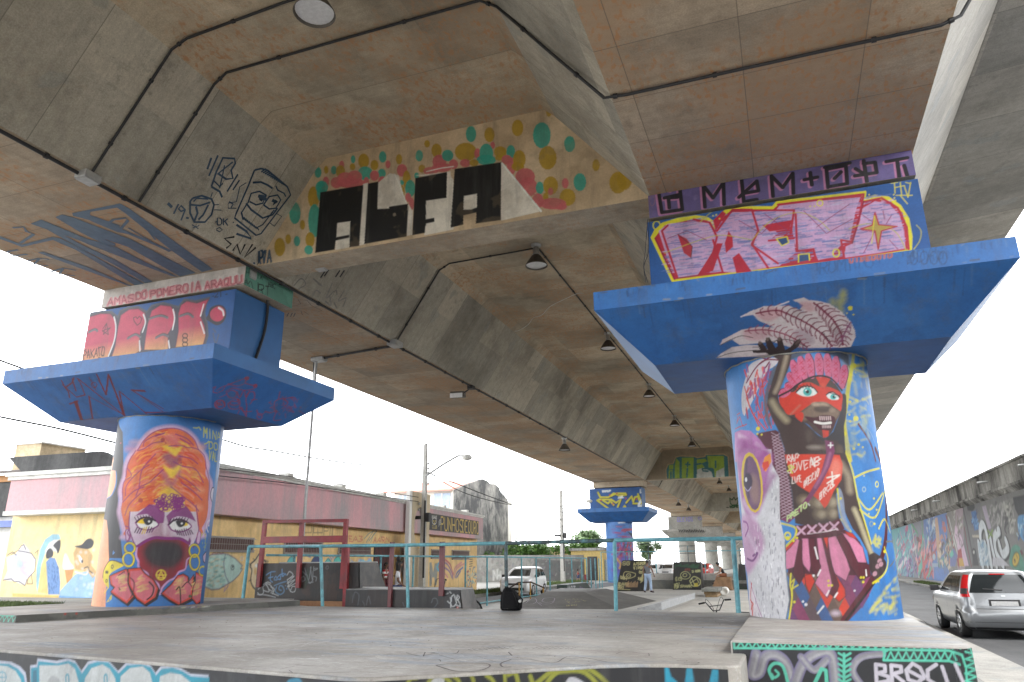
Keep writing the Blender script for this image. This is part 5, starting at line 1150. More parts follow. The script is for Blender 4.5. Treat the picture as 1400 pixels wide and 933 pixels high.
 for sx in (-1.5, 1.5): MB().box((cx+sx-.45, cy-.5, z4+.001), (cx+sx+.45, cy+.5, 8.058)).build('bearing_pad', plain_rust, t)
 if which in ('R', 'L'):
  P = [(cx+1.213*math.sin(q), cy-1.213*math.cos(q), zt-.005+.008*math.sin(q*23)) for q in np.linspace(-1.7, 1.7, 60)]
  MB().tube(P, [.010+.006*abs(math.sin(i*2.3)) for i in range(60)], 5).build('plaster_rim', M_PIERC, t)
 return t
M_BLUE = plain('blue_masonry_paint', (.025, .115, .30), .5, var=.16, scale=1.2, dirt=(.022, .09, .225))
plain_rust = plain('rusty_bearing', (.16, .09, .05), .85, var=.5)
pier(.40, 13.76, 'blue pier at right painted with a person in a feather headdress holding a bow', 'R')
pier(-14.09, 13.76, 'blue pier at left painted with a masked face in an orange turban', 'L')
pier(-14.09, 65.3, 'blue pier with yellow lettering on its block, beyond the fence', 'B')
for yp, lab in ((111.0, 'bare grey concrete pier just beyond the far blue pier'), (146.0, 'grey concrete pier, second beyond the far blue pier'), (181.0, 'grey concrete pier, third beyond the far blue pier'), (216.0, 'grey concrete pier, last and farthest of the left row')):
 t = pier(-14.09, yp, lab, 'G')
 if yp == 111.0:
  p = PlanePaint((-16.4, yp-.923, 6.18), (1, 0, 0), (0, 0, 1), crop=(780, 560, 4.664), off=.01); p.words('GLEIDS', 682, 716, 784, 712, 26, w=1.2); p.line([(812,690),(830,686),(838,700),(822,706),(812,690)], 1.2)
  p.mb.build('painted_lettering', plain('violet_blue_spray', (.22, .2, .42), .6), t)
  p = PlanePaint((-16.4, yp-1.23, 5.04), (1, 0, 0), (0, -1.01, .805), crop=(780, 560, 4.664), off=.012)
  for k in range(15): p.line([(690+k*11, 764+(k % 3)*2), (698+k*11, 784)], 1.1)
  p.mb.build('painted_bars', M_DARKPAINT, t)
for yp, lab in ((65.3, 'grey pier hidden behind the headdress pier'),): pier(.40, yp, lab, 'G')
for yp in (111.0, 146.0, 181.0): pier(.40, yp, {111.0: 'grey concrete pier of the right row, nearest seen left of the headdress pier', 146.0: 'grey concrete pier, second nearest of the right row seen left of the headdress pier', 181.0: 'grey concrete pier, farthest of the right row seen left of the headdress pier'}[yp], 'G')
pier(-14.09, -38, 'grey pier behind the camera, left row', 'G'); pier(.4, -38, 'grey pier behind the camera, right row', 'G')

# ------------------------------------------------------------------ painted fronts of the platform, slab and pedestal
M_MINT = plain('mint_paint', (.16, .62, .50), .55, var=.2)
def seg_surf(a, b, z0, z1, base, res=.012, off=.004, k=.8):
 a = np.array(a, float); b = np.array(b, float); d = b-a; L = np.hypot(*d); e = d/L; n = np.array([e[1], -e[0]])
 return Surf('plane', 0, L, 0, z1-z0, res, base, k, O=(a[0]+n[0]*off, a[1]+n[1]*off, z0), eu=(e[0], e[1], 0), ev=(0, 0, 1))
def paint_platform(s):
 C, W, LB, OL = (38, 158, 186), (214, 220, 222), (196, 202, 222), (148, 152, 56)
 s.clouds((32, 34, 40), .5, .5, .6, 3); s.clouds((70, 74, 82), .35, .66, .3, 7)
 s.crop(0, 870, 4.0)
 out1 = [(-300,60),(0,135),(60,140),(110,165),(140,200),(160,330),(-300,330)]
 s.fill(out1, LB); s.fill([(-300,80),(0,150),(50,152),(100,180),(130,215),(150,330),(-300,330)], C); s.fill([(-300,110),(0,160),(40,165),(85,190),(115,240),(120,330),(-300,330)], (200,208,210))
 s.ring(12, 225, 22, 30, 1.2, C); s.line([(-10,225),(36,225)], 1, C); s.line([(12,195),(12,260)], 1, C)
 o2 = [(165,330),(165,160),(200,155),(205,122),(310,135),(370,120),(410,135),(445,190),(480,140),(530,125),(590,130),(645,190),(690,145),(770,140),(820,155),(850,200),(880,165),(940,158),(990,175),(1040,205),(1140,212),(1145,330)]
 s.fill(o2, LB); s.fill([(x+4, y+14) for x, y in o2], C)
 for q in ([(215,330),(215,160),(320,160),(375,150),(410,180),(430,250),(440,330)], [(455,330),(465,230),(500,175),(560,155),(600,180),(630,230),(640,330)], [(650,330),(660,220),(710,175),(780,165),(820,200),(850,330)], [(865,330),(875,220),(930,200),(990,210),(1040,250),(1060,330)]): s.fill(q, (204,210,212), smooth=False)
 for x in (368, 578): s.line([(x,330),(x-8,230),(x,210),(x+8,230),(x+6,330)], 2.4, C, smooth=True)
 s.fill([(178,330),(180,190),(200,185),(205,330)], (30,120,150)); s.fill([(250,330),(260,250),(290,215),(330,250),(320,330)], (150,154,158), .6, True, soft=3)
 s.crop(350, 870, 4.0); s.fill([(165,330),(170,250),(205,232),(245,240),(265,330)], (60,150,186), smooth=True)
 for L in ([(800,330),(840,240),(880,230)], [(900,330),(960,230),(1010,222),(1060,250),(1090,330)], [(1075,215),(1110,250),(1120,330)], [(1175,210),(1190,260),(1160,330)], [(1260,215),(1300,250),(1320,330)], [(1360,205),(1365,330)]): s.line(L, 5, OL, smooth=True)
 s.fill([(920,330),(965,240),(1010,228),(1030,250),(1000,330)], (206,208,212), .9, True)
 s.crop(700, 850, 4.0)
 for L in ([(-20,290),(20,285),(40,380)], [(60,380),(130,340),(230,265),(320,255),(400,252),(480,300),(560,380)], [(160,380),(230,290),(300,270),(400,280),(500,380)], [(100,300),(110,340),(90,380)]): s.line(L, 6, OL, smooth=True)
 s.fill([(290,400),(300,320),(340,305),(400,340),(440,400)], (196,198,206), .9, True)
 for q in ([(835,245),(855,243),(870,300),(905,332),(905,400),(840,400)], [(955,255),(985,255),(995,330),(995,400),(940,400)], [(1095,262),(1128,265),(1125,400),(1075,400),(1080,330)]): s.fill(q, (36, 156, 190))
mbp = []
PF = [((-14.5, 7.352), (-9.41, 6.93)), ((-9.41, 6.93), (-6.3, 6.55)), ((-6.3, 6.55), (-3.95, 6.27)), ((-3.95, 6.27), (-3.72, 6.33)), ((-3.72, 6.33), (-3.2, 6.72)), ((-3.2, 6.72), (-2.55, 7.3)), ((-2.55, 7.3), (-1.95, 7.8)), ((-1.95, 7.8), (-1.6, 8.0)), ((-1.6, 8.0), (-1.2, 8.1)), ((-1.2, 8.1), (-.72, 8.12))]
mb = MB()
for a, b in PF:
 s = seg_surf(a, b, 0, .665, (40, 42, 48), .014, .006, .7); paint_platform(s); s.grid(mb)
fr = mb.build('painted_front', M_PAINTED, platform); fr['kind'] = 'structure'
# floor scribbles
p = PlanePaint((0, 0, .70), (1, 0, 0), (0, 1, 0), crop=(350, 870, 4.0), off=.003)
for L, w in (([(985,160),(1080,150),(1240,150),(1280,165),(1220,190),(1110,195),(1040,180),(985,162)], 3), ([(1395,130),(1340,150),(1350,170),(1395,170)], 3.5), ([(820,92),(900,110),(980,95)], 1.6), ([(915,112),(925,90)], 2), ([(955,88),(1010,100),(1090,98),(1110,80)], 1.6), ([(880,135),(990,128),(1010,142)], 1.5), ([(1000,105),(1120,140)], 1.4), ([(1200,110),(1330,150)], 1.0), ([(1380,90),(1400,110)], 2.4), ([(130,185),(240,165),(400,170)], 1.6), ([(370,205),(520,200)], 3), ([(180,190),(200,205)], 1.5)): p.line(L, w*.8, smooth=True)
for k in range(9): p.line([(1185+k*28, 85-k*1.6), (1160+k*28, 78-k*1.6), (1190+k*28, 70-k*1.6)], .9)
p.X = (700, 850, 4.0)
for L, w in (([(0,200),(90,212),(230,232),(300,200),(400,205),(520,228)], 2.0), ([(570,182),(620,168),(700,178),(745,180),(750,195)], 1.2), ([(575,184),(690,186)], 1.0), ([(800,205),(850,195),(880,205)], .8), ([(0,160),(50,158),(140,150)], 1.2), ([(60,178),(130,180)], 1.4), ([(110,190),(180,192),(240,195)], 1.2), ([(900,222),(1000,228),(1020,235),(940,232)], 2.2)): p.line(L, w*.95, smooth=True)
for k in range(8): p.line([(110+k*30, 158), (140+k*30, 148), (165+k*30, 142)], .8)
sc = p.mb.build('painted_scribble', plain('worn_black_marker', (.11, .095, .10), .7, var=.5), platform); sc['kind'] = 'structure'

p = PlanePaint((0, 0, .70), (1, 0, 0), (0, 1, 0), off=.0025); rr = random.Random(31)
E_ = [(0,888),(110,897),(230,907),(350,917),(475,926),(520,927),(700,917),(850,908),(1000,911)]
for k in range(420):
 t_ = rr.random()*(len(E_)-1); i = int(t_); f = t_-i; x = E_[i][0]*(1-f)+E_[i+1][0]*f; y = E_[i][1]*(1-f)+E_[i+1][1]*f-1-abs(rr.gauss(0, 5)); p.line([(x, y), (x+rr.uniform(3, 18), y+rr.uniform(-1, 1))], rr.uniform(.25, .9))
for L in ([(330,905),(430,898),(410,908),(450,899)], [(300,895),(352,899)], [(560,858),(600,856)], [(340,912),(420,903)], [(985,864),(1005,868)], [(505,853),(560,851)], [(130,890),(200,893)]): p.line(L, 1.3)
for k in range(90): x = rr.uniform(20, 990); y = rr.uniform(845, 905); p.line([(x, y), (x+rr.uniform(4, 26), y+rr.uniform(-.8, .8))], rr.uniform(.2, .6))
o = p.mb.build('pale_scuffs', plain('rubbed_white_paint', (.66, .65, .64), .8, var=.4, scale=14), platform); o['kind'] = 'structure'
p = PlanePaint((0, 0, .70), (1, 0, 0), (0, 1, 0), off=.002)
for k in range(120): x = rr.gauss(860, 110); y = 842+abs(rr.gauss(0, 12)); p.line([(x, y), (x+rr.uniform(6, 40), y+rr.uniform(-1, 1))], rr.uniform(.4, 1.3))
for k in range(40): x = rr.uniform(380, 720); y = rr.uniform(838, 870); p.line([(x, y), (x+rr.uniform(10, 40), y+rr.uniform(-1, 1))], rr.uniform(.3, .9))
o = p.mb.build('blue_scuffs', plain('rubbed_blue_paint', (.17, .25, .36), .8, var=.4, scale=14), platform); o['kind'] = 'structure'
mb = MB()
for k in range(420):
 x, y, z = (rr.uniform(-12, -.8), rr.uniform(7.8, 16), .703) if k % 3 else (rr.uniform(-11, .5), rr.uniform(17, 46), .007)
 a = rr.uniform(0, 6.28); r = rr.uniform(.004, .018); mb.add([(x+r*math.cos(a+q)*rr.uniform(.5, 1.3), y+r*math.sin(a+q), z+rr.uniform(0, .008)) for q in (0, 1.3, 2.8, 4.4)], [(0, 1, 2, 3)])
o = mb.build('grit', plain('leaf_and_grit', (.16, .12, .08), .9, var=.6)); tag(o, 'scattered dry leaf bits and grit lying on the concrete floor', 'litter', kind='stuff')

# right pedestal
ped = thing('pedestal', 'concrete plinth under the headdress pier, black front with mint zigzags and BROCU lettering', 'plinth', (.46, 12.7, 0))
arc = [(1.45+.22*math.sin(a), 9.40-.22*math.cos(a)) for a in np.linspace(0, math.pi/2, 7)]
MB().prism([(-.76, 9.18)]+arc+[(1.67, 16.3), (-.76, 16.3)], 0, .83).build('body', M_PLAT, ped, bevel=.012)
def paint_ped(s):
 s.crop(990, 840, 3.415); Mt, V, W = (96, 206, 180), (124, 116, 160), (206, 202, 216)
 s.clouds((30, 32, 38), .5, .5, .6, 3)
 for L, w in (([(150,185),(140,230),(130,280),(165,270),(190,200),(240,190),(290,230),(320,330)], 14), ([(330,330),(370,230),(440,180),(500,190),(520,330)], 14), ([(640,330),(600,260),(640,200),(740,185)], 9), ([(360,200),(420,260),(480,210)], 10)):
  s.line(L, w, V, .9, smooth=True); s.line(L, w*.7, (150,150,156), .9, smooth=True, soft=4); s.line([(x+6,y+8) for x, y in L], w*.25, (196,196,200), .5, smooth=True, soft=3)
 for L in ([(45,128),(1110,132),(1150,160),(1175,230),(1190,330)], [(48,158),(250,160),(500,162),(750,165),(1050,170),(1110,190),(1130,250),(1135,330)], [(45,128),(48,158)], [(750,175),(745,215),(1050,218),(1100,235)], [(745,175),(760,170)]): s.line(L, 3.0, Mt)
 x = 60
 while x < 1110: s.line([(x,158),(x+18,130),(x+36,160)], 2.0, Mt); x += 36
 x = 760
 while x < 1080: s.line([(x,212),(x+18,176),(x+36,214)], 2.0, Mt); x += 36
 y = 175
 while y < 330: s.line([(1125,y),(1180,y+14),(1130,y+34)], 2.0, Mt); y += 34
 s.line([(560,185),(560,330)], 3.4, Mt)
 for y in (190, 215, 240, 265, 290, 312): s.line([(535,y-8),(562,y+8),(590,y-8)], 2.8, Mt)
 s.line([(225,300),(210,260),(235,230),(275,245),(300,330)], 4, Mt, smooth=True); s.line([(240,262),(255,280),(235,296),(222,280)], 3, Mt, smooth=True)
 s.line([(420,330),(455,255),(475,262),(480,330)], 4.5, Mt);
 for L in ([(712,318),(708,234),(750,240),(752,268),(715,275),(765,290),(770,312),(722,320)], [(785,318),(780,238),(825,244),(828,268),(790,278),(838,316)], [(880,230),(850,262),(860,305),(905,320),(935,290),(915,250),(880,230)], [(858,262),(930,300)], [(990,235),(950,262),(952,305),(985,325)], [(1018,245),(1045,325)], [(1080,235),(1120,325)]): s.line(L, 4.6, W)
mb = MB(); s = seg_surf((-.74, 9.18), (1.45, 9.18), 0, .815, (38, 40, 46), .009, .003, .75); paint_ped(s); s.grid(mb)
for i in range(6):
 s = seg_surf(arc[i], arc[i+1], 0, .815, (38, 40, 46), .012, .003, .75); paint_ped(s); s.grid(mb)
s = seg_surf((1.67, 9.4), (1.67, 16.3), 0, .815, (56, 58, 62), .05, .003, .75); s.grid(mb)
mb.build('painted_front', M_PAINTED, ped)

# left slab
slab = thing('pedestal', 'low concrete slab under the masked-face pier with a few red paint spots on its edge', 'plinth', (-14, 13.5, .5))
_sl = [(-13.45, 10.1), (-11.62, 16.1), (-12.6, 16.55), (-16.3, 16.55), (-16.5, 10.1)]
MB().prism(_sl, .3, .83).build('body', M_PLAT, slab, bevel=.015)
def paint_slab(s):
 s.clouds((78, 78, 74), .4, .5, .7, 3); s.crop(0, 700, 5.833)
 for x, y in ((520,815),(610,812)): s.dot(x, y, 10, 9, (176, 60, 50), .9)
 s.crop(0, 820, 2.0); rd = random.Random(3)
 for x0, x1 in ((300, 420), (430, 560)):
  for _ in range(16): x = rd.uniform(x0, x1); s.line([(x, 28-(x-300)*.03), (x+rd.uniform(4, 20), 26-(x-300)*.03)], 1.6, rd.choice([(120,60,110),(196,190,90),(180,180,176),(90,110,150)]), .5)
mb = MB(); s = seg_surf(_sl[0], _sl[1], .705, .825, (104, 104, 98), .015, .003, .9); paint_slab(s); s.grid(mb)
s = seg_surf((-16.4, 10.1), (-13.45, 10.1), .705, .825, (104, 104, 98), .012, .003, .8)
for k in range(26): s.line([(k*.12, .0), (k*.12+.08, .11), (k*.12+.14, .01)], .012, (96, 206, 180), raw=True)
s.line([(0, .11), (2.9, .11)], .014, (96, 206, 180), raw=True); s.grid(mb)
mb.build('painted_edge', M_PAINTED, slab)

# ------------------------------------------------------------------ grass
def grass(name, area, n, h, z, seed=1):
 rg = random.Random(seed); mb = MB(); V = []; F = []
 for _ in range(n):
  x = rg.uniform(area[0], area[2]); y = rg.uniform(area[1], area[3]); a = rg.uniform(0, 6.28); L = h*rg.uniform(.4, 1.1); w = .012+L*.06
  tx, ty = rg.uniform(-.5, .5)*L, rg.uniform(-.5, .5)*L; i = len(V)
  V += [(x-w*math.cos(a), y-w*math.sin(a), z), (x+w*math.cos(a), y+w*math.sin(a), z), (x+tx, y+ty, z+L)]; F.append((i, i+1, i+2))
 mb.add(V, F); o = mb.build(name, M_GRASS); o['kind'] = 'stuff'; tag(o, None, 'grass'); return o
M_GRASS = plain('grass_blades', (.12, .17, .05), .7, var=.5, scale=3)
tag(grass('grass', (-18.8, 12.2, -16.55, 13.6), 2600, .10, .79, 2), 'small tuft patch of green grass beside the left slab')
tag(grass('grass', (-16.15, 31.2, -15.3, 46), 5000, .22, .15, 3), 'strip of green grass along the kerb of the street')
tag(grass('grass', (-18.4, 55, -16.6, 64), 3000, .3, .0, 4), 'green weeds at the foot of the far street pole')
tag(grass('grass', (8.2, 56, 8.9, 63), 2500, .16, .13, 5), 'small green grass verge by the mural wall')

# ------------------------------------------------------------------ right mural wall
mwall = thing('mural_wall', 'long stained wall covered in murals beyond the parked silver car', 'wall', (10.6, 58, 0))
def paint_rwall(s):
 rd = random.Random(21); s.crop(1220, 640, 5.833)
 Y_ = lambda x: 460-(x-20)*.245                              # top of the painted field
 def patch(x0, x1, col, a=1):
  s.fill([(x0, Y_(x0)-60), (x1, Y_(x1)-60), (x1+25, 960), (x0+25, 960)], col, a)
 patch(-60, 60, (96, 170, 176)); patch(60, 150, (110, 160, 180)); patch(150, 245, (128, 132, 146)); patch(245, 430, (84, 126, 196)); patch(430, 500, (140, 136, 130)); patch(500, 580, (170, 150, 160)); patch(560, 720, (112, 112, 114)); patch(700, 1500, (126, 126, 124))
 s.clouds((120, 116, 118), 1.6, .6, .35, 5)
 def mess(x0, x1, y0, y1, cols, n, w=4, L=60):
  for _ in range(n):
   x = rd.uniform(x0, x1); y = rd.uniform(y0, y1); a = rd.uniform(-1.9, -1.0)
   s.line([(x, y), (x+L*.5*math.cos(a)+rd.uniform(-9, 9), y+L*.5*math.sin(a)), (x+L*math.cos(a)*.8, y+L*math.sin(a)*rd.uniform(.5, 1))], w*rd.uniform(.3, 1.2), rd.choice(cols), .85, smooth=True)
 mess(30, 170, 500, 880, [(206,90,130),(96,190,180),(170,80,110),(214,200,210),(110,90,150),(60,110,150)], 110)
 mess(110, 210, 700, 880, [(96,66,130),(150,110,170),(60,40,90)], 50, 4, 34)
 s.line([(150,430),(175,600),(200,760),(215,890)], 4, (206,206,190)); s.line([(235,400),(240,520),(230,640)], 4, (60,150,110)); s.line([(150,440),(200,520),(210,700)], 5, (70,150,110))
 mess(200, 330, 600, 880, [(170,50,60),(206,80,90),(226,150,150),(110,30,50),(80,180,160)], 90, 6, 80)
 mess(280, 350, 420, 640, [(150,180,206),(206,210,214),(60,80,120)], 40, 4, 50)
 s.fill([(338,400),(360,395),(375,520),(385,760),(362,760)], (196,160,130)); mess(370, 460, 560, 800, [(206,140,100),(120,110,110),(80,60,60),(214,196,170),(90,150,140)], 80, 5, 40)
 s.fill([(315,760),(365,760),(362,790),(320,790)], (150,170,196)); s.dot(330, 700, 20, 36, (170,90,90)); s.dot(332, 710, 12, 26, (170,190,206)); mess(395, 420, 400, 520, [(206,110,80)], 10, 5, 26)
 s.line([(430,390),(480,600),(530,780)], 6, (150,40,50)); s.line([(450,400),(500,600),(540,780)], 4, (220,220,216))
 s.fill([(500,450),(540,520),(555,560),(610,780),(560,785),(520,640),(495,540)], (214,184,206)); s.fill([(520,660),(550,640),(565,780),(520,780)], (170,60,56)); s.fill([(530,720),(560,720),(575,785),(535,785)], (206,160,60)); s.fill([(460,680),(490,640),(520,700),(500,785),(460,785)], (110,120,176)); s.fill([(455,690),(480,650),(490,690),(470,720)], (96,190,170))
 mess(470, 560, 380, 640, [(140,134,124),(110,104,100),(206,204,196)], 30, 4, 50); s.line([(575,480),(600,640),(630,780)], 5, (120,60,66))
 s.line([(560,300),(600,480),(640,700)], 6, (66,66,70)); s.fill([(590,280),(650,265),(658,320),(640,345),(600,340)], (44,46,50)); s.fill([(628,350),(665,340),(690,490),(655,500)], (60,110,170)); mess(632, 680, 370, 490, [(36,70,120),(110,160,206)], 16, 3, 40); s.line([(640,545),(700,545)], 3, (190,180,160))
 s.fill([(640,640),(665,650),(690,780),(640,780)], (48,48,52)); s.ring(650, 672, 14, 26, 2, (40,40,44)); s.dot(650, 672, 7, 14, (190,190,186))
 # big white lettering
 W, K = (214, 220, 224), (38, 40, 44)
 for L, w in (([(705,600),(700,500),(720,450),(750,520),(790,780)], 12), ([(780,560),(800,660),(830,780)], 12), ([(850,500),(815,560),(830,680),(880,770)], 13), ([(850,600),(880,690),(920,640),(905,580)], 12), ([(690,610),(700,700),(720,780)], 14), ([(740,600),(740,700),(760,780)], 9)):
  s.line([(x+7, y+8) for x, y in L], w+5, K, smooth=True); s.line(L, w, W, smooth=True)
 s.fill([(684,600),(720,570),(760,620),(780,780),(700,780)], (176, 200, 214), .7); mess(690, 760, 620, 780, [(110,150,190),(220,226,230)], 30, 2.4, 40); s.fill([(800,720),(870,715),(930,780),(800,785)], (196,196,204))
 mess(770, 900, 300, 500, [(160,158,156),(176,174,170),(96,96,98)], 46, 5, 50); s.fill([(715,310),(745,300),(790,480),(765,490)], (176,164,182)); s.line([(760,500),(800,545)], 3, (120,150,60)); s.line([(800,495),(765,560)], 3, (120,150,60))
 s.fill([(960,235),(1500,120),(1500,420),(1010,390),(980,330)], (52,54,60)); s.fill([(895,260),(960,240),(985,520),(950,530)], (140,140,136)); mess(900, 980, 280, 520, [(60,60,62),(190,188,180)], 26, 4, 50)
 s.fill([(1000,400),(1040,375),(1100,390),(1100,620),(1060,600),(1010,520)], (84,150,200), smooth=True); mess(1000, 1060, 420, 580, [(40,90,140),(180,214,226)], 14, 3, 40)
 s.fill([(945,660),(965,620),(990,614),(1020,640),(1050,760),(1060,830),(940,780)], (84,150,130), smooth=True); s.dot(985, 730, 27, 58, (206,176,60), rot=.15); s.ring(985, 730, 27, 58, 1.4, (60,60,40), rot=.15); s.line([(972,735),(980,740)], 2, (40,30,20)); s.line([(992,700),(996,715)], 2, (40,30,20)); s.ring(976,742,6,12,1.2,(60,40,30))
 s.fill([(1015,660),(1030,650),(1050,700),(1035,710)], (110,60,70)); s.fill([(1040,500),(1400,480),(1500,900),(1100,900)], (120,130,140), .6)
 mess(1050, 1400, 480, 860, [(90,110,150),(160,90,90),(200,196,190),(60,60,66),(110,150,120)], 90, 8, 90)
mb = MB(); wx = 10.50
s = Surf('plane', 0, 64, 0, 4.72, .085, (126, 126, 124), .9, O=(wx, 92, .13), eu=(0, -1, 0), ev=(0, 0, 1), resv=.03); paint_rwall(s); s.grid(mb, 1)
mb.box((wx+.005, -30, 0), (wx+.35, 200, 4.85)); mb.build('wall', [concrete('wall_plaster', (.26, .26, .25), .6), M_PAINTED], mwall)
def grimy(name, base=(.42, .41, .38), dirt=(.05, .048, .045), st=(1, 1, .18), lo=.42, hi=.60, fine=.6):
 m, nt, b = nmat(name); n1 = noise_n(nt, 1.7, 9, .7, stretch=st); n2 = noise_n(nt, .35, 4, .5); n3 = noise_n(nt, 9, 6, .7)
 f = mix(nt, .5, n1.outputs[0], n2.outputs[0]); c = mix(nt, ramp(nt, f, lo, hi).outputs[0], base, dirt)
 c = mix(nt, fine, c, ramp(nt, n3.outputs[0], .25, .75, (.5, .5, .5, 1), (1.3, 1.3, 1.3, 1)).outputs[0], 'MULTIPLY')
 nt.links.new(c, b.inputs['Base Color']); b.inputs['Roughness'].default_value = .9; bump(nt, b, n3.outputs[0], .5, .01); return m
M_GRIME = grimy('rain_stained_plaster')
mb = MB(); mb.extrude([(wx-.003, -30, 4.853), (wx-.22, -30, 5.10), (wx-.22, -30, 5.22), (wx-.05, -30, 5.24), (wx-.05, -30, 6.18), (wx-.16, -30, 6.2), (wx-.16, -30, 6.3), (wx+.35, -30, 6.3), (wx+.35, -30, 4.853)], (0, 230, 0)); mb.build('cornice', M_GRIME, mwall)
mb = MB()
for k in range(16): mb.box((wx-.17, 22+k*5.2, 4.86), (wx-.005, 22.35+k*5.2, 5.04))
o = mb.build('corbel_row', M_GRIME, mwall)
for yy in (38.5, 46.5, 60.5, 71.0): MB().tube([(wx-.05, yy, 5.75), (wx-.55, yy, 5.72)], .06, 8).build('drain_spout', M_GALV, mwall)

# ------------------------------------------------------------------ left yellow hall
hall = thing('hall', 'yellow hall with faded pink fascia, painted walls and gold-lettered sign', 'building', (-19, 26, 0))
FO = np.array([-16.10, 16.0, 0]); FE = np.array([-2.62, 27.6, 0]); FE = FE/np.linalg.norm(FE); FN = np.array([FE[1], -FE[0], 0])   # facade along the street, normal towards +X
def fpt(u, n, z): return tuple(FO+FE*u+FN*n+np.array([0, 0, z]))
def fbox(mb, u0, u1, n0, n1, z0, z1, mi=0):
 P = [fpt(u0, n0, z0), fpt(u1, n0, z0), fpt(u1, n1, z0), fpt(u0, n1, z0)]; return mb.extrude(P, (0, 0, z1-z0), mi)
def paint_hall_street(s):
 rd = random.Random(8); s.clouds((206, 168, 104), 2.2, .56, .5, 3); s.clouds((236, 206, 150), 1.5, .6, .4, 13)
 s.crop(280, 690, 6.22); K = (48, 50, 58)
 fish = [(-60,560),(0,450),(60,425),(160,418),(200,425),(260,460),(320,520),(305,545),(322,548),(290,600),(240,650),(190,680),(120,720),(60,725),(0,700)]
 s.fill(fish, (176,206,196), smooth=False)
 for _ in range(90): x = rd.uniform(10, 165); y = rd.uniform(440, 700); s.line([(x, y), (x+18, y-3)], .9, rd.choice([(70,130,120),(206,176,130),(110,170,160)]))
 s.line(fish+[fish[0]], 1.4, (92, 80, 110)); s.line([(175,425),(162,500),(175,600),(205,665)], 1.4, (92,80,110), smooth=True); s.ring(236,535,14,20,1.2,K); s.dot(238,530,7,10,K); s.line([(60,425),(80,405),(100,420),(120,402),(140,420),(160,405)], 1.4, (140,80,110)); s.line([(175,680),(165,740),(200,690)], 1.6, (150,120,150)); s.ring(315,460,12,16,1,(196,200,206))
 s.fill([(385,520),(430,460),(465,420),(500,470),(520,490),(470,560),(455,640),(455,730),(430,720),(400,680),(392,600)], (226,206,166), smooth=True); s.line([(520,490),(480,450),(465,420),(430,470),(385,515),(400,560),(390,640),(410,700),(450,735)], 2.4, K, smooth=True)
 for L in ([(500,470),(540,485),(530,495)], [(410,460),(425,475)], [(375,500),(395,520)], [(375,650),(395,640)], [(430,740),(430,775)]): s.line(L, 1.2, K)
 s.dot(440, 520, 16, 14, (240,240,236)); s.dot(430,570,12,30,(206,160,90),.7,soft=3)
 for L in ([(855,165),(850,240),(905,240),(910,170),(855,165)], [(925,170),(925,240),(1000,240),(1002,182),(925,170)], [(960,210),(962,255)], [(920,200),(918,280)], [(1015,190),(1050,200),(1048,225),(1018,225)], [(1015,190),(1012,280)], [(1068,200),(1062,270)], [(1088,200),(1082,275)], [(850,240),(846,280)]): s.line(L, .9, (56,54,60))
 for q, c in (([(700,490),(720,455),(745,440),(760,495)], (96,190,190)), ([(905,495),(930,445),(965,440),(990,495)], (52,64,110)), ([(1020,495),(1050,455),(1080,495)], (96,190,190)), ([(1095,495),(1110,455),(1140,440),(1165,495)], (96,200,186))): s.fill(q, c, smooth=True); s.line(q, 1, (50,90,100))
 for L in ([(1060,440),(1080,470),(1090,430),(1100,470)], [(830,440),(860,430),(900,450)]): s.line(L, 1.4, (90,120,196))
 s.crop(470, 680, 5.83)
 s.fill([(60,500),(100,530),(130,490),(180,510),(215,480),(228,560),(225,715),(150,720),(60,560)], (140,190,214), smooth=False)
 for _ in range(60): x = rd.uniform(45, 225); y = rd.uniform(490, 715); s.line([(x, y), (x+rd.uniform(-14,14), y+rd.uniform(-24, 24))], 1.4, rd.choice([(110,120,196),(170,130,200),(96,190,206),(70,90,160)]), .8)
 for a, x0, x1, y, c in (('EA3', 40, 160, 352, (196,96,84)), ('AARN', 235, 370, 360, (206,110,96))): s.words(a, x0, y, x1, y, 40, 1.2, c, jit=5)
 for L in ([(165,330),(200,290),(250,262),(265,270),(235,300),(215,360)], [(180,360),(230,280)], [(200,350),(250,285)]): s.line(L, 1.2, (110,140,140))
 s.fill([(455,530),(475,500),(505,495),(505,700),(490,705),(460,600)], (90,84,90), smooth=True); s.fill([(470,530),(490,510),(503,520),(503,580),(480,575)], (190,60,70), smooth=True); s.line([(455,600),(452,530),(475,495),(505,490)], 2.0, (206,204,196), smooth=True)
 s.fill([(683,520),(700,520),(712,600),(725,530),(760,520),(765,560),(745,600),(740,700),(725,705),(722,640),(705,640),(700,710),(683,712)], (150,152,146)); s.line([(760,520),(740,560),(765,600)], 3, (96,176,200)); s.line([(683,600),(700,690)], 1.4, (80,80,84))
 for L in ([(800,520),(830,540),(860,600),(870,650)], [(800,560),(840,590),(862,640)], [(800,600),(830,640)], [(960,530),(900,570),(880,640)], [(950,560),(905,600),(890,640)], [(940,520),(890,560),(875,610)], [(810,500),(850,540),(872,620)], [(930,590),(900,640)]): s.line(L, 2.8, rd.choice([(196,110,110),(206,196,200),(150,120,150),(110,120,170),(214,150,140)]), smooth=True)
 for _ in range(60): x = rd.uniform(985, 1060); y = rd.uniform(560, 710); s.line([(x, y), (x+rd.uniform(-14,14), y+rd.uniform(-24, 24))], 1.6, rd.choice([(60,110,130),(150,60,80),(150,190,200),(110,60,100),(90,170,180)]), .8)
 for k in range(5): s.line([(1000, 480+k*18), (1025, 476+k*18)], 1.0, (70,60,60))
M_YEL = plain('yellow_wall_paint', (.70, .52, .25), .8, var=.12, scale=1.5)
wsetb = -.55
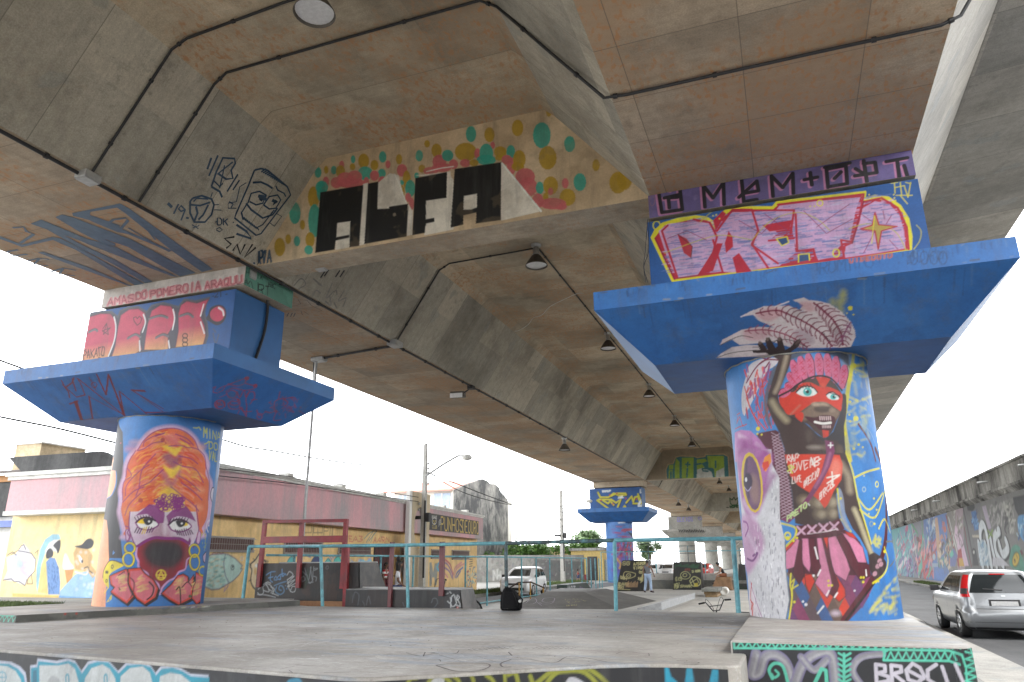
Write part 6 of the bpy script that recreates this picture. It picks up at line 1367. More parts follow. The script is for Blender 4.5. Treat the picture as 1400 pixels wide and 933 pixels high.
_q = Surf('plane', 0, 1, 0, 1, 1, (0, 0, 0), O=fpt(0, 0, 0), eu=FE, ev=(0, 0, 1)).uv([(660.2, 720)])[0, 0]; FEND = float(_q)
_q = Surf('plane', 0, 1, 0, 1, 1, (0, 0, 0), O=fpt(0, wsetb, 0), eu=FE, ev=(0, 0, 1)).uv([(652, 760)])[0, 0]; wl_ = float(_q)-1.0
print('hall', FEND, wl_)
mb = MB(); s = Surf('plane', 0, wl_, 0, 3.3, .042, (232, 198, 134), 1.0, O=fpt(1.0, wsetb, 0), eu=FE, ev=(0, 0, 1), resv=.026); paint_hall_street(s); s.grid(mb, 1)
fbox(mb, 2.4, 1.0+wl_, wsetb-6, wsetb-.006, 0, 3.3); fbox(mb, 1.0, 2.39, wsetb-.3, wsetb-.006, 0, 3.3); mb.build('wall', [M_YEL, M_PAINTED], hall)
def paint_hall_front(s):
 rd = random.Random(18); s.clouds((232, 206, 160), 1.0, .55, .4, 3); s.crop(0, 700, 5.833); K = (60, 62, 72)
 fishy = [(25,545),(60,470),(50,360),(120,340),(190,250),(240,320),(290,380),(270,480),(215,540),(200,590),(110,555)]
 s.fill(fishy, (206,206,220), .85, smooth=False)
 for c in ((176,200,214),(206,180,206),(196,214,200)):
  for _ in range(5): s.dot(rd.uniform(80, 250), rd.uniform(330, 500), 30, 30, c, .5, soft=3)
 for L in ([(90,340),(140,310),(200,320),(250,330),(285,380),(280,470),(225,530),(215,575),(260,575),(250,500)], [(25,545),(90,535),(115,560),(150,555),(200,590),(215,540)], [(150,300),(170,270),(190,262),(205,300)], [(280,330),(305,305),(295,345)], [(60,345),(100,320),(130,345)]): s.line(L, 1.2, K, smooth=False)
 # parrot
 s.fill([(290,600),(290,450),(320,300),(360,220),(420,178),(470,180),(484,215),(420,235),(370,300),(330,420),(300,650)], (150,196,214), smooth=False)
 s.fill([(300,640),(330,430),(370,360),(385,480),(380,655)], (226,206,130), smooth=False)
 s.fill([(360,310),(390,250),(430,222),(478,225),(482,280),(462,335),(440,310),(420,320),(410,370),(370,370)], (230,230,226)); s.fill([(425,270),(450,240),(480,225),(482,280),(462,335),(448,300)], (56,56,62), smooth=True); s.fill([(370,320),(400,290),(425,320),(415,360),(370,372)], (50,50,56), smooth=True)
 s.fill([(368,400),(400,365),(440,370),(470,450),(480,560),(475,660),(385,660)], (110,150,204), smooth=False)
 for _ in range(40): x = rd.uniform(375, 470); y = rd.uniform(400, 640); s.line([(x, y), (x+4, y+16)], 1, (70,104,160))
 # person with cap, ice-cream cone
 s.fill([(515,460),(590,460),(545,650)], (206,150,90)); s.fill([(500,420),(520,330),(560,400),(590,450),(515,460)], (220,210,224), smooth=True)
 s.fill([(470,695),(480,630),(600,500),(700,470),(760,520),(750,705)], (160,196,226), smooth=False); s.fill([(585,330),(610,280),(700,290),(740,350),(730,430),(770,480),(740,530),(700,480),(600,460)], (214,176,120), smooth=False); s.fill([(598,275),(650,262),(690,222),(725,214),(748,240),(735,280),(700,296),(640,290)], (56,58,64), smooth=True)
 s.fill([(632,345),(660,390),(650,410),(630,380)], (240,240,240), smooth=True); s.dot(655,395,8,14,K); s.line([(670,450),(700,440),(712,470),(740,490)], 1.4, K, smooth=True); s.line([(600,480),(680,500),(700,480)], 2, (230,230,240), smooth=True)
 for _ in range(20): s.dot(rd.uniform(600, 745), rd.uniform(300, 680), 12, 12, (240,240,240), .4, soft=3)
 s.fill([(100,650),(470,668),(470,695),(100,678)], (230,190,110)); s.fill([(470,668),(760,690),(760,712),(470,695)], (120,170,220))
mb = MB(); YA = 16.5; xl, xr = float(at_y(np.array(4.), np.array(780.), YA)[0]), -16.55; XF = float(at_y(np.array(9.), np.array(690.), 16.0)[0])
s = Surf('plane', 0, xr-xl, 0, 2.5, .022, (250, 222, 160), .95, O=(xl, YA, .79), eu=(1, 0, 0), ev=(0, 0, 1)); paint_hall_front(s); s.grid(mb, 1)
mb.box((xl, YA+.006, .1), (xr, YA+.3, 3.35)); mb.build('front_wall', [M_YEL, M_PAINTED], hall)
M_PINK = grimy('faded_pink_fascia', (.70, .40, .425), (.42, .38, .385), (1, 1, .10), .42, .60, .25)
M_WHITE = plain('white_trim_paint', (.72, .71, .67), .7, var=.15, dirt=(.5, .49, .45))
M_BLKW = grimy('blackened_parapet', (.10, .10, .10), (.035, .035, .037))
mb = MB(); fbox(mb, 0.0, FEND, -.6, 0, 3.17, 4.50); mb.box((XF, 16.0, 3.30), (-16.1, 16.55, 4.24)); mb.build('fascia', M_PINK, hall)
mb = MB(); fbox(mb, -.05, FEND+.05, -.7, .06, 4.503, 4.58); fbox(mb, -.1, FEND+.1, -.7, .12, 4.583, 4.68); mb.box((XF-.08, 15.94, 4.243), (-16.0, 16.6, 4.35)); mb.box((XF-.14, 15.88, 4.353), (-15.95, 16.6, 4.47)); mb.box((XF-.04, 15.96, 3.17), (-16.05, 16.58, 3.297)); mb.build('gutter_trim', M_WHITE, hall)
mb = MB(); _k = at_y(np.array([15., 140.7, 154.]), np.array([626., 617.5, 624.5]), 16.7); mb.extrude([(XF+.1, 16.62, 4.2), (-16.9, 16.62, 4.2), (float(_k[2][0]), 16.62, float(_k[2][2])), (float(_k[1][0]), 16.62, float(_k[1][2])), (float(_k[0][0]), 16.62, float(_k[0][2]))], (0, .25, 0)); mb.build('parapet', M_BLKW, hall)
for u in np.arange(6, FEND-1, 4.1):
 mb = MB(); fbox(mb, u, u+.35, -.5, -.1, 4.69, 4.86); mb.build('roof_vent', M_WHITE, hall)
MB().extrude([(-22.5, 17.0, 4.6), (-16.8, 17.0, 4.6), (-18.9, 44.5, 4.6), (-25, 44.5, 4.6)], (0, 0, .07)).build('roof', M_BLKW, hall)
M_GRILL = plain('brown_metal_louvre', (.13, .065, .055), .6, var=.2); M_GRFR = plain('grey_window_frame', (.36, .33, .30), .6)
def hall_window(x0, y0, x1, y1, cr):
 """slatted window with its wire grille, placed from its corners on the street wall"""
 s = Surf('plane', 0, 1, 0, 1, 1, (0, 0, 0), O=fpt(1.0, wsetb, 0), eu=FE, ev=(0, 0, 1)); s.crop(*cr)
 q = s.uv([(x0, (y0+y1)/2), (x1, (y0+y1)/2), ((x0+x1)/2, y0), ((x0+x1)/2, y1)]); u0, u1, z1, z0 = q[0, 0]+1, q[1, 0]+1, q[2, 1], q[3, 1]
 z1, z0 = max(z0, z1), min(z0, z1)
 mb = MB(); n = wsetb+.004
 fbox(mb, u0-.06, u1+.06, n, n+.05, z1, z1+.06); fbox(mb, u0-.06, u1+.06, n, n+.08, z0-.07, z0); fbox(mb, u0-.06, u0, n, n+.05, z0, z1); fbox(mb, u1, u1+.06, n, n+.05, z0, z1)
 fr = mb.build('window', M_GRFR, hall)
 mb = MB(); fbox(mb, u0, u1, n, n+.02, z0, z1); zz = z0+.05
 while zz < z1-.02: fbox(mb, u0, u1, n+.02, n+.045, zz, zz+.03); zz += .075
 mb.build('louvre', M_GRILL, fr)
 mb = MB(); uu = u0+.08
 while uu < u1: mb.tube([fpt(uu, n+.11, z0-.05), fpt(uu, n+.11, z1+.05)], .006, 4); uu += .12
 for zz in (z0, (z0+z1)/2, z1): mb.tube([fpt(u0-.05, n+.12, zz), fpt(u1+.05, n+.12, zz)], .012, 4)
 mb.build('grille', M_GRFR, fr)
c3 = (280, 690, 6.22); c4 = (470, 680, 5.83)
hall_window(-180, 285, 400, 385, c3); hall_window(675, 322, 985, 410, c3); hall_window(1135, 360, 1400, 420, c3)
hall_window(452, 408, 505, 480, c4); hall_window(696, 425, 768, 482, c4); hall_window(862, 430, 992, 490, c4)
# gate door
s = Surf('plane', 0, 1, 0, 1, 1, (0, 0, 0), O=fpt(1.0, wsetb, 0), eu=FE, ev=(0, 0, 1)).crop(*c4); q = s.uv([(232, 560), (362, 560)]); du0, du1 = q[0, 0]+1, q[1, 0]+1
mb = MB(); fbox(mb, du0, du1, wsetb+.003, wsetb+.03, .02, 2.55); dr = mb.build('door', plain('dark_doorway', (.05, .03, .028), .7), hall)
mb = MB();
for uu in np.arange(du0+.05, du1, .16): mb.tube([fpt(uu, wsetb+.09, .05), fpt(uu, wsetb+.09, 2.5)], .014, 5)
for zz in (.1, 1.2, 2.0, 2.5): mb.tube([fpt(du0, wsetb+.09, zz), fpt(du1, wsetb+.09, zz)], .02, 5)
mb.build('door_grille', plain('maroon_gate_paint', (.19, .05, .05), .5), dr)
# pylon fin with a round opening
_q = Surf('plane', 0, 1, 0, 1, 1, (0, 0, 0), O=fpt(0, .30, 0), eu=FE, ev=(0, 0, 1)).uv([(563, 690), (588, 690), (575, 674)]); pu0, pu1, ztp = float(_q[0, 0])-.3, float(_q[1, 0]), float(_q[2, 1])
mb = MB(); fbox(mb, pu0, pu0+.3, .12, .32, 0, ztp); mb.build('pylon_post', plain('clean_white_paint', (.80, .79, .76), .7, var=.08), hall)
ring = [(1.9+1.0*math.cos(a)*.0, 0) for a in (0,)]
mbp_ = MB(); cu, cz, ru, rz = (pu0+.38+pu1)/2, 3.4, (pu1-pu0-.38)*.36, 1.05
outer = []; inner = []
for a in np.linspace(0, 2*math.pi, 33)[:-1]:
 c_, s_ = math.cos(a), math.sin(a); inner.append((cu+ru*c_, cz+rz*s_))
 hu = (pu1-.0-cu) if c_ > 0 else (cu-pu0-.385); hz = (ztp-cz) if s_ > 0 else cz
 t = min(hu/abs(c_) if abs(c_) > 1e-6 else 1e9, hz/abs(s_) if abs(s_) > 1e-6 else 1e9); outer.append((cu+t*c_, cz+t*s_))
# make the outer loop hit its corners
for (ccu, ccz) in ((pu1, ztp), (pu0+.385, ztp), (pu0+.385, 0), (pu1, 0)):
 k = min(range(32), key=lambda i: (outer[i][0]-ccu)**2+(outer[i][1]-ccz)**2); outer[k] = (ccu, ccz)
V = [fpt(u, nn, z) for nn in (.30, .14) for L in (outer, inner) for (u, z) in L]
F = []
for i in range(32):
 j = (i+1) % 32; F += [(i, j, 32+j, 32+i), (64+j, 64+i, 96+i, 96+j), (32+i, 32+j, 96+j, 96+i), (j, i, 64+i, 64+j)]
mbp_.add(V, F); mbp_.build('pylon', grimy('pylon_plaster', (.62, .52, .36), (.30, .26, .2), (1, 1, .3), .5, .7, .3), hall)
# sign
def paint_sign(s):
 s.crop(470, 680, 5.83); G, Wt = (240, 206, 100), (206, 204, 196)
 s.line([(692,133),(1078,190),(1075,298),(690,262),(692,133)], 1.4, (90,84,66))
 x = 775
 word = 'PUNHOS DE OURO'
 s2 = word.replace(' ', '')
 for i, ch in enumerate('PUNHOSDEOURO'):
  w = 30 if i < 6 else 20;
  gap = 0.22
  y = 262+(x-775)*.10; h0 = 104-(x-775)*.045
  s.words(ch, x, y, x+w*1.02, y+2, h0, 1.7, G, gap=.3); x += w if i < 5 else (24 if i < 8 else 22)
  if i == 5: x -= 3
 s.ring(722, 190, 17, 26, 1.4, Wt); s.words('BOXE', 703, 166, 745, 170, 18, .9, Wt); s.words('CLUB', 705, 246, 745, 250, 22, .9, (190,170,90)); s.dot(715,190,5,6,(200,180,90)); s.dot(730,190,5,6,(200,180,90)); s.dot(722,208,5,8,(200,180,90))
 for k in range(3): s.line([(757,200+k*16),(764,180+k*16),(770,186+k*16),(776,166+k*16)], 1.0, Wt)
s = Surf('plane', 0, 1, 0, 1, 1, (0, 0, 0), O=fpt(0, .05, 0), eu=FE, ev=(0, 0, 1)).crop(*c4)
q = s.uv([(690, 133), (1075, 188), (690, 264), (1075, 300)]); su0, su1 = q[0, 0], q[1, 0]; sz0, sz1 = float(q[2:, 1].mean()), float(q[:2, 1].mean())
mb = MB(); fbox(mb, su0, su1, .003, .045, sz0, sz1)
s = Surf('plane', 0, su1-su0, 0, sz1-sz0, .028, (44, 44, 50), .8, O=fpt(su0, .05, sz0), eu=FE, ev=(0, 0, 1), resv=.02); paint_sign(s); s.grid(mb, 1)
mb.build('sign', [M_DARKPAINT, M_PAINTED], hall, 'black sign with gold letters PUNHOS DE OURO')
# tank on the roof
wt = thing('water_tank', 'square cream water tank box standing on the roof behind the black parapet', 'water tank', (-24.2, 19.2, 4.7))
a = at_y(np.array([22., 57.]), np.array([612., 608.]), 18.6)
mb = MB(); mb.box((a[0][0], 18.6, 4.68), (a[1][0], 20.4, float(a[0][2])+.08)); mb.build('tank', plain('cream_render', (.62, .5, .33), .8, var=.3, dirt=(.35, .27, .17)), wt)
mb = MB(); mb.box((a[0][0]-.04, 18.56, float(a[0][2])+.081), (a[1][0]+.04, 20.44, float(a[0][2])+.14)); mb.build('lid', M_WHITE, wt)
# building at the far left
lb = thing('shop', 'narrow black-walled shop with tiled eave at the left edge of the view', 'building', (-25, 18, .79))
MB().box((-30, 17.2, .5), (XF-.03, 22, 4.35)).build('wall', M_WHITE, lb)
MB().box((-30, 17.05, 3.25), (XF-.03, 17.19, 4.36)).build('upper_panel', M_BLKW, lb)
MB().box((-30, 17.0, 4.37), (XF-.03, 17.3, 4.6)).build('fascia', plain('orange_board', (.5, .25, .1), .7), lb)
MB().extrude([(-30, 16.7, 4.68), (-30, 20, 5.3), (-30, 20, 5.2), (-30, 16.7, 4.6)], (XF+30-.04, 0, 0)).build('roof', plain('grey_tiles', (.16, .14, .13), .8), lb)
MB().box((-30, 16.95, 2.9), (XF-.03, 17.12, 3.1)).build('awning', plain('blue_awning', (.16, .22, .5), .6), lb)
s = Surf('plane', 0, 1.6, 0, .6, .02, (236, 236, 236), .9, O=(-26.2, 17.18, 2.2), eu=(1, 0, 0), ev=(0, 0, 1)); s.words('SI', 0, 0, 0, 0, 0, 1, (30, 30, 30)); s.crop(0, 700, 5.833); s.words('EI', 0, 205, 32, 208, 26, 1.2, (50, 50, 54)); s.line([(-60,216),(60,218)], 1.4, (50,50,54)); mb = MB(); s.grid(mb); mb.build('shop_sign', M_PAINTED, lb)

# ------------------------------------------------------------------ back buildings
bb = thing('house', 'white upper-floor house with red tiled roof and blackened gable side', 'house', (-30, 64, 0))
M_BWHITE = plain('white_render', (.66, .65, .60), .8, var=.12)
xa = -27.6; q = at_y(np.array([539., 624.]), np.array([672., 669.5]), 60.0); xL = float(q[0][0]); zE = float(q[1][2]); xR = float(q[1][0])
MB().box((xL, 60, 0), (xR-.3, 75, zE)).build('wall', M_BWHITE, bb)
yD_ = float(at_x(np.array(694.5), np.array(683.), xR)[1])
prof = [(624, 669.5), (640, 662), (659.8, 655), (667, 658), (671, 662), (676, 661.5), (683, 667), (684, 672), (689, 677), (694.5, 683)]
P = [at_x(np.array(float(x)), np.array(float(y)), xR) for x, y in prof]
P = [(xR, float(p_[1]), float(p_[2])) for p_ in P]; P = [(xR, P[0][1], 0)]+P+[(xR, P[-1][1], 0)]
M_GABLE = grimy('blackened_gable', (.42, .41, .38), (.055, .057, .06), (1, 1, .5), .30, .56)
MB().extrude(P, (-.28, 0, 0)).build('gable', M_GABLE, bb)
ym = P[3][1]; zm = P[3][2]
mb = MB(); mb.extrude([(xR-.29, 59.4, zE), (xR-.29, ym, zm-.05), (xR-.29, ym, zm-.25), (xR-.29, 59.4, zE-.12)], (xL-xR-.6, 0, 0)); mb.build('roof', plain('salmon_roof_tiles', (.60, .27, .22), .8, var=.2, scale=3), bb)
for (x0, x1, y0, y1, nm) in ((594, 615.5, 675, 694, 'window'), (545, 558, 678, 683, 'window')):
 a = at_y(np.array([x0, x1]), np.array([y0, y1]), 59.98)
 w = MB().box((float(a[0][0]), 59.9, float(a[1][2])), (a[1][0], 59.97, float(a[0][2]))).build(nm, plain('pale_blue_shutter', (.36, .44, .56), .5), bb)
 mb = MB(); cxm = (a[0][0]+a[1][0])/2; mb.box((cxm-.05, 59.86, float(a[1][2])), (cxm+.05, 59.897, float(a[0][2]))); mb.build('mullion', M_WHITE, w)
gw = thing('street_wall', 'long low grey wall scrawled with graffiti behind the far street', 'wall', (-22, 67, 0))
def paint_gw(s):
 rd = random.Random(5); s.clouds((150, 148, 142), 3, .5, .6, 3); s.crop(660, 700, 6.437)
 s.fill([(452,415),(900,440),(900,700),(462,720)], (110,110,108), .8)
 for _ in range(150): x = rd.uniform(-30, 900); y = rd.uniform(410, 600); s.line([(x, y), (x+rd.uniform(-14,14), y+rd.uniform(-26, 26))], 1.0, rd.choice([(110,110,150),(90,120,120),(80,80,84),(206,204,200),(130,90,110),(96,130,110)]), .6)
 for L in ([(95,600),(95,520),(130,590),(130,510)], [(155,600),(155,530)], [(135,560),(155,560)], [(245,600),(248,520)]): s.line(L, 2.0, (226,226,222))
mb = MB(); a_, b_ = np.array([-28.5, 61.5]), np.array([-18.9, 70.9]); L_ = float(np.hypot(*(b_-a_))); e_ = (b_-a_)/L_
s = Surf('plane', 0, L_, 0, 2.35, .10, (176, 174, 168), .9, O=(a_[0], a_[1], 0), eu=(e_[0], e_[1], 0), ev=(0, 0, 1), resv=.05); paint_gw(s); s.grid(mb, 1)
nn = np.array([-e_[1], e_[0]]); mb.extrude([(a_[0]+nn[0]*.02, a_[1]+nn[1]*.02, 0), (b_[0]+nn[0]*.02, b_[1]+nn[1]*.02, 0), (b_[0]+nn[0]*.3, b_[1]+nn[1]*.3, 0), (a_[0]+nn[0]*.3, a_[1]+nn[1]*.3, 0)], (0, 0, 2.36)); mb.build('wall', [M_GRIME, M_PAINTED], gw)
ks = thing('kiosk', 'small yellow street kiosk with dark doorway at the end of the grey wall', 'kiosk', (-18, 72, 0))
M_KY = plain('kiosk_yellow', (.62, .45, .16), .7)
MB().box((-20.2, 71.0, 0), (-17.0, 76, 2.75)).build('wall', M_KY, ks)
MB().box((-20.35, 70.8, 2.753), (-16.8, 76.2, 3.0)).build('roof', M_GRIME, ks)
MB().box((-18.55, 70.93, .02), (-17.6, 70.995, 2.2)).build('doorway', M_BLKW, ks)
MB().box((-19.15, 70.9, 0), (-18.6, 70.99, .55)).build('plinth', plain('maroon_base', (.24, .03, .03), .6), ks)
MB().box((-17.0, 71.5, 0), (-15.9, 75.5, 1.9)).build('stall', plain('pale_blue_panels', (.5, .62, .7), .6), ks)
yb = thing('shed', 'low pale yellow shed roof behind the street pole', 'shed', (-24.5, 80, 0))
MB().box((-27, 79, 0), (-19.8, 84, 3.1)).build('wall', plain('dull_yellow', (.55, .45, .25), .8), yb); MB().box((-27.2, 78.8, 3.103), (-19.6, 84.2, 3.3)).build('roof', M_GRIME, yb)
# low wall at the end of the skate floor
lw = thing('low_wall', 'low concrete wall closing the far end of the skate floor', 'wall', (-5, 47.8, 0))
MB().box((-9.4, 49.6, 0), (1.5, 50.0, .55)).build('base', M_CURB, lw, bevel=.02); MB().box((-9.4, 50.3, .0), (1.5, 50.6, .95)).build('backrest', M_FLOOR, lw, bevel=.02)

# ------------------------------------------------------------------ trees
def leafmat(name, c1, c2):
 m, nt, b = nmat(name); oi = nt.nodes.new('ShaderNodeNewGeometry')
 r = ramp(nt, oi.outputs['Random Per Island'], 0, 1, (*c1, 1), (*c2, 1)); nt.links.new(r.outputs[0], b.inputs['Base Color']); b.inputs['Roughness'].default_value = .55
 b.inputs['Transmission Weight'].default_value = 0; b.inputs['Subsurface Weight'].default_value = 0; return m
M_LEAF = leafmat('green_leaves', (.05, .12, .02), (.16, .30, .06)); M_LEAF2 = leafmat('grey_green_leaves', (.08, .14, .06), (.22, .30, .16))
M_BARK = plain('bark', (.16, .12, .09), .9, var=.4, scale=12)
def tree(name, label, loc, h, cr, cz, n, seed, leaf=None, lsz=.2, dens=9):
 rg = random.Random(seed); t = thing(name, label, 'tree', loc, 'trees beyond the street'); x0, y0, z0 = loc
 mb = MB(); tips = []
 mb.tube([(x0, y0, z0), (x0+.1, y0, z0+h*.3), (x0-.05, y0+.1, z0+h*.55)], [.16, .12, .08], 8)
 clumps = []
 for _ in range(dens):
  a = rg.uniform(0, 6.28); r = cr*rg.uniform(.15, .85); z = z0+cz+rg.uniform(-.8, .9)*(h-cz)*.8
  c = (x0+r*math.cos(a), y0+r*math.sin(a), z); clumps.append((c, cr*rg.uniform(.28, .5)))
  mb.tube([(x0, y0, z0+h*rg.uniform(.25, .5)), ((x0*1.3+c[0]*.7)/2, (y0*1.3+c[1]*.7)/2, (z0+h*.4+c[2])/2), c], [.06, .04, .015], 5)
 mb.build('trunk', M_BARK, t)
 V = []; F = []
 for _ in range(n):
  c, r = rg.choice(clumps); a = rg.uniform(0, 6.28); b = math.acos(rg.uniform(-1, 1)); q = r*rg.random()**.45
  p = Vector((c[0]+q*math.sin(b)*math.cos(a), c[1]+q*math.sin(b)*math.sin(a), c[2]+q*.75*math.cos(b)))
  u = Vector((rg.uniform(-1, 1), rg.uniform(-1, 1), rg.uniform(-.6, .6))).normalized(); w = u.cross(Vector((rg.uniform(-1, 1), rg.uniform(-1, 1), 1))).normalized(); L = lsz*rg.uniform(.5, 1.2); i = len(V)
  V += [tuple(p-u*L), tuple(p+w*L*.45), tuple(p+u*L), tuple(p-w*L*.45)]; F.append((i, i+1, i+2, i+3))
 MB().add(V, F).build('crown', leaf or M_LEAF, t); return t
def tz(px, py, Y): return tuple(float(v) for v in at_y(np.array(float(px)), np.array(float(py)), Y))
q = tz(716, 750, 70); tree('broadleaf_tree', 'wide bright green tree above the grey wall left of the street pole', (q[0], 70, 0), 3.3, 2.6, 2.6, 3400, 1, lsz=.2, dens=15)
q = tz(742, 752, 72); tree('broadleaf_tree', 'low bushy tree above the wall just right of the wide bright one', (q[0], 72, 0), 3.2, 1.7, 2.4, 1500, 11, lsz=.2, dens=8)
q = tz(785, 755, 76); tree('broadleaf_tree', 'round green tree rising behind the low yellow shed', (q[0], 77.5, 0), 4.3, 1.9, 3.1, 3000, 2, lsz=.22, dens=11)
q = tz(798, 745, 110); tree('slender_tree', 'sparse taller tree standing behind the round one', (q[0], 110, 0), 6.3, 2.6, 5.0, 2400, 3, M_LEAF2, lsz=.3)
q = tz(888, 755, 120); tree('slender_tree', 'sparse grey green tree between the far blue pier and the bare grey pier', (q[0], 120, 0), 5.2, 2.2, 3.4, 1900, 4, M_LEAF2, lsz=.28, dens=11)
q = tz(658, 756, 67); tree('shrub', 'small light green shrub above the grey wall at the end corner of the hall', (q[0], 67, 0), 3.1, 1.2, 2.5, 1300, 5, lsz=.14)


# ------------------------------------------------------------------ conduits, boxes and lamps under the deck
def px_pts(L, Z): return [tuple(float(v) for v in at_z(np.array(float(x)), np.array(float(y)), Z)) for x, y in L]
XG = -11.39
def cond(label, pts, r=.026, loc=None):
 t = thing('conduit', label, 'cable conduit', loc or pts[0], None); MB().tube(pts, r, 8).build('pipe', M_BLACK, t)
 mb = None
 n = 0
 for i in range(len(pts)-1):
  a, b = Vector(pts[i]), Vector(pts[i+1]); L = (b-a).length; k = max(1, int(L/1.6))
  for j in range(k):
   if n > 40: break
   p_ = a+(b-a)*((j+.5)/k); d = (b-a).normalized()*.03
   MB().tube([tuple(p_-d), tuple(p_+d)], r*1.55, 8).build('clip', M_BLACK, t); n += 1
 return t
cond('long black conduit running along the lower edge of the left girder', [(XG, -25, ZS-.05), (XG, 8.4, ZS-.05), (XG, 19.6, ZS-.05), (XG, 60, ZS-.05)], .036)
def web(y, t, off=.05): # point on the left inner web, t 0 at the bottom 1 at the haunch
 return (-11.33+1.51*t+off*.83, y, ZS+2.31*t-off*.55)
def overhead(y): return [web(y, .0), web(y, .5), web(y, 1.0), (-9.5, y, ZT-.06), (-7, y, ZT-.05), (-4.05, y, ZT-.06), (-3.72, y, 10.80), (-2.8, y+.02, 9.62), (-1.95, y, ZS-.02), (-1.6, y, ZS-.05), (1.0, y, ZS-.05), (2.62, y, ZS-.06), (2.86, y, ZS+.02), (4.5, y, ZT-.06)]
cond('black conduit crossing the whole underside just before the cross wall', overhead(9.45))
cond('black conduit climbing from a grey box and leaving the picture beside the dome lamp', [web(8.35, 0), web(8.35, .5), web(8.35, 1.0), (-9.5, 8.4, ZT-.06), (-7.29, 8.3, ZT-.05), (-4.1, 8.3, ZT-.05)])
cond('black conduit from the grey box up to the first lamp beyond the cross wall', [web(19.7, 0), web(19.7, .5), web(19.7, 1.0), (-9.45, 19.75, ZT-.06), (-6.5, 19.6, ZT-.07)])
cond('straight black conduit linking the row of lamps along the deck', [(-6.38, 19.6, ZT-.04), (-6.4, 64.2, ZT-.04)], .026)
cond('short black conduit across the soffit to the slim street pole', [(XG, 19.9, ZS-.05), (-13.0, 20.1, ZS-.05), (-14.6, 20.35, ZS-.05)], .04)
for y in (71.0,): cond('distant thin conduit crossing the far bay', [web(y, 0), web(y, .5), web(y, 1.0), (-9.4, y, ZT-.06), (-4.0, y, ZT-.06)], .03)
for y, a in ((66.6, 'first'), (67.6, 'second')): pass
# left pier cable, right pier loose wires
cl = thing('cable', 'thick black cable hanging from a grey box down the side of the left pier block', 'cable', (-11.7, 13.6, 8.5))
Lc = [(362, 384), (365.5, 405), (366, 422), (362.5, 450), (355, 475), (349.5, 491)]
P_ = [tuple(float(v) for v in at_x(np.array(x), np.array(float(y)), -11.70)) for x, y in Lc]; MB().tube([tuple(v) for v in catmull(P_, False, 4)], .035, 8).build('wire', M_BLACK, cl)
for k, (dx, lab) in enumerate(((0, 'thin loose black wire at the left edge of the right pier block'), (.05, 'second loose thread of wire hanging beside the first at the right pier block'))):
 w_ = [tuple(float(v) for v in at_y(np.array(x+k*2.5), np.array(float(y)), 12.7+dx)) for x, y in ((886, 300), (884, 320), (882+k*2, 345), (880-k*2, 365), (883, 386))]
 t = thing('wire', lab, 'wire', w_[0]); MB().tube([tuple(v) for v in catmull(w_, False, 4)], .008, 5).build('strand', M_BLACK, t)
st_ = [tuple(float(v) for v in at_z(np.array(450+x/2.916), np.array(320+y/2.916), ZT-.10-dz)) for x, y, dz in ((1015,238,0),(990,238,.1),(940,260,.25),(880,290,.35),(850,322,.4),(815,335,.35),(795,360,.25),(770,378,.2),(745,388,.12),(722,384,.05),(730,392,.0))]
t = thing('string', 'white frayed string dangling below the deck slab between lamps', 'string', st_[0]); MB().tube([tuple(v) for v in catmull(st_, False, 4)], .011, 5).build('strand', M_WHITE, t)
def jbox(label, c, h, rx=0, ry=0, rz=0, nm='junction_box'):
 t = thing(nm, label, 'junction box', c); mb = MB(); mb.obox(c, h, rz, 0, rx, ry); mb.build('body', M_GALV, t, bevel=.012)
 mb = MB(); mb.obox((c[0], c[1], c[2]-h[2]-.012), (h[0]*.9, h[1]*.9, .008), rz, 0, 0, 0); mb.build('lid', M_GALV, t); return t
jbox('square grey junction box at the top of the first web conduit', (XG+.06, 8.35, ZS-.06), (.14, .17, .07))
jbox('grey junction box where the long conduit meets the lamp conduit', (XG+.08, 19.7, ZS-.05), (.17, .24, .08))
jbox('small grey box above the cable of the left pier', (-11.60, 13.1, ZS-.10), (.11, .11, .13))
jbox('flat grey box on the soffit over the slim pole', (-14.65, 20.35, ZS-.07), (.24, .16, .06))
jbox('small white plate fixed under the cross wall', (float(at_z(np.array(440.), np.array(368.), ZS)[0]), float(at_z(np.array(440.), np.array(368.), ZS)[1]), ZS-.012), (.13, .09, .01), nm='plate')

M_SHADE = plain('brown_grey_lamp_shade', (.13, .115, .10), .45, .5); M_REFL = plain('lamp_reflector', (.80, .80, .80), .35, .3, var=.15, scale=14); M_ALU = plain('cast_aluminium', (.5, .5, .49), .4, .6)
def lamp_proto(label):
 t = thing('bay_lamp', label, 'lamp', (0, 0, 0), 'dome lamps under the viaduct')
 mb = MB(); mb.lathe([(.16, 0), (.16, -.05), (.10, -.06), (.10, -.10)], n=16); mb.build('mount', M_ALU, t)
 mb = MB(); mb.lathe([(.075, -.10), (.095, -.13), (.095, -.30), (.12, -.33), (.08, -.35)], n=16); mb.build('socket', M_ALU, t)
 sh = MB().lathe([(.085, -.34), (.13, -.37), (.20, -.47), (.27, -.58), (.33, -.68), (.345, -.72), (.335, -.72), (.32, -.68), (.26, -.58), (.19, -.48), (.12, -.39)], n=28).build('shade', M_SHADE, t)
 MB().lathe([(.315, -.675), (.255, -.575), (.185, -.475), (.10, -.39), (.0, -.385)], n=24).build('reflector', M_REFL, sh)
 MB().lathe([(.0, -.40), (.05, -.42), (.07, -.50), (.05, -.60), (0, -.62)], n=12).build('bulb', plain('frosted_bulb', (.75, .75, .72), .3), t)
 return t
lp = lamp_proto('large dome lamp at the top edge of the picture above the conduits'); _l = at_z(np.array(430.), np.array(16.), ZT-.68); lp.location = (float(_l[0]), float(_l[1]), ZT-.002)
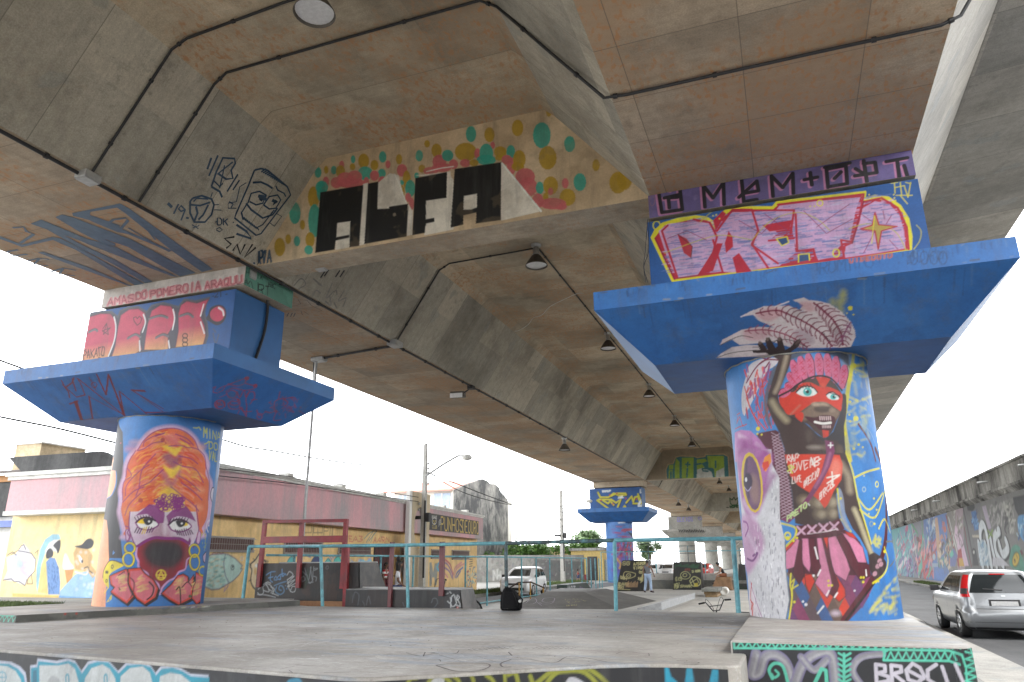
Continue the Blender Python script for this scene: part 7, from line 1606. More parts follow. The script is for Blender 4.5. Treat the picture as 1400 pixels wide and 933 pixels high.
LL = [((-6.38, 19.5, ZT), 'dome lamp just behind the cross wall, nearest of the row'), ((-6.38, 29.15, ZT), 'dome lamp beside the left tip of the right capital, second of the row'), ((-6.4, 39.1, ZT), 'third dome lamp of the row along the deck slab'), ((-6.4, 48.7, ZT), 'fourth dome lamp of the row along the deck slab'), ((-6.45, 58.4, ZT), 'fifth dome lamp of the row, nearest the green-lettered cross wall'),
      ((-7.0, 89.0, ZT), 'nearer dome lamp seen beneath the green-lettered cross wall'), ((-6.7, 99.0, ZT), 'farther dome lamp seen beneath the green-lettered cross wall'),
      ((XG-.1, 39.7, ZS-.04), 'single dome lamp hanging from the edge of the left girder'), ((XG-.1, 85.8, ZS-.04), 'far dome lamp under the left girder, left of the pair'), ((XG-.1, 94.8, ZS-.04), 'far dome lamp under the left girder, right of the pair')]
for loc, lab in LL: copy_tree(lp, loc, label=lab)
fl = thing('floodlight', 'small rectangular floodlight bracketed to the edge of the left girder', 'floodlight', (-11.5, 26.1, ZS))
MB().tube([(XG, 26.1, ZS-.08), (-11.65, 26.15, ZS-.22), (-11.8, 26.2, ZS-.25)], .03, 6).build('bracket', M_BLACK, fl)
MB().obox((-12.05, 26.25, ZS-.30), (.30, .14, .12), .1).build('housing', M_SHADE, fl, bevel=.02); MB().obox((-12.05, 26.08, ZS-.36), (.26, .02, .09), .1).build('glass', M_REFL, fl)
MB().box((XG-.12, 25.95, ZS-.16), (XG+.1, 26.25, ZS-.02)).build('mounting_box', M_BLACK, fl)
sp = thing('slim_pole', 'slim grey steel pole rising from the ground to the viaduct soffit beside the left pier', 'pole', (-14.8, 20.4, 0))
MB().tube([(-14.8, 20.4, 0), (-14.8, 20.4, ZS-.13)], .05, 10).build('pole', M_GALV, sp); MB().tube([(-14.86, 20.4, ZS-.9), (-14.9, 20.4, ZS-.1)], .02, 6).build('cable', M_BLACK, sp)

# ------------------------------------------------------------------ railings
M_CYAN = plain('chipped_cyan_paint', (.13, .37, .43), .45, var=.3, scale=9, dirt=(.08, .17, .19)); M_DKB = plain('worn_dark_rail', (.045, .06, .065), .5, var=.4, dirt=(.12, .27, .3)); M_RED = plain('maroon_steel', (.30, .035, .04), .5, var=.3, scale=6, dirt=(.16, .04, .045))
def X_at(px, py, Y): return float(at_y(np.array(float(px)), np.array(float(py)), Y)[0])
def Z_at(px, py, Y): return float(at_y(np.array(float(px)), np.array(float(py)), Y)[2])
rl = thing('railing', 'turquoise pipe railing along the far edge of the raised platform', 'railing', (-6, 16.1, .7))
YF = 16.16
posts = [(438.5, 747, 441), (556, 745.5, 558), (691.5, 743, 693), (840, 739, 842), (1002, 736.5, 1009)]
tops = []
for x, yt, xb in posts:
 zt = Z_at(x, yt, YF); xt = X_at(x, yt, YF); tops.append((xt, YF, zt)); dark = x in (691.5,)
 MB().tube([(X_at(xb, 830, YF), YF, .66), (xt, YF, zt)], .042 if x < 1000 else .05, 10).build('post', M_DKB if dark else M_CYAN, rl)
c0 = (-14.45, 17.45, 2.18); MB().tube([(-14.5, 17.45, .75), c0], .05, 10).build('post', M_CYAN, rl)
MB().tube([c0, tops[0]], .042, 10).build('rail', M_CYAN, rl); MB().tube([tops[0], tops[1], tops[2]], .042, 10).build('rail', M_CYAN, rl); MB().tube([tops[2], tops[3]], .042, 10).build('rail', M_DKB, rl); MB().tube([tops[3], tops[4], (-.75, YF, tops[4][2])], .042, 10).build('rail', M_CYAN, rl)
MB().tube([(-.75, YF, .7), (-.75, YF, tops[4][2])], .045, 10).build('post', M_CYAN, rl)
rs = thing('railing', 'turquoise street-side railing with many thin posts along the skate floor', 'railing', (-12.2, 30, 0))
def line_X(px, A, B):   # where the picture column px meets the vertical plane through A-B
 d = pray(np.array(float(px)), np.array(770.)); (ax, ay), (bx, by) = A, B; ex, ey = bx-ax, by-ay
 t = (ax*ey-ay*ex)/(d[0]*ey-d[1]*ex); return float(d[0]*t), float(d[1]*t)
A_, B_, C_ = (-14.5, 18.3), (-11.95, 27.0), (-12.35, 47.0)
def fz(px, py, X, Y): d = pray(np.array(float(px)), np.array(float(py))); return EYE+float(d[2]/d[1])*Y
PL = []
for px in (402, 520.5, 565): x, y = line_X(px, A_, B_); PL.append((x, y))
PL.append(B_)
for px in (666, 713, 733, 751.5, 781.5, 795, 807.5, 813.5, 818.8): x, y = line_X(px, B_, C_); PL.append((x, y))
PL = [p_ for p_ in PL if p_[1] < 60]+[C_]
for x, y in PL: MB().tube([(x, y, 0), (x, y, 1.93)], .038, 8).build('post', M_CYAN, rs)
MB().tube([(A_[0], A_[1], 1.95), (B_[0], B_[1], 1.93), (C_[0], C_[1], 1.93)], .034, 8).build('rail', M_CYAN, rs); MB().tube([(B_[0], B_[1], .14), (C_[0], C_[1], .14)], .028, 8).build('rail', M_CYAN, rs)
re_ = thing('railing', 'thin turquoise railing closing the far end of the skate floor', 'railing', (-5, 51, 0))
for x in (-12.35, -10.4, -8.6, -7.4, -5.4, -3.6, -2.4, -1.0, .6): MB().tube([(x, 51.0, 0), (x, 51.0, 2.35)], .035, 6).build('post', M_CYAN, re_)
for z in (2.35, .45): MB().tube([(-12.35, 51.0, z), (1.5, 51.0, z)], .03, 6).build('rail', M_CYAN, re_)

# ------------------------------------------------------------------ skate ramps
M_PLY = plain('raw_plywood', (.42, .22, .11), .7, var=.3); M_RAMP = plain('black_ramp_paint', (.045, .043, .043), .5, var=.5, scale=3, dirt=(.10, .085, .075))
def quarter(name, label, x0, x1, yb, yd, yf, h, painter, slant=0.0, res=.02, base=(58, 52, 50), panel0=.0):
 """quarter pipe whose straight back faces the viewer (yb), deck to yd, curve down to yf"""
 t = thing(name, label, 'skate ramp', ((x0+x1)/2, yb, 0))
 mb = MB(); s = Surf('plane', 0, x1-x0+slant, panel0, h, res, base, .75, O=(x0, yb, 0), eu=(1, 0, 0), ev=(0, 0, 1)); painter(s); s.grid(mb, 1, left=lambda v: 0*v, right=lambda v: (x1-x0)+slant*(1-v/h)); mb.box((x0, yb+.005, panel0), (x1, yb+.03, h-.002)); mb.build('back_panel', [M_RAMP, M_PAINTED], t)
 n = 12; prof = [(yb+.031, h), (yd, h)]+[(yd+(yf-yd)*math.sin(a), h-(h-.03)*(1-math.cos(a)) if False else h*(1-math.sin(a))**1.0) for a in []]
 arcp = [(yd+(yf-yd)*(i/n), h*(1-math.sqrt(max(0, 1-(1-i/n)**2))) if False else h*(1-i/n)**2.1) for i in range(1, n+1)]
 prof = [(yb+.031, h), (yd, h)]+arcp
 mb = MB()
 for i in range(len(prof)-1): mb.quad([(x0, prof[i][0], prof[i][1]), (x1, prof[i][0], prof[i][1]), (x1, prof[i+1][0], prof[i+1][1]), (x0, prof[i+1][0], prof[i+1][1])])
 mb.build('ramp_surface', M_RAMP, t)
 for x, xs in ((x0, 0), (x1, slant)):
  P = [(x+.001, y, z) for y, z in prof]+[(x+.001, yf, 0), (x+xs, yb+.031, 0)]
  MB().extrude(P, (.02 if x == x1 else -.02, 0, 0)).build('side_panel', M_RAMP, t)
 MB().tube([(x0, yd, h), (x1, yd, h)], .03, 8).build('coping', M_GALV, t)
 return t
def paint_tall(s):
 s.clouds((84, 62, 52), .5, .56, .55, 3); s.clouds((46, 50, 50), .7, .6, .5, 5); s.crop(280, 690, 6.22); B, W = (96, 150, 196), (196, 200, 200)
 for L in ([(520,600),(560,575),(600,570)], [(560,580),(555,640),(575,660)], [(540,625),(580,615)], [(590,630),(605,610),(615,640),(590,640)], [(620,620),(640,600),(645,635),(625,635)], [(655,550),(660,610),(680,590),(690,600)], [(645,595),(670,585)]): s.line(L, 1.2, B, smooth=True)
 for L in ([(590,690),(640,670),(690,655)], [(610,700),(600,740),(640,765),(675,740),(665,700),(640,690),(630,720),(650,730)]): s.line(L, 1.6, (84,126,160), smooth=True)
 s.dot(699,716,6,6,(84,126,160)); s.dot(690,690,5,5,(84,126,160))
 for L in ([(700,600),(720,570),(750,600),(700,640),(760,610),(700,670),(765,640),(705,700),(770,670)], [(700,640),(720,720),(745,745),(765,735),(770,700),(740,700),(730,740)], [(455,720),(490,700),(500,750),(470,770),(450,750)], [(500,700),(520,680),(545,740),(500,730)], [(520,670),(560,690),(580,740),(540,720)], [(560,700),(590,720),(575,760)], [(450,765),(520,770),(600,790)], [(560,750),(610,770),(625,775)], [(500,680),(530,660),(560,670)]): s.line(L, 1.0, W, .9, smooth=True)
 for L in ([(825,620),(840,610),(850,640),(830,655),(825,620)], [(850,540),(880,640),(900,560)], [(870,600),(890,670),(920,640)], [(900,530),(915,640),(925,530)], [(930,560),(960,545),(930,545)], [(880,665),(920,660)], [(925,610),(950,620),(945,650)], [(832,570),(860,600)]): s.line(L, 1.0, (150,156,158), .9, smooth=True)
 s.ring(1040, 535, 10, 14, .8, (120,120,120)); s.line([(850,700),(870,640),(880,560)], 4, (56,90,70), .5, smooth=True, soft=3)
YT = 17.9
xt0, xt1 = X_at(352, 771, YT), X_at(490, 770, YT)
tr = quarter('quarter_pipe', 'tall black quarter pipe with chalk tags and maroon frame beside the yellow hall', xt0, xt1, YT, YT+1.0, YT+3.4, 1.72, paint_tall, slant=.14, panel0=.72)
MB().box((xt0+1.2, YT+.01, .2), (xt1+.1, YT+.06, .72)).build('plywood_base', M_PLY, tr)
yr = YT-.06
for (pt, pb, zb) in (((362.5, 713), (353.5, 803), 1.05), ((413, 711), (407.5, 804), 1.05), ((473.5, 710), (467.5, 805), 1.05), ((475, 748), (471.5, 830), .7)):
 MB().obox(((X_at(*pt, yr)+X_at(*pb, yr))/2, yr, (Z_at(*pt, yr)+Z_at(*pb, yr))/2), (.055, .05, (Z_at(*pt, yr)-Z_at(*pb, yr))/2), 0, 0, 0, (X_at(*pt, yr)-X_at(*pb, yr))/(Z_at(*pt, yr)-Z_at(*pb, yr))).build('post', M_RED, tr)
for ya, yb_, hh in ((713.5, 712, .045), (738.5, 737, .09)):
 a = (X_at(361, ya, yr-.07), yr-.11, Z_at(361, ya, yr-.07)); b = (X_at(476, yb_, yr-.07), yr-.11, Z_at(476, yb_, yr-.07)); cc = [(a[i]+b[i])/2 for i in range(3)]
 MB().obox(cc, ((b[0]-a[0])/2, .03, hh), 0, 0, 0, -(b[2]-a[2])/(b[0]-a[0])).build('rail', M_RED, tr)
def paint_low(s):
 s.clouds((40, 44, 52), .5, .55, .6, 3); s.clouds((62, 50, 46), .4, .6, .5, 9); s.crop(470, 680, 5.83)
 s.line([(20,731),(915,733)], 1.4, (170,172,170)); rd = random.Random(4)
 for L in ([(70,840),(85,760),(120,780),(110,860)], [(180,860),(200,790),(215,850)], [(700,840),(710,810),(740,810),(745,850),(720,880)], [(470,840),(480,870)], [(150,830),(165,860),(160,880)]): s.line(L, 1.2, (96,100,106), .8, smooth=True)
 s.fill([(800,735),(918,735),(960,890),(800,890)], (54,56,60), .7)
 for L in ([(850,880),(860,800),(880,780),(895,850),(860,870),(850,800)], [(905,780),(920,800),(905,820),(900,790)], [(910,820),(930,870),(900,860)], [(830,830),(845,845)], [(820,770),(830,765)], [(845,755),(855,765)]): s.line(L, 1.2, (206,210,210), smooth=True)
 s.fill([(898,875),(915,875),(915,893),(898,893)], (206,70,60)); s.dot(907, 882, 3, 3, (236,230,226))
YL = 16.55
xq0, xq1 = X_at(473, 806, YL), X_at(628, 805, YL)
lq = quarter('low_ramp', 'low long black ramp box with white lip behind the turquoise railing', xq0, xq1, YL, YL+.8, YL+2.2, 1.09, paint_low, slant=.16, base=(48, 48, 50))
for (pt, pb) in (((535, 741.5), (533.5, 832)), ((604.3, 741), (603.5, 815))):
 x = X_at(pt[0], pt[1], YL-.06); MB().obox(((x+X_at(*pb, YL-.06))/2, YL-.05, (Z_at(*pt, YL)+Z_at(*pb, YL))/2), (.045 if pt[0] < 600 else .06, .04, (Z_at(*pt, YL)-Z_at(*pb, YL))/2)).build('post', plain('dark_maroon_steel', (.13, .03, .035), .5), lq)
MB().box((X_at(500, 770, 18.6)-.3, 18.8, 0), (X_at(494, 770, 18.6), 18.9, .5)).build('cleat', M_RAMP, lq)

def far_ramp(label, pts, Yf, Yt, painter, lean=0.0, rails=True):
 """steep painted ramp face towards the viewer: pts = picture corners bl, br, tr, tl"""
 bl, br, tr_, tl = pts
 A = at_z(np.array(bl[0]), np.array(bl[1]), 0.0); B = at_z(np.array(br[0]), np.array(br[1]), 0.0); Yf = float((A[1]+B[1])/2); Yt = Yf+Yt
 x0, x1 = X_at(bl[0], bl[1], Yf), X_at(br[0], br[1], Yf); u0, u1 = X_at(tl[0], tl[1], Yt), X_at(tr_[0], tr_[1], Yt); h = (Z_at(tl[0], tl[1], Yt)+Z_at(tr_[0], tr_[1], Yt))/2
 t = thing('skate_ramp', label, 'skate ramp', ((x0+x1)/2, Yf, 0)); ev = np.array([0, Yt-Yf, h]); H = float(np.linalg.norm(ev)); ev = ev/H
 xm = min(x0, u0); s = Surf('plane', 0, max(x1, u1)-xm, 0, H, .035, (50, 50, 50), .75, O=(xm, Yf, .01), eu=(1, 0, 0), ev=ev); painter(s); mb = MB()
 s.grid(mb, 1, left=lambda v: (x0-xm)+(u0-x0)*(v/H), right=lambda v: (x1-xm)+(u1-x1)*(v/H)); mb.build('ramp_surface', [M_RAMP, M_PAINTED], t)
 for xa, xb, sg in ((x0, u0, -1), (x1, u1, 1)): MB().add([(xa, Yf, 0), (xb, Yt, h), (xb, Yt+.7, h), (xa, Yt+.7, 0), (xa+sg*.04, Yf, 0), (xb+sg*.04, Yt, h), (xb+sg*.04, Yt+.7, h), (xa+sg*.04, Yt+.7, 0)], [(0, 1, 2, 3), (7, 6, 5, 4), (0, 4, 5, 1), (1, 5, 6, 2), (2, 6, 7, 3)]).build('side_panel', M_RAMP, t)
 MB().box((u0, Yt+.003, h-.06), (u1, Yt+.7, h-.003)).build('deck', M_RAMP, t)
 if rails:
  for x in (u0+.05, (u0+u1)/2, u1-.05): MB().tube([(x, Yt+.65, h-.05), (x, Yt+.65, h+1.0)], .025, 6).build('post', M_DKB, t)
  for z in (h+.55, h+1.0): MB().tube([(u0, Yt+.65, z), (u1, Yt+.65, z)], .022, 6).build('rail', M_DKB, t)
 return t
h7 = lambda x, y: (830+x/7, 720+y/7)
def paint_r1(s):
 s.crop(830, 720, 7.0); C = (214, 206, 150)
 s.words('SG', 150, 372, 225, 368, 34, 1.0, C, jit=3); s.words('AISBOR', 255, 372, 375, 362, 26, .9, C, jit=4); s.words('VIVEN', 255, 410, 355, 408, 26, .9, C, jit=4)
 s.ring(206, 470, 20, 18, .9, C); s.line([(155,490),(165,440),(205,435),(268,450),(262,480),(200,500),(160,495)], .9, C, smooth=True); s.dot(206,470,6,5,C,.7)
 for i, (w, x, y) in enumerate((('DAVI', 130, 500), ('SO', 105, 560), ('GTE', 310, 450), ('AR', 300, 510), ('SKXT', 100, 590), ('AVEX', 150, 560))): s.words(w, x, y, x+16*len(w), y+12, 26, .9, C, jit=4)
 for k in range(10): s.line([(180+k*12, 580), (183+k*12, 545-((k*7)%5)*5)], 1.0, (196,160,120));
 for k in range(8): s.line([(320+k*2, 540-k*10), (345, 520-k*10)], .8, C)
 s.line([(100,600),(220,606)], .9, C)
def paint_r2(s):
 s.crop(830, 720, 7.0); C = (196, 196, 140); s.clouds((34, 70, 50), .5, .62, .5, 3)
 for k in range(26): s.line([(655+k*9, 360+(k*37 % 20)), (652+k*9, 400-(k*23 % 24))], .9, (50,110,76), .7)
 s.ring(748, 468, 46, 36, .8, C); s.ring(746, 466, 20, 16, .8, C); s.words('S NORV', 815, 440, 900, 434, 18, .9, C, jit=2); s.words('OTO', 745, 424, 800, 420, 16, .8, (150,60,50), jit=2)
 s.words('OIS', 655, 520, 720, 520, 34, .9, C, jit=5); s.words('VEN', 640, 600, 690, 590, 50, .9, C, jit=6); s.words('SMARK', 700, 582, 815, 582, 20, .9, C, jit=3)
 s.line([(790,520),(830,480),(890,510),(885,560),(820,570),(790,520)], 1.2, C, smooth=True); s.fill([(830,545),(870,540),(872,575),(835,575)], (206,190,70)); s.line([(800,540),(860,500),(880,540)], .9, C); s.line([(810,500),(840,560)], .9, C); s.fill([(815,585),(895,585),(895,602),(815,602)], (16,18,20))
def paint_r3(s): s.clouds((30, 60, 44), .5, .5, .6, 3)
far_ramp('leaning black skate ramp covered in cream writing beside the standing man', [h7(90, 622), h7(345, 622), h7(390, 322), h7(150, 330)], 44.9, 1.1, paint_r1)
far_ramp('upright black skate ramp with a drawn eye and green scribbles, left of the seated man', [h7(635, 610), h7(903, 606), h7(893, 338), h7(643, 345)], 48.4, .5, paint_r2)
far_ramp('dark greenish skate ramp half hidden by the headdress pier', [h7(1262, 605), h7(1420, 605), h7(1420, 362), h7(1262, 362)], 49.4, .5, paint_r3)
# pyramid
py = thing('skate_hip', 'low grey pyramid ramp with chalked figures in front of the white car', 'skate ramp', (-8.5, 31, 0))
V = [(-10.35, 27.7, .005), (-6.2, 28.3, .005), (-5.9, 34.6, .005), (-7.6, 37.5, .005), (-11.6, 37.8, .005), (-9.9, 30.8, .52), (-8.3, 30.9, .52), (-8.2, 34.6, .52), (-10.5, 35.0, .52)]
M_HIP = plain('dark_ramp_concrete', (.12, .118, .112), .6, var=.4, scale=2, dirt=(.07, .068, .066))
MB().add(V, [(0, 1, 6, 5), (1, 2, 7, 6), (2, 3, 7), (3, 4, 8, 7), (4, 0, 5, 8), (5, 6, 7, 8)]).build('ramp_surface', M_HIP, py)
A3 = np.array(V[0]); e1 = np.array(V[1])-A3; e1 = e1/np.linalg.norm(e1); e2 = np.array(V[5])-A3; e2 = e2-e1*(e2@e1); e2 = e2/np.linalg.norm(e2)
p = PlanePaint(A3, e1, e2, crop=(660, 700, 6.437), off=.012)
for L in ([(325,775),(370,765),(400,780),(380,805),(340,810)], [(400,790),(430,770),(460,765),(475,790),(450,810),(420,815)], [(520,790),(540,765),(600,758),(632,765),(620,790),(560,800),(520,790)], [(500,800),(530,815),(600,810),(630,790)], [(330,850),(420,845),(520,850),(640,848)], [(480,800),(520,830)]): p.line(L, .8, smooth=True)
p.mb.build('chalk_drawing', plain('violet_white_chalk', (.42, .36, .44), .8), py)
p = PlanePaint(A3, e1, e2, crop=(660, 700, 6.437), off=.014)
rr = random.Random(8)
for k in range(26): x = rr.uniform(725, 920); y = rr.uniform(762, 812); p.line([(x, y), (x+rr.uniform(-20, 30), y+rr.uniform(-6, 6))], .9)
p.words('BNKU', 740, 838, 830, 832, 12, w=.8)
p.mb.build('chalk_drawing', plain('yellow_chalk', (.40, .36, .2), .8), py)
lb_ = thing('grind_box', 'dark green wedge-ended grind box with white letters behind the pyramid', 'grind box', (-11.2, 38, 0))
bz = Z_at(*(660+652/6.437, 700+642/6.437), 36.8); bx0 = X_at(660+652/6.437, 800, 36.8); bx1 = X_at(660+741/6.437, 800, 36.8)
MB().extrude([(bx0, 36.8, .005), (bx0, 36.8, bz), (bx0, 40.6, bz), (bx0, 42.6, .02), (bx0, 42.6, .005)], (bx1-bx0, 0, 0)).build('body', plain('dark_green_paint', (.035, .06, .05), .5, var=.4), lb_)
s = Surf('plane', 0, 5.6, 0, bz, .03, (56, 66, 62), .75, O=(bx1+.004, 36.85, .005), eu=(0, 1, 0), ev=(0, 0, 1)); s.crop(660, 700, 6.437)
s.words('AST', 752, 722, 822, 715, 66, 1.6, (214, 216, 220), h1=58); s.words('RRR', 850, 712, 905, 708, 50, .9, (150, 120, 170), h1=26, jit=5)
mb = MB(); s.v1 = bz; s.grid(mb, 0, left=lambda v: 0*v, right=lambda v: 3.75+2.0*(1-v/bz)); mb.build('painted_side', M_PAINTED, lb_)
gr_ = thing('grind_rail', 'low bent steel grind rail with ochre legs, right of the backpack', 'grind rail', (-10.5, 36, 0))
YG = 35.2; fz_ = lambda x, y: (X_at(660+x/6.437, 700+y/6.437, YG), YG, Z_at(660+x/6.437, 700+y/6.437, YG))
G = [fz_(225, 678), fz_(312, 622), fz_(425, 619), fz_(547, 672)]
MB().tube(G, .035, 8).build('rail', plain('dark_brown_steel', (.07, .045, .035), .5), gr_)
for x in (320, 418, 532):
 a = fz_(x, 625 if x < 500 else 665); MB().tube([(a[0], YG, .005), a], .035, 8).build('leg', plain('ochre_paint', (.48, .27, .05), .5), gr_)
ld = thing('ledge', 'low concrete skate ledge with pale top in the middle of the skate floor', 'ledge', (-5, 29, 0))
MB().add([(-5.55, 28.2, .005), (-4.65, 28.2, .005), (-4.55, 37.5, .005), (-5.5, 37.5, .005), (-5.55, 28.2, .06), (-4.65, 28.2, .26), (-4.55, 37.5, .26), (-5.5, 37.5, .06)], [(0, 1, 5, 4), (1, 2, 6, 5), (2, 3, 7, 6), (3, 0, 4, 7), (4, 5, 6, 7)]).build('top', plain('pale_ledge_paint', (.42, .43, .44), .5, var=.3), ld)
bk = thing('bench_block', 'grey slab resting on stacked timber in front of the seated man', 'bench', (-4, 39.5, 0))
b0, b1 = X_at(961, 815, 38.6), X_at(973, 815, 38.6)
M_TIMB = plain('timber', (.28, .19, .1), .8, var=.4)
MB().box((b0+.1, 38.7, .01), (b1+.25, 41.2, .13)).build('timber', M_TIMB, bk); MB().box((b0+.05, 38.75, .135), (b1+.2, 41.1, .26)).build('timber', M_TIMB, bk); MB().box((b0-.05, 38.55, .265), (b1+.35, 41.4, .42)).build('slab', M_CURB, bk, bevel=.015)
pr = thing('pipe_section', 'short white concrete pipe lying beside the grey slab bench', 'pipe', (-3, 41, 0)); xx = X_at(991, 811, 41.2)
MB().lathe([(.0, -.42), (.06, -.44), (.12, -.46), (.17, -.5), (.2, -.5), (.2, .5), (0, .5)], (xx, 41.2, .21), 'Y', 20).build('pipe', M_WHITE, pr)
sb = thing('seat_block', 'brown stone block under the seated man', 'block', (X_at(989, 800, 48.4)+.1, 48.4, 0)); sx = X_at(989, 800, 48.4)
MB().add([(sx-.75, 47.9, .006), (sx+.55, 47.9, .006), (sx+.55, 48.9, .006), (sx-.75, 48.9, .006), (sx-.3, 47.95, .78), (sx+.48, 47.95, .78), (sx+.48, 48.85, .78), (sx-.3, 48.85, .78)], [(3, 2, 1, 0), (4, 5, 6, 7), (0, 1, 5, 4), (1, 2, 6, 5), (2, 3, 7, 6), (3, 0, 4, 7)]).build('block', plain('ochre_brown_stone', (.24, .14, .075), .8, var=.5, scale=3), sb, bevel=.03)

# ------------------------------------------------------------------ street poles and wires
M_POLE = plain('street_pole_concrete', (.50, .49, .46), .8, var=.2)
def upole(label, x, y, z_top, w=.26, arm=None, extras=True):
 t = thing('utility_pole', label, 'utility pole', (x, y, 0)); mb = MB()
 mb.add([(x-w/2, y-w/2, 0), (x+w/2, y-w/2, 0), (x+w/2, y+w/2, 0), (x-w/2, y+w/2, 0), (x-w*.3, y-w*.3, z_top), (x+w*.3, y-w*.3, z_top), (x+w*.3, y+w*.3, z_top), (x-w*.3, y+w*.3, z_top)], [(3, 2, 1, 0), (4, 5, 6, 7), (0, 1, 5, 4), (1, 2, 6, 5), (2, 3, 7, 6), (3, 0, 4, 7)]); mb.build('mast', M_POLE, t)
 if extras:
  MB().tube([(x+w*.5, y-w*.45, 1), (x+w*.42, y-w*.42, z_top*.62)], .05, 6).build('cable', M_BLACK, t)
  MB().box((x-.55, y-.3, z_top*.50), (x-.12, y-.05, z_top*.50+.16)).build('lamp_box', M_BLACK, t); MB().obox((x+.33, y-.2, z_top*.51), (.1, .1, .22)).build('lamp_box', M_BLACK, t)
  for k, zz in enumerate((.86, .83, .80, .73, .56, .6)): MB().lathe([(.03, -.06), (.07, -.03), (.05, 0), (.07, .04), (.02, .07)], (x+(.26 if k < 4 else -.2), y-.15, z_top*zz), n=10).build('insulator', M_GALV, t)
  MB().tube([(x-.1, y-.14, z_top*.8), (x-.5, y-.2, z_top*.8)], .02, 5).build('crossarm', M_BLACK, t)
 if arm:
  P = [(x+.1, y-.15, arm[0])]+[tuple(v) for v in arm[1]]; MB().tube(P, .055, 6).build('lamp_arm', M_GALV, t)
  e = P[-1]; MB().lathe([(.0, -.20), (.20, -.15), (.27, -.02), (.16, .09), (0, .12)], (e[0]+.15, e[1], e[2]-.05), n=14).build('lamp_head', M_WHITE, t)
 return t
PX1, PY1 = -17.15, None
d_ = pray(np.array(579.), np.array(720.)); PY1 = float(-17.15*d_[1]/d_[0]);
def on(x, y, X): return tuple(float(v) for v in at_x(np.array(float(x)), np.array(float(y)), X))
def ony_(x, y, Y): return tuple(float(v) for v in at_y(np.array(float(x)), np.array(float(y)), Y))
upole('tall concrete utility pole with street lamp arm in front of the hall pylon', -17.15, PY1, ony_(583, 607, PY1)[2], .27, (ony_(584, 652, PY1)[2], [ony_(606, 635, PY1), ony_(626, 623.5, PY1), ony_(635, 623.5, PY1)]))
d_ = pray(np.array(768.), np.array(720.)); Y2 = float(-17.28*d_[1]/d_[0])
upole('concrete utility pole with faint lamp arm left of the far blue pier', -17.28, Y2, ony_(765, 671, Y2)[2], .34, (ony_(770, 702, Y2)[2], [ony_(782, 694, Y2), ony_(795, 685, Y2), ony_(803, 684, Y2)]))
q = ony_(859, 720, 120.0); upole('thin dark pole right of the far blue pier column', q[0]-.3, 120, 9.2, .5)
q = ony_(723.5, 722, 150.0); t = upole('short T-topped pole far behind the grey wall', q[0], 150, q[2], .35, None, False); MB().box((q[0]-.9, 149.9, q[2]), (q[0]+.9, 150.1, q[2]+.15)).build('crossarm', M_POLE, t)
q = ony_(748, 674, 150.0); t = upole('very tall faint double-headed street light in the distance', q[0], 150, q[2], .3, None, False); MB().tube([(q[0]-1.0, 150, q[2]+.1), (q[0], 150, q[2]-.1), (q[0]+1.0, 150, q[2]+.1)], .06, 6).build('lamp_arm', M_POLE, t)
def wire(label, pts, r=.012):
 t = thing('overhead_wire', label, 'wire', pts[0], 'overhead wires along the street'); MB().tube([tuple(v) for v in catmull(pts, False, 5)], r, 5).build('strand', M_BLACK, t)
wire('overhead wire dipping from behind the left capital to the tall utility pole', [on(0, 492, -21.5), on(33, 505, -21.2), on(303, 601, -18.6), on(375, 617, -18), on(480, 634, -17.5), (-17.3, PY1-.15, ony_(577, 643, PY1)[2])], .03)
wire('lower dark overhead wire left of the masked-face pier', [on(-40, 560, -23), on(0, 570, -23), on(80, 586, -22.5), on(158, 605.5, -22)], .034)
wire('faint thin wire just under the lower dark one at left', [on(-40, 583, -24), on(60, 602, -23.6), on(160, 618, -23)], .016)
wire('wire sloping down from the tall utility pole across the blackened gable', [(-17.1, PY1, ony_(586, 645, PY1)[2]), on(628, 663, -17.3), on(700, 690, -17.3), on(770, 712, -17.3)], .028)
wire('thin wire running in front of the pink fascia', [on(300, 641, -15.95), on(420, 655, -16.4), on(535, 674, -17.0), on(572, 680, -17.2)], .016)
wire('second thin wire close below on the pink fascia', [on(300, 651, -15.9), on(420, 664, -16.4), on(535, 681, -17.0), on(572, 686, -17.2)], .016)
wire('thin wire from the street poles sagging toward the far one', [(-17.15, PY1, ony_(583, 643, PY1)[2]), on(640, 676, -17.2), on(720, 694, -17.2), (-17.28, Y2, ony_(766, 693, Y2)[2])], .022)
wire('short looped wire hanging on the pink fascia near the pylon', [on(559, 694, -17.9), on(552, 706, -17.95), on(547, 713, -18), on(549, 722, -18.0)], .022)

# ------------------------------------------------------------------ people (body: one skinned surface grown on a skeleton)
def skin(J, E, R, sub=2):
 me = bpy.data.meshes.new('skeleton'); names = list(J); me.from_pydata([J[k] for k in names], [(names.index(a), names.index(b)) for a, b in E], [])
 o = bpy.data.objects.new('skeleton', me); COL.objects.link(o)
 md = o.modifiers.new('s', 'SKIN'); md.use_smooth_shade = True; md.branch_smoothing = .6
 for i, k in enumerate(names):
  r = R[k]; me.skin_vertices[0].data[i].radius = r if isinstance(r, tuple) else (r, r)
 me.skin_vertices[0].data[0].use_root = True
 sb_ = o.modifiers.new('u', 'SUBSURF'); sb_.levels = sub; sb_.render_levels = sub
 dg = bpy.context.evaluated_depsgraph_get(); ev = o.evaluated_get(dg); m2 = ev.to_mesh()
 V = [tuple(v.co) for v in m2.vertices]; F = [tuple(p_.vertices) for p_ in m2.polygons]; ev.to_mesh_clear()
 bpy.data.objects.remove(o); bpy.data.meshes.remove(me); return V, F
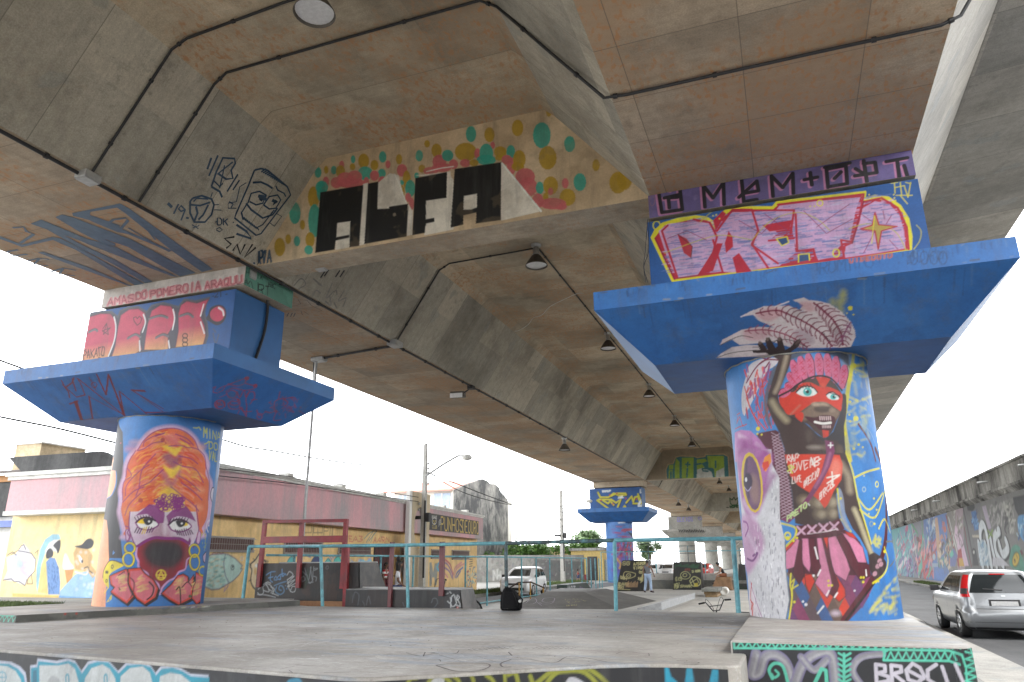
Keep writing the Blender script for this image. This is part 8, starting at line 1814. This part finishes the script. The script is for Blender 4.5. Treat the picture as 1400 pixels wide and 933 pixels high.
def person(label, loc, rz, pose, mats, scale=1.0, hair='short', sleeves=True, legs='long', cap=False, vest=False, dress=False):
 """pose: joint overrides; faces +Y when rz = 0, joints in metres for a 1.72 m figure"""
 J = dict(pelvis=(0, 0, .93), waist=(0, .01, 1.08), chest=(0, .0, 1.28), neck=(0, -.01, 1.46), headb=(0, .01, 1.53),
             shL=(-.17, 0, 1.40), elL=(-.23, -.02, 1.13), wrL=(-.25, .05, .89), haL=(-.25, .07, .81), shR=(.17, 0, 1.40), elR=(.23, -.02, 1.13), wrR=(.25, .05, .89), haR=(.25, .07, .81),
             hiL=(-.095, 0, .90), knL=(-.10, .02, .50), anL=(-.11, -.02, .09), toL=(-.12, .13, .04), hiR=(.095, 0, .90), knR=(.10, .02, .50), anR=(.11, -.02, .09), toR=(.12, .13, .04))
 pose = dict(pose); hd0 = pose.pop('_head', (0, .02, .10)); J.update(pose); R = dict(pelvis=(.13, .10), waist=(.115, .085), chest=(.14, .10), neck=.052, headb=.05, shL=.062, elL=.042, wrL=.028, haL=.032, shR=.062, elR=.042, wrR=.028, haR=.032, hiL=.085, knL=.056, anL=.040, toL=.034, hiR=.085, knR=.056, anR=.040, toR=.034)
 E = [('pelvis', 'waist'), ('waist', 'chest'), ('chest', 'neck'), ('neck', 'headb'), ('chest', 'shL'), ('shL', 'elL'), ('elL', 'wrL'), ('wrL', 'haL'), ('chest', 'shR'), ('shR', 'elR'), ('elR', 'wrR'), ('wrR', 'haR'), ('pelvis', 'hiL'), ('hiL', 'knL'), ('knL', 'anL'), ('anL', 'toL'), ('pelvis', 'hiR'), ('hiR', 'knR'), ('knR', 'anR'), ('anR', 'toR')]
 t = thing('person', label, 'person', loc); M3 = Matrix.Rotation(rz, 3, 'Z')
 def tr(V): return [tuple(Vector(loc)+M3@(Vector(v)*scale)) for v in V]
 mb = MB(); V, F = skin(J, E, R); mb.add(tr(V), F, smooth=True)
 hc = Vector(J['headb'])+Vector(hd0); hv, hf = [], []
 n, m = 16, 12
 for i in range(m+1):
  a = math.pi*i/m
  for k in range(n):
   b = 2*math.pi*k/n; x, y, z = .078*math.sin(a)*math.sin(b), .095*math.sin(a)*math.cos(b), .118*math.cos(a)
   if z < -.03: x *= 1-(-.03-z)*3.2; y *= 1-(-.03-z)*1.2
   if abs(b) < .3 and -.35 < math.cos(a) < .12: y += .022
   hv.append(tuple(hc+Vector((x, y, z))))
 hf = [(i*n+k, i*n+(k+1) % n, (i+1)*n+(k+1) % n, (i+1)*n+k) for i in range(m) for k in range(n)]; mb.add(tr(hv), hf, smooth=True)
 for sx in (-1, 1): mb.add(tr([tuple(hc+Vector((sx*.078, -.012, .025))), tuple(hc+Vector((sx*.092, -.03, .03))), tuple(hc+Vector((sx*.09, -.025, -.03))), tuple(hc+Vector((sx*.076, 0, -.035)))]), [(0, 1, 2, 3)])
 for s_, w_, h_ in (('L', 'wrL', 'haL'), ('R', 'wrR', 'haR')):
  w, h = Vector(J[w_]), Vector(J[h_]); d = (h-w).normalized(); sd_ = d.orthogonal().normalized(); up = d.cross(sd_)
  for k, L in enumerate((.070, .080, .076, .060)): b0_ = h+sd_*(.024*(k-1.5)*.75); mb.tube(tr([b0_-d*.02, b0_+d*L*.55, b0_+d*L+up*.015]), [.009*scale, .0085*scale, .006*scale], 6)
  mb.tube(tr([h-d*.03+sd_*.02, h+sd_*.045+up*.01, h+d*.03+sd_*.05+up*.015]), [.011*scale, .010*scale, .007*scale], 6)
 body = mb.build('body', mats['skin'], t)
 face = MB()
 for sx in (-1, 1): face.lathe([(0, 0), (.011*scale, .003*scale), (0, .007*scale)], tr([hc+Vector((sx*.03, .083, .018))])[0], n=8)
 face.tube(tr([hc+Vector((-.024, .080, -.058)), hc+Vector((0, .088, -.06)), hc+Vector((.024, .080, -.058))]), .005*scale, 5); face.build('face_features', mats['hair'], t)
 # clothes: a slightly larger skin over the covered joints
 def cloth(keys, grow, name, mat, extra={}, radii={}):
  JJ = {k: extra[k] if k in extra else J[k] for k in keys if k in J or k in extra}; RR = {}
  for k in JJ:
   r = radii.get(k, R.get(k, .05)); RR[k] = tuple(v+grow for v in r) if isinstance(r, tuple) else r+grow
  EE = [(a, b) for a, b in E+[('shL', 'cuffL'), ('shR', 'cuffR'), ('hiL', 'hemL'), ('hiR', 'hemR'), ('pelvis', 'skirt')] if a in JJ and b in JJ]
  V, F = skin(JJ, EE, RR); MB().add(tr(V), F, smooth=True).build(name, mat, t)
 def lerp(a, b, f): return tuple(Vector(J[a]).lerp(Vector(J[b]), f))
 top = ['waist', 'chest', 'neck', 'shL', 'shR', 'pelvis']; ex = {'neck': lerp('chest', 'neck', .72)}
 if sleeves: top += ['cuffL', 'cuffR']; ex.update(cuffL=lerp('shL', 'elL', .72), cuffR=lerp('shR', 'elR', .72))
 cloth(top, .018, 'shirt', mats['top'], ex, dict(cuffL=.052, cuffR=.052, neck=.06))
 if legs == 'long': cloth(['pelvis', 'hiL', 'knL', 'anL', 'hiR', 'knR', 'anR'], .024, 'trousers', mats['legs'])
 else: cloth(['pelvis', 'hiL', 'hemL', 'hiR', 'hemR'], .026, 'shorts', mats['legs'], dict(hemL=lerp('hiL', 'knL', .8), hemR=lerp('hiR', 'knR', .8)), dict(hemL=.07, hemR=.07))
 for s_ in 'LR':
  a, b = Vector(J['an'+s_]), Vector(J['to'+s_]); MB().loft([tr([a+Vector((-.045, -.05, -.06)), a+Vector((.045, -.05, -.06)), a+Vector((.04, -.05, .01)), a+Vector((-.04, -.05, .01))]), tr([b+Vector((-.05, .02, -.035)), b+Vector((.05, .02, -.035)), b+Vector((.04, .02, .02)), b+Vector((-.04, .02, .02))]), tr([b+Vector((-.03, .07, -.035)), b+Vector((.03, .07, -.035)), b+Vector((.025, .06, 0)), b+Vector((-.025, .06, 0))])]).build('shoe', mats['shoe'], t)
 hb = MB(); hv = []; drop = {'short': .05, 'long': -.16, 'bun': .0}[hair]
 for i in range(7):
  a = .5*math.pi*i/6*1.12
  for k in range(n):
   b = 2*math.pi*k/n; fr = math.cos(b) > .45; rr_ = 1.10; x, y, z = .078*rr_*math.sin(a)*math.sin(b), .095*rr_*math.sin(a)*math.cos(b)-.008, .118*1.08*math.cos(a)
   if i == 6: z = (.045 if fr else (-.05 if hair == 'short' else -.19));
   hv.append(tuple(hc+Vector((x*(.93 if i == 6 else 1), y*(.93 if i == 6 else 1), z))))
 hb.add(tr(hv), [(i*n+k, i*n+(k+1) % n, (i+1)*n+(k+1) % n, (i+1)*n+k) for i in range(6) for k in range(n)], smooth=True)
 if hair == 'bun': hb.lathe([(0, .10*scale), (.06*scale, .06*scale), (.075*scale, 0), (.05*scale, -.05*scale), (0, -.06*scale)], tr([hc+Vector((0, -.03, .15))])[0], n=12)
 hb.build('hair', mats['hair'], t)
 if cap: MB().loft([tr([tuple(hc+Vector((.09*math.sin(2*math.pi*k/n)*s_, .108*math.cos(2*math.pi*k/n)*s_, z))) for k in range(n)]) for s_, z in ((1, .045), (1, .09), (.75, .135), (.2, .148))]).extrude(tr([hc+Vector((-.07, .09, .045)), hc+Vector((.07, .09, .045)), hc+Vector((.05, .19, .03)), hc+Vector((-.05, .19, .03))]), (0, 0, .012)).build('cap', mats['cap'], t)
 return t
SK1 = plain('brown_skin', (.20, .105, .065), .5, var=.1); SK2 = plain('tan_skin', (.34, .19, .125), .5, var=.1)
HR = plain('black_hair', (.012, .011, .010), .6); JE = plain('light_blue_jeans', (.36, .46, .62), .8, var=.15); TK = plain('grey_tank_top', (.16, .17, .19), .8); WT = plain('white_tshirt', (.72, .73, .76), .8, var=.06)
RD = plain('red_top', (.50, .03, .035), .8); BLS = plain('blue_shorts', (.06, .09, .22), .8); BKT = plain('black_top', (.02, .02, .022), .8); BRS = plain('brown_shorts', (.23, .085, .04), .8); SHO = plain('dark_shoes', (.05, .03, .03), .7)
def stripes():
 m, nt, b = nmat('red_white_striped_jersey'); tc = nt.nodes.new('ShaderNodeTexCoord'); w = nt.nodes.new('ShaderNodeTexWave'); w.bands_direction = 'Z'; w.inputs['Scale'].default_value = 1.6; w.inputs['Distortion'].default_value = 0
 nt.links.new(tc.outputs['Object'], w.inputs['Vector']); r = ramp(nt, w.outputs['Fac'], .48, .52, (.5, .02, .03, 1), (.7, .7, .7, 1)); nt.links.new(r.outputs[0], b.inputs['Base Color']); return m
def ground_at(px, py, z=0.0): q = at_z(np.array(float(px)), np.array(float(py)), z); return (float(q[0]), float(q[1]), z)
def facing(px, deg): return rad(deg)
g = ground_at(887, 810.5, .006)
person('person in grey tank top and light jeans standing with back turned beside the leaning ramp', g, rad(-12), dict(shL=(-.18, 0, 1.42), elL=(-.25, -.03, 1.16), wrL=(-.24, .0, .92), haL=(-.23, .02, .85), elR=(.27, .03, 1.17), wrR=(.31, .12, .95), haR=(.32, .15, .88), hiL=(-.10, 0, .90), knL=(-.16, .03, .50), anL=(-.22, -.02, .09), toL=(-.26, .12, .04), knR=(.13, .03, .50), anR=(.16, -.02, .09), toR=(.22, .12, .04)), dict(skin=SK1, hair=HR, top=TK, legs=JE, shoe=SHO), 1.03, sleeves=False)
q = at_y(np.array(543.5), np.array(800.), 21.5)
person('person with curly black hair in a white T-shirt standing behind the low ramp', (float(q[0]), 21.5, .006), rad(-62), dict(elR=(.26, .02, 1.13), wrR=(.24, .20, .98), haR=(.22, .27, .95)), dict(skin=SK1, hair=HR, top=WT, legs=BLS, shoe=SHO), 1.02, hair='bun', legs='short')
q = line_X(527.5, (-17.2, 20), (-18.45, 40))
person('person in red and white striped jersey standing at the maroon barred door', (q[0], q[1], 0), rad(-80), dict(elL=(-.30, .10, 1.2), wrL=(-.42, .28, 1.12), haL=(-.46, .34, 1.12)), dict(skin=SK1, hair=HR, top=stripes(), legs=plain('dark_red_shorts', (.12, .02, .03), .8), shoe=SHO), 1.0, legs='short')
g = ground_at(790.5, 798.5); kY = 62.5; q = at_y(np.array(790.5), np.array(797.), kY)
person('child with long dark hair in red top and blue shorts walking on the street', (float(q[0]), kY, 0), rad(-95), dict(knL=(-.10, .14, .50), anL=(-.11, .18, .09), toL=(-.12, .32, .04), knR=(.10, -.06, .5), anR=(.11, -.22, .12), toR=(.12, -.08, .04)), dict(skin=SK2, hair=HR, top=RD, legs=BLS, shoe=SHO), .66, hair='long', legs='short', sleeves=False)
# seated man: pelvis on the block, leaning forward, looking down
bx = sx+.12
person('person in black sleeveless top and brown shorts sitting bent forward on the stone block', (bx, 48.4, .78-.83), rad(100), dict(pelvis=(0, 0, .93), waist=(0, .06, 1.07), chest=(0, .16, 1.25), neck=(0, .26, 1.41), headb=(0, .30, 1.46), _head=(0, .06, .09), shL=(-.17, .20, 1.36), elL=(-.22, .28, 1.10), wrL=(-.10, .46, 1.02), haL=(-.06, .52, 1.00), shR=(.17, .20, 1.36), elR=(.22, .28, 1.10), wrR=(.10, .46, 1.02), haR=(.06, .52, 1.00), hiL=(-.11, .03, .92), knL=(-.17, .44, .94), anL=(-.16, .62, .52), toL=(-.17, .75, .44), hiR=(.11, .03, .92), knR=(.16, .42, .93), anR=(.16, .48, .50), toR=(.17, .60, .42)), dict(skin=SK2, hair=HR, top=BKT, legs=BRS, shoe=SHO, cap=BKT), 1.0, sleeves=False, legs='short', cap=True)

# ------------------------------------------------------------------ backpack and bicycles
bp = thing('backpack', 'black backpack leaning against the dark railing post on the platform', 'backpack', (-5.85, 15.75, .7))
rings = []
for z, w, d, ox in ((.0, .20, .13, 0), (.04, .235, .16, 0), (.16, .24, .17, 0), (.28, .225, .155, -.01), (.38, .17, .12, -.04), (.45, .10, .07, -.08), (.475, .03, .02, -.09)):
 R_ = []
 for k in range(20):
  a = 2*math.pi*k/20; c_, s_ = math.cos(a), math.sin(a); f = (abs(c_)**3.2+abs(s_)**3.2)**(-1/3.2); sl = .10*max(0, z-.05)/.4
  R_.append((-5.86+ox+w*f*c_*(1-.25*max(0, c_)*(z > .2)), 15.72+d*f*s_+.12*z, .703+z))
 rings.append(R_)
M_BAG = plain('black_nylon', (.008, .008, .009), .85, var=.3, scale=20, spec=.15)
MB().loft(rings).build('body', M_BAG, bp)
rings = [[(x*.0+(-5.84+(x+5.86)*.72), 15.58+(y-15.72)*.35, z*1.0) for x, y, z in R_] for R_ in rings[1:5]]; MB().loft(rings).build('front_pocket', M_BAG, bp)
MB().tube([(-5.98, 15.72, 1.12), (-5.97, 15.66, 1.19), (-5.92, 15.66, 1.19), (-5.90, 15.72, 1.12)], .012, 6).build('handle', M_BAG, bp)
MB().tube([(-5.62, 15.62, 1.0), (-5.55, 15.6, .93), (-5.58, 15.58, .80), (-5.64, 15.6, .75)], .018, 6).build('strap', M_BAG, bp)
MB().lathe([(0, 0), (.03, .004), (.035, .0), (.018, .006)], (-5.60, 15.57, .90), 'Y', 12).build('buckle', M_GALV, bp)
def bicycle(label, fw, rz, tilt=0.0, scale=1.0, steer=0.0):
 t = thing('bicycle', label, 'bicycle', (0, 0, 0), 'bicycles standing by the ramps'); r = .25
 MT = plain('black_rubber', (.02, .02, .02), .8); MF = plain('dark_frame', (.04, .04, .045), .35, .5)
 for x in (-.48, .48):
  w = MB().lathe([(r-.025, -.018), (r, -.022), (r+.012, 0), (r, .022), (r-.025, .018), (r-.025, -.018)], (x, 0, r+.012), 'Y', 28).build('wheel', MT, t)
  sp_ = MB()
  for k in range(12): a = math.pi*k/6; sp_.tube([(x, 0, r+.012), (x+(r-.03)*math.cos(a), 0, r+.012+(r-.03)*math.sin(a))], .003, 4)
  sp_.lathe([(.03, -.03), (.03, .03)], (x, 0, r+.012), 'Y', 10); sp_.lathe([(r-.04, -.012), (r-.026, -.014), (r-.026, .014), (r-.04, .012)], (x, 0, r+.012), 'Y', 28); sp_.build('rim', M_GALV, w)
 f = MB(); bb_, st, hd, hd2, ra = (-.10, 0, .30), (-.22, 0, .56), (.33, 0, .62), (.36, 0, .52), (-.48, 0, .262)
 for a, b, rr_ in ((bb_, st, .017), (st, hd, .017), (bb_, hd2, .02), (hd, hd2, .022), (bb_, (-.48, .05, .262), .010), (bb_, (-.48, -.05, .262), .010), (st, (-.48, .05, .262), .009), (st, (-.48, -.05, .262), .009)): f.tube([a, b], rr_, 8)
 f.build('frame', MF, t)
 fk = MB();
 for sy in (-.05, .05): fk.tube([(.37, 0, .50), (.39, sy, .44), (.48, sy, .262)], .013, 8)
 fk.build('fork', MF, t)
 hb_ = MB(); hb_.tube([(.33, 0, .62), (.31, 0, .72)], .016, 8); cs, sn = math.cos(steer), math.sin(steer)
 def hp(x, y, z): return (.31+x*cs-y*sn, x*sn+y*cs, z)
 hb_.tube([hp(0, -.34, .92), hp(.0, -.20, .93), hp(.03, -.07, .72), hp(.03, .07, .72), hp(0, .20, .93), hp(0, .34, .92)], .013, 8); hb_.tube([hp(.015, -.14, .83), hp(.015, .14, .83)], .009, 6); h_ = hb_.build('handlebar', MF, t)
 for sy in (-1, 1): MB().tube([hp(0, sy*.22, .93), hp(0, sy*.36, .92)], .02, 8).build('grip', MT, h_)
 for sy in (-1, 1): MB().tube([tuple(v) for v in catmull([hp(.02, sy*.2, .92), hp(.17, sy*.16, .95), hp(.22, sy*.04, .72), (.42, 0, .50)], False, 5)], .005, 5).build('brake_cable', MT, t)
 MB().tube([st, (-.25, 0, .64)], .012, 8).build('seat_post', M_GALV, t); MB().loft([[(-.40, -.07, .64), (-.40, .07, .64), (-.40, .06, .67), (-.40, -.06, .67)], [(-.22, -.035, .66), (-.22, .035, .66), (-.22, .03, .69), (-.22, -.03, .69)], [(-.12, -.015, .66), (-.12, .015, .66), (-.12, .012, .68), (-.12, -.012, .68)]]).build('saddle', MT, t)
 ck = MB(); ck.lathe([(.07, -.03), (.07, -.025)], bb_, 'Y', 18); ck.tube([(-.10, -.05, .30), (-.0, -.05, .20)], .01, 6).tube([(-.10, .05, .30), (-.20, .05, .40)], .01, 6); ck.obox((.0, -.09, .2), (.04, .04, .01)).obox((-.2, .09, .4), (.04, .04, .01)); ck.build('crank', M_GALV, t)
 t.location = fw; t.rotation_euler = (tilt, 0, rz); t.scale = (scale,)*3; return t
q = at_y(np.array(976.), np.array(820.), 17.25)
bicycle('small black bicycle whose handlebar shows above the platform edge beside the right pier', (float(q[0])+.42, 17.1, .006), rad(205), rad(20), .98, rad(65))
q = at_y(np.array(621.), np.array(800.), 20.5)
bicycle('bicycle parked behind the right end of the low ramp, only its handlebar showing', (float(q[0]), 20.6, .006), rad(170), 0, 1.3, rad(30))

# ------------------------------------------------------------------ cars
def paintmat(name, col, rough=.28, metal=.0): m = plain(name, col, rough, metal, var=.05, scale=2, coat=.6); return m
M_SILVER = paintmat('silver_car_paint', (.26, .27, .28), .34, .5); M_CARW = paintmat('white_car_paint', (.72, .72, .72), .35); M_TYRE = plain('tyre_rubber', (.022, .022, .022), .8)
M_GLASS = plain('dark_car_glass', (.018, .022, .024), .06, var=.1, spec=.8); M_TRIM = plain('black_plastic', (.025, .025, .027), .55); M_TAIL = plain('red_lamp_lens', (.50, .012, .015), .15, coat=.8); M_RIM = plain('silver_hubcap', (.55, .56, .57), .3, .6); M_CLEAR = plain('clear_lamp_lens', (.6, .6, .62), .12, coat=.8); M_PLATE = plain('number_plate', (.52, .52, .52), .5, var=.2, scale=30); M_AMBER = plain('amber_lens', (.7, .22, .02), .2)
def car(label, loc, rz, paint, hatch=True, group=None, zs=1.0):
 """hatchback, rear bumper at x=0, nose towards +x, lofted from rounded plan sections"""
 t = thing('parked_car', label, 'car', (0, 0, 0), group)
 S = [(.19, .14, 3.74, .70, .12), (.27, .03, 3.84, .80, .16), (.40, -.01, 3.87, .832, .20), (.52, -.015, 3.88, .84, .22), (.60, .0, 3.87, .84, .22), (.625, .045, 3.85, .838, .20), (.72, .055, 3.83, .840, .20), (.84, .075, 3.76, .832, .20), (.915, .095, 3.60, .822, .19), (.955, .11, 3.30, .812, .18), (.975, .115, 2.98, .806, .17), (1.0, .125, 2.92, .80, .17), (1.12, .165, 2.66, .765, .17), (1.24, .215, 2.40, .725, .17), (1.34, .27, 2.18, .68, .17), (1.395, .32, 2.02, .64, .17), (1.43, .39, 1.86, .59, .18), (1.455, .52, 1.68, .50, .2), (1.468, .75, 1.40, .34, .2)]
 ns, nc = 16, 6
 def sec(z, xr, xf, w, rc, off=0.0):
  P = []; xr -= off; xf += off; w += off; z *= zs
  def arc_(cx, cy, a0): return [(cx+rc*math.cos(a0+math.pi/2*k/nc), cy+rc*math.sin(a0+math.pi/2*k/nc), z) for k in range(nc)]
  fx = xf-rc*1.6
  # right side going forward, front, left side going back, rear; front and rear faces bow out a little
  for k in range(ns): P.append((xr+rc+(fx-xr-rc)*k/ns, -w, z))
  P += [(fx+rc*1.6*math.sin(math.pi/2*k/nc), -w+rc-rc*math.cos(math.pi/2*k/nc) if False else -(w-rc)-rc*math.cos(math.pi/2*k/nc), z) for k in range(nc)]
  for k in range(ns): yy = -(w-rc)+2*(w-rc)*k/ns; P.append((xf-.10*(yy/w)**2*1.0, yy, z))
  P += [(fx+rc*1.6*math.cos(math.pi/2*k/nc), (w-rc)+rc*math.sin(math.pi/2*k/nc), z) for k in range(nc)]
  for k in range(ns): P.append((fx-(fx-xr-rc)*k/ns, w, z))
  P += [(xr+rc-rc*math.sin(math.pi/2*k/nc), (w-rc)+rc*math.cos(math.pi/2*k/nc), z) for k in range(nc)]
  for k in range(ns): yy = (w-rc)-2*(w-rc)*k/ns; P.append((xr+.05*(yy/w)**2, yy, z))
  P += [(xr+rc-rc*math.cos(math.pi/2*k/nc), -(w-rc)-rc*math.sin(math.pi/2*k/nc), z) for k in range(nc)]
  return P
 rings = [sec(*s_) for s_ in S]
 mb = MB(); mb.loft(rings); body = mb.build('body', paint, t)
 # wheel arches cut out
 cut = MB()
 for x in (.64, 3.10):
  for sy in (-1, 1): cut.lathe([(.335, -.18), (.335, .22)], (x, sy*.80, .30*zs), 'Y', 28)
 co = cut.build('cutter', M_TRIM); md = body.modifiers.new('b', 'BOOLEAN'); md.object = co; md.operation = 'DIFFERENCE'; md.solver = 'EXACT'
 dg = bpy.context.evaluated_depsgraph_get(); me2 = bpy.data.meshes.new_from_object(body.evaluated_get(dg)); body.modifiers.clear()
 if len(me2.polygons) > 100: body.data = me2
 body.data.materials.clear(); body.data.materials.append(paint); bpy.data.objects.remove(co)
 mb = MB()
 for x in (.64, 3.10): mb.box((x-.36, -.60, .2), (x+.36, .60, .64*zs))
 mb.build('wheel_well', M_TRIM, t)
 def z2(z):
  for a, b in zip(S, S[1:]):
   if a[0] <= z <= b[0]: f = (z-a[0])/(b[0]-a[0]); return [a[i]+(b[i]-a[i])*f for i in range(5)]
  return S[-1]
 def patch(name, mat, k0, k1, za, zb, off=.006, parent=None, n=7, ka=None, kb=None, thick=True):
  """a piece following the body shell between ring positions k0..k1 and heights za..zb (ka,kb: positions at the top)"""
  ka = k0 if ka is None else ka; kb = k1 if kb is None else kb; V = []; m_ = 14
  for i in range(n+1):
   z = za+(zb-za)*i/n; R_ = sec(*z2(z), off=off)
   a, b = k0+(ka-k0)*i/n, k1+(kb-k1)*i/n
   for j in range(m_+1):
    k = a+(b-a)*j/m_; i0 = int(math.floor(k)); f = k-i0; p0, p1 = Vector(R_[i0 % len(R_)]), Vector(R_[(i0+1) % len(R_)]); V.append(tuple(p0.lerp(p1, f)))
  F = [(i*(m_+1)+j, i*(m_+1)+j+1, (i+1)*(m_+1)+j+1, (i+1)*(m_+1)+j) for i in range(n) for j in range(m_)]
  return MB().add(V, F, smooth=True).build(name, mat, parent or t)
 # ring layout: right side 0..16, front-right corner 16..22, front 22..38, corner 38..44, left side 44..60 (backwards), rear-left corner 60..66, rear 66..82, rear-right 82..88
 patch('rear_window', M_GLASS, 66.1, 81.9, .975, 1.365, ka=66.5, kb=81.5)
 patch('windscreen', M_GLASS, 22.6, 37.4, 1.005, 1.37)
 # side windows: front door, rear door, quarter
 for base_, sg in ((0, 1), (60, -1)):
  P_ = lambda a, b: (base_+a, base_+b) if sg > 0 else (base_-b, base_-a)
  for a, b, a2, b2 in ((7.6, 14.6, 7.9, 14.2), (3.0, 7.2, 3.2, 7.5), (.3, 2.7, .6, 2.9)):
   k0, k1 = P_(a, b); ka, kb = P_(a2, b2); patch('side_window', M_GLASS, k0, k1, .985, 1.335, ka=ka, kb=kb)
  for a in (7.4, 2.85 if False else 3.2, 15.2): k0, k1 = P_(a, a+.05); patch('door_seam', M_TRIM, k0, k1, .32, .965, .002)
  k0, k1 = P_(.5, 15.6); patch('rub_strip', paint, k0, k1, .56, .60, .012)
  for a in (6.4, 2.9): k0, k1 = P_(a, a+.8); patch('door_handle', paint, k0, k1, .86, .885, .03)
  sy = -1 if sg > 0 else 1
  mr = MB(); mr.obox((2.62, sy*.93, 1.01*zs), (.06, .10, .065)); mr.tube([(2.68, sy*.78, .99*zs), (2.64, sy*.88, 1.0*zs)], .025, 6); mr.build('wing_mirror', M_TRIM, t, bevel=.03)
 for k0, k1, ka, kb in ((60.4, 66.6, 59.9, 66.4), (81.4, 87.6, 81.6, 88.1)):
  lm = patch('tail_lamp', M_TAIL, k0+.6, k1-.6, .885, 1.36, .010, ka=ka+1.7, kb=kb-1.7); patch('lamp_insert', M_TRIM, k0+1.0, k1-1.2, .95, 1.07, .0125, parent=lm)
 patch('brake_lamp', M_TAIL, 71.5, 76.5, 1.365, 1.385, .012)
 patch('tailgate_seam', M_TRIM, 67, 81, .634, .642, .003); patch('bumper_seam', M_TRIM, 60.5, 87.5, .355, .362, .004)
 patch('plate_recess', M_TRIM, 70.2, 77.8, .70, .835, .003); patch('number_plate', M_PLATE, 70.8, 77.2, .705, .80, .010)
 patch('bumper_underside', M_TRIM, 61, 87, .20, .25, .004)
 patch('badge', M_RIM, 73.5, 74.5, .90, .925, .012)
 MB().tube([(.15, -.05, 1.03*zs), (.13, .02, 1.035*zs), (.145, .36, 1.055*zs)], .014, 6).build('rear_wiper', M_TRIM, t)
 for ka in ((16.5, 23.5), (36.5, 43.5)): patch('headlamp', M_CLEAR, ka[0], ka[1], .66, .82, .008)
 patch('grille', M_TRIM, 25, 35, .56, .66, .008); patch('lower_grille', M_TRIM, 23.5, 36.5, .30, .44, .008)
 for a in (17.2, 42.0): patch('indicator', M_AMBER, a, a+1.2, .70, .76, .012)
 for x in (.64, 3.10):
  for sy in (-1, 1):
   w = MB().lathe([(.20, -.09), (.285, -.10), (.30, -.06), (.30, .06), (.285, .10), (.20, .09)], (x, sy*.755, .30), 'Y', 32).build('wheel', M_TYRE, t)
   h_ = MB(); h_.lathe([(0, 0), (.05, .0), (.06, -.012), (.19, -.006), (.205, .012)] if sy < 0 else [(0, 0), (.05, 0), (.06, .012), (.19, .006), (.205, -.012)], (x, sy*.845, .30), 'Y', 28); h_.build('hubcap', M_RIM, w)
   h2 = MB()
   for k in range(10): a = 2*math.pi*k/10; h2.obox((x+.135*math.cos(a), sy*.852, .30+.135*math.sin(a)), (.045, .006, .014), 0, 0, 0, -a)
   h2.build('hubcap_slots', M_TRIM, w)
 t.location = loc; t.rotation_euler = (0, 0, rz); return t
car('silver hatchback seen from behind, parked on the road by the mural wall', (4.33, 19.75, .006), rad(90.5), M_SILVER)
car('white hatchback parked facing the viewer behind the street railing and pyramid ramp', (-13.95, 41.0, .006), rad(-86), M_CARW)
for (px, Y, lab, m_) in ((903, 84, 'white car far away, just right of the standing man', M_CARW), (921, 86, 'white car far away, second to the right of the standing man', M_CARW), (967, 90, 'red-roofed car far away between the upright ramp and the seated man', paintmat('faded_red_car_paint', (.55, .06, .05)))):
 q = at_y(np.array(float(px)), np.array(790.), float(Y)); car(lab, (float(q[0]), Y, .004), rad(-100 if px < 910 else -95), m_)
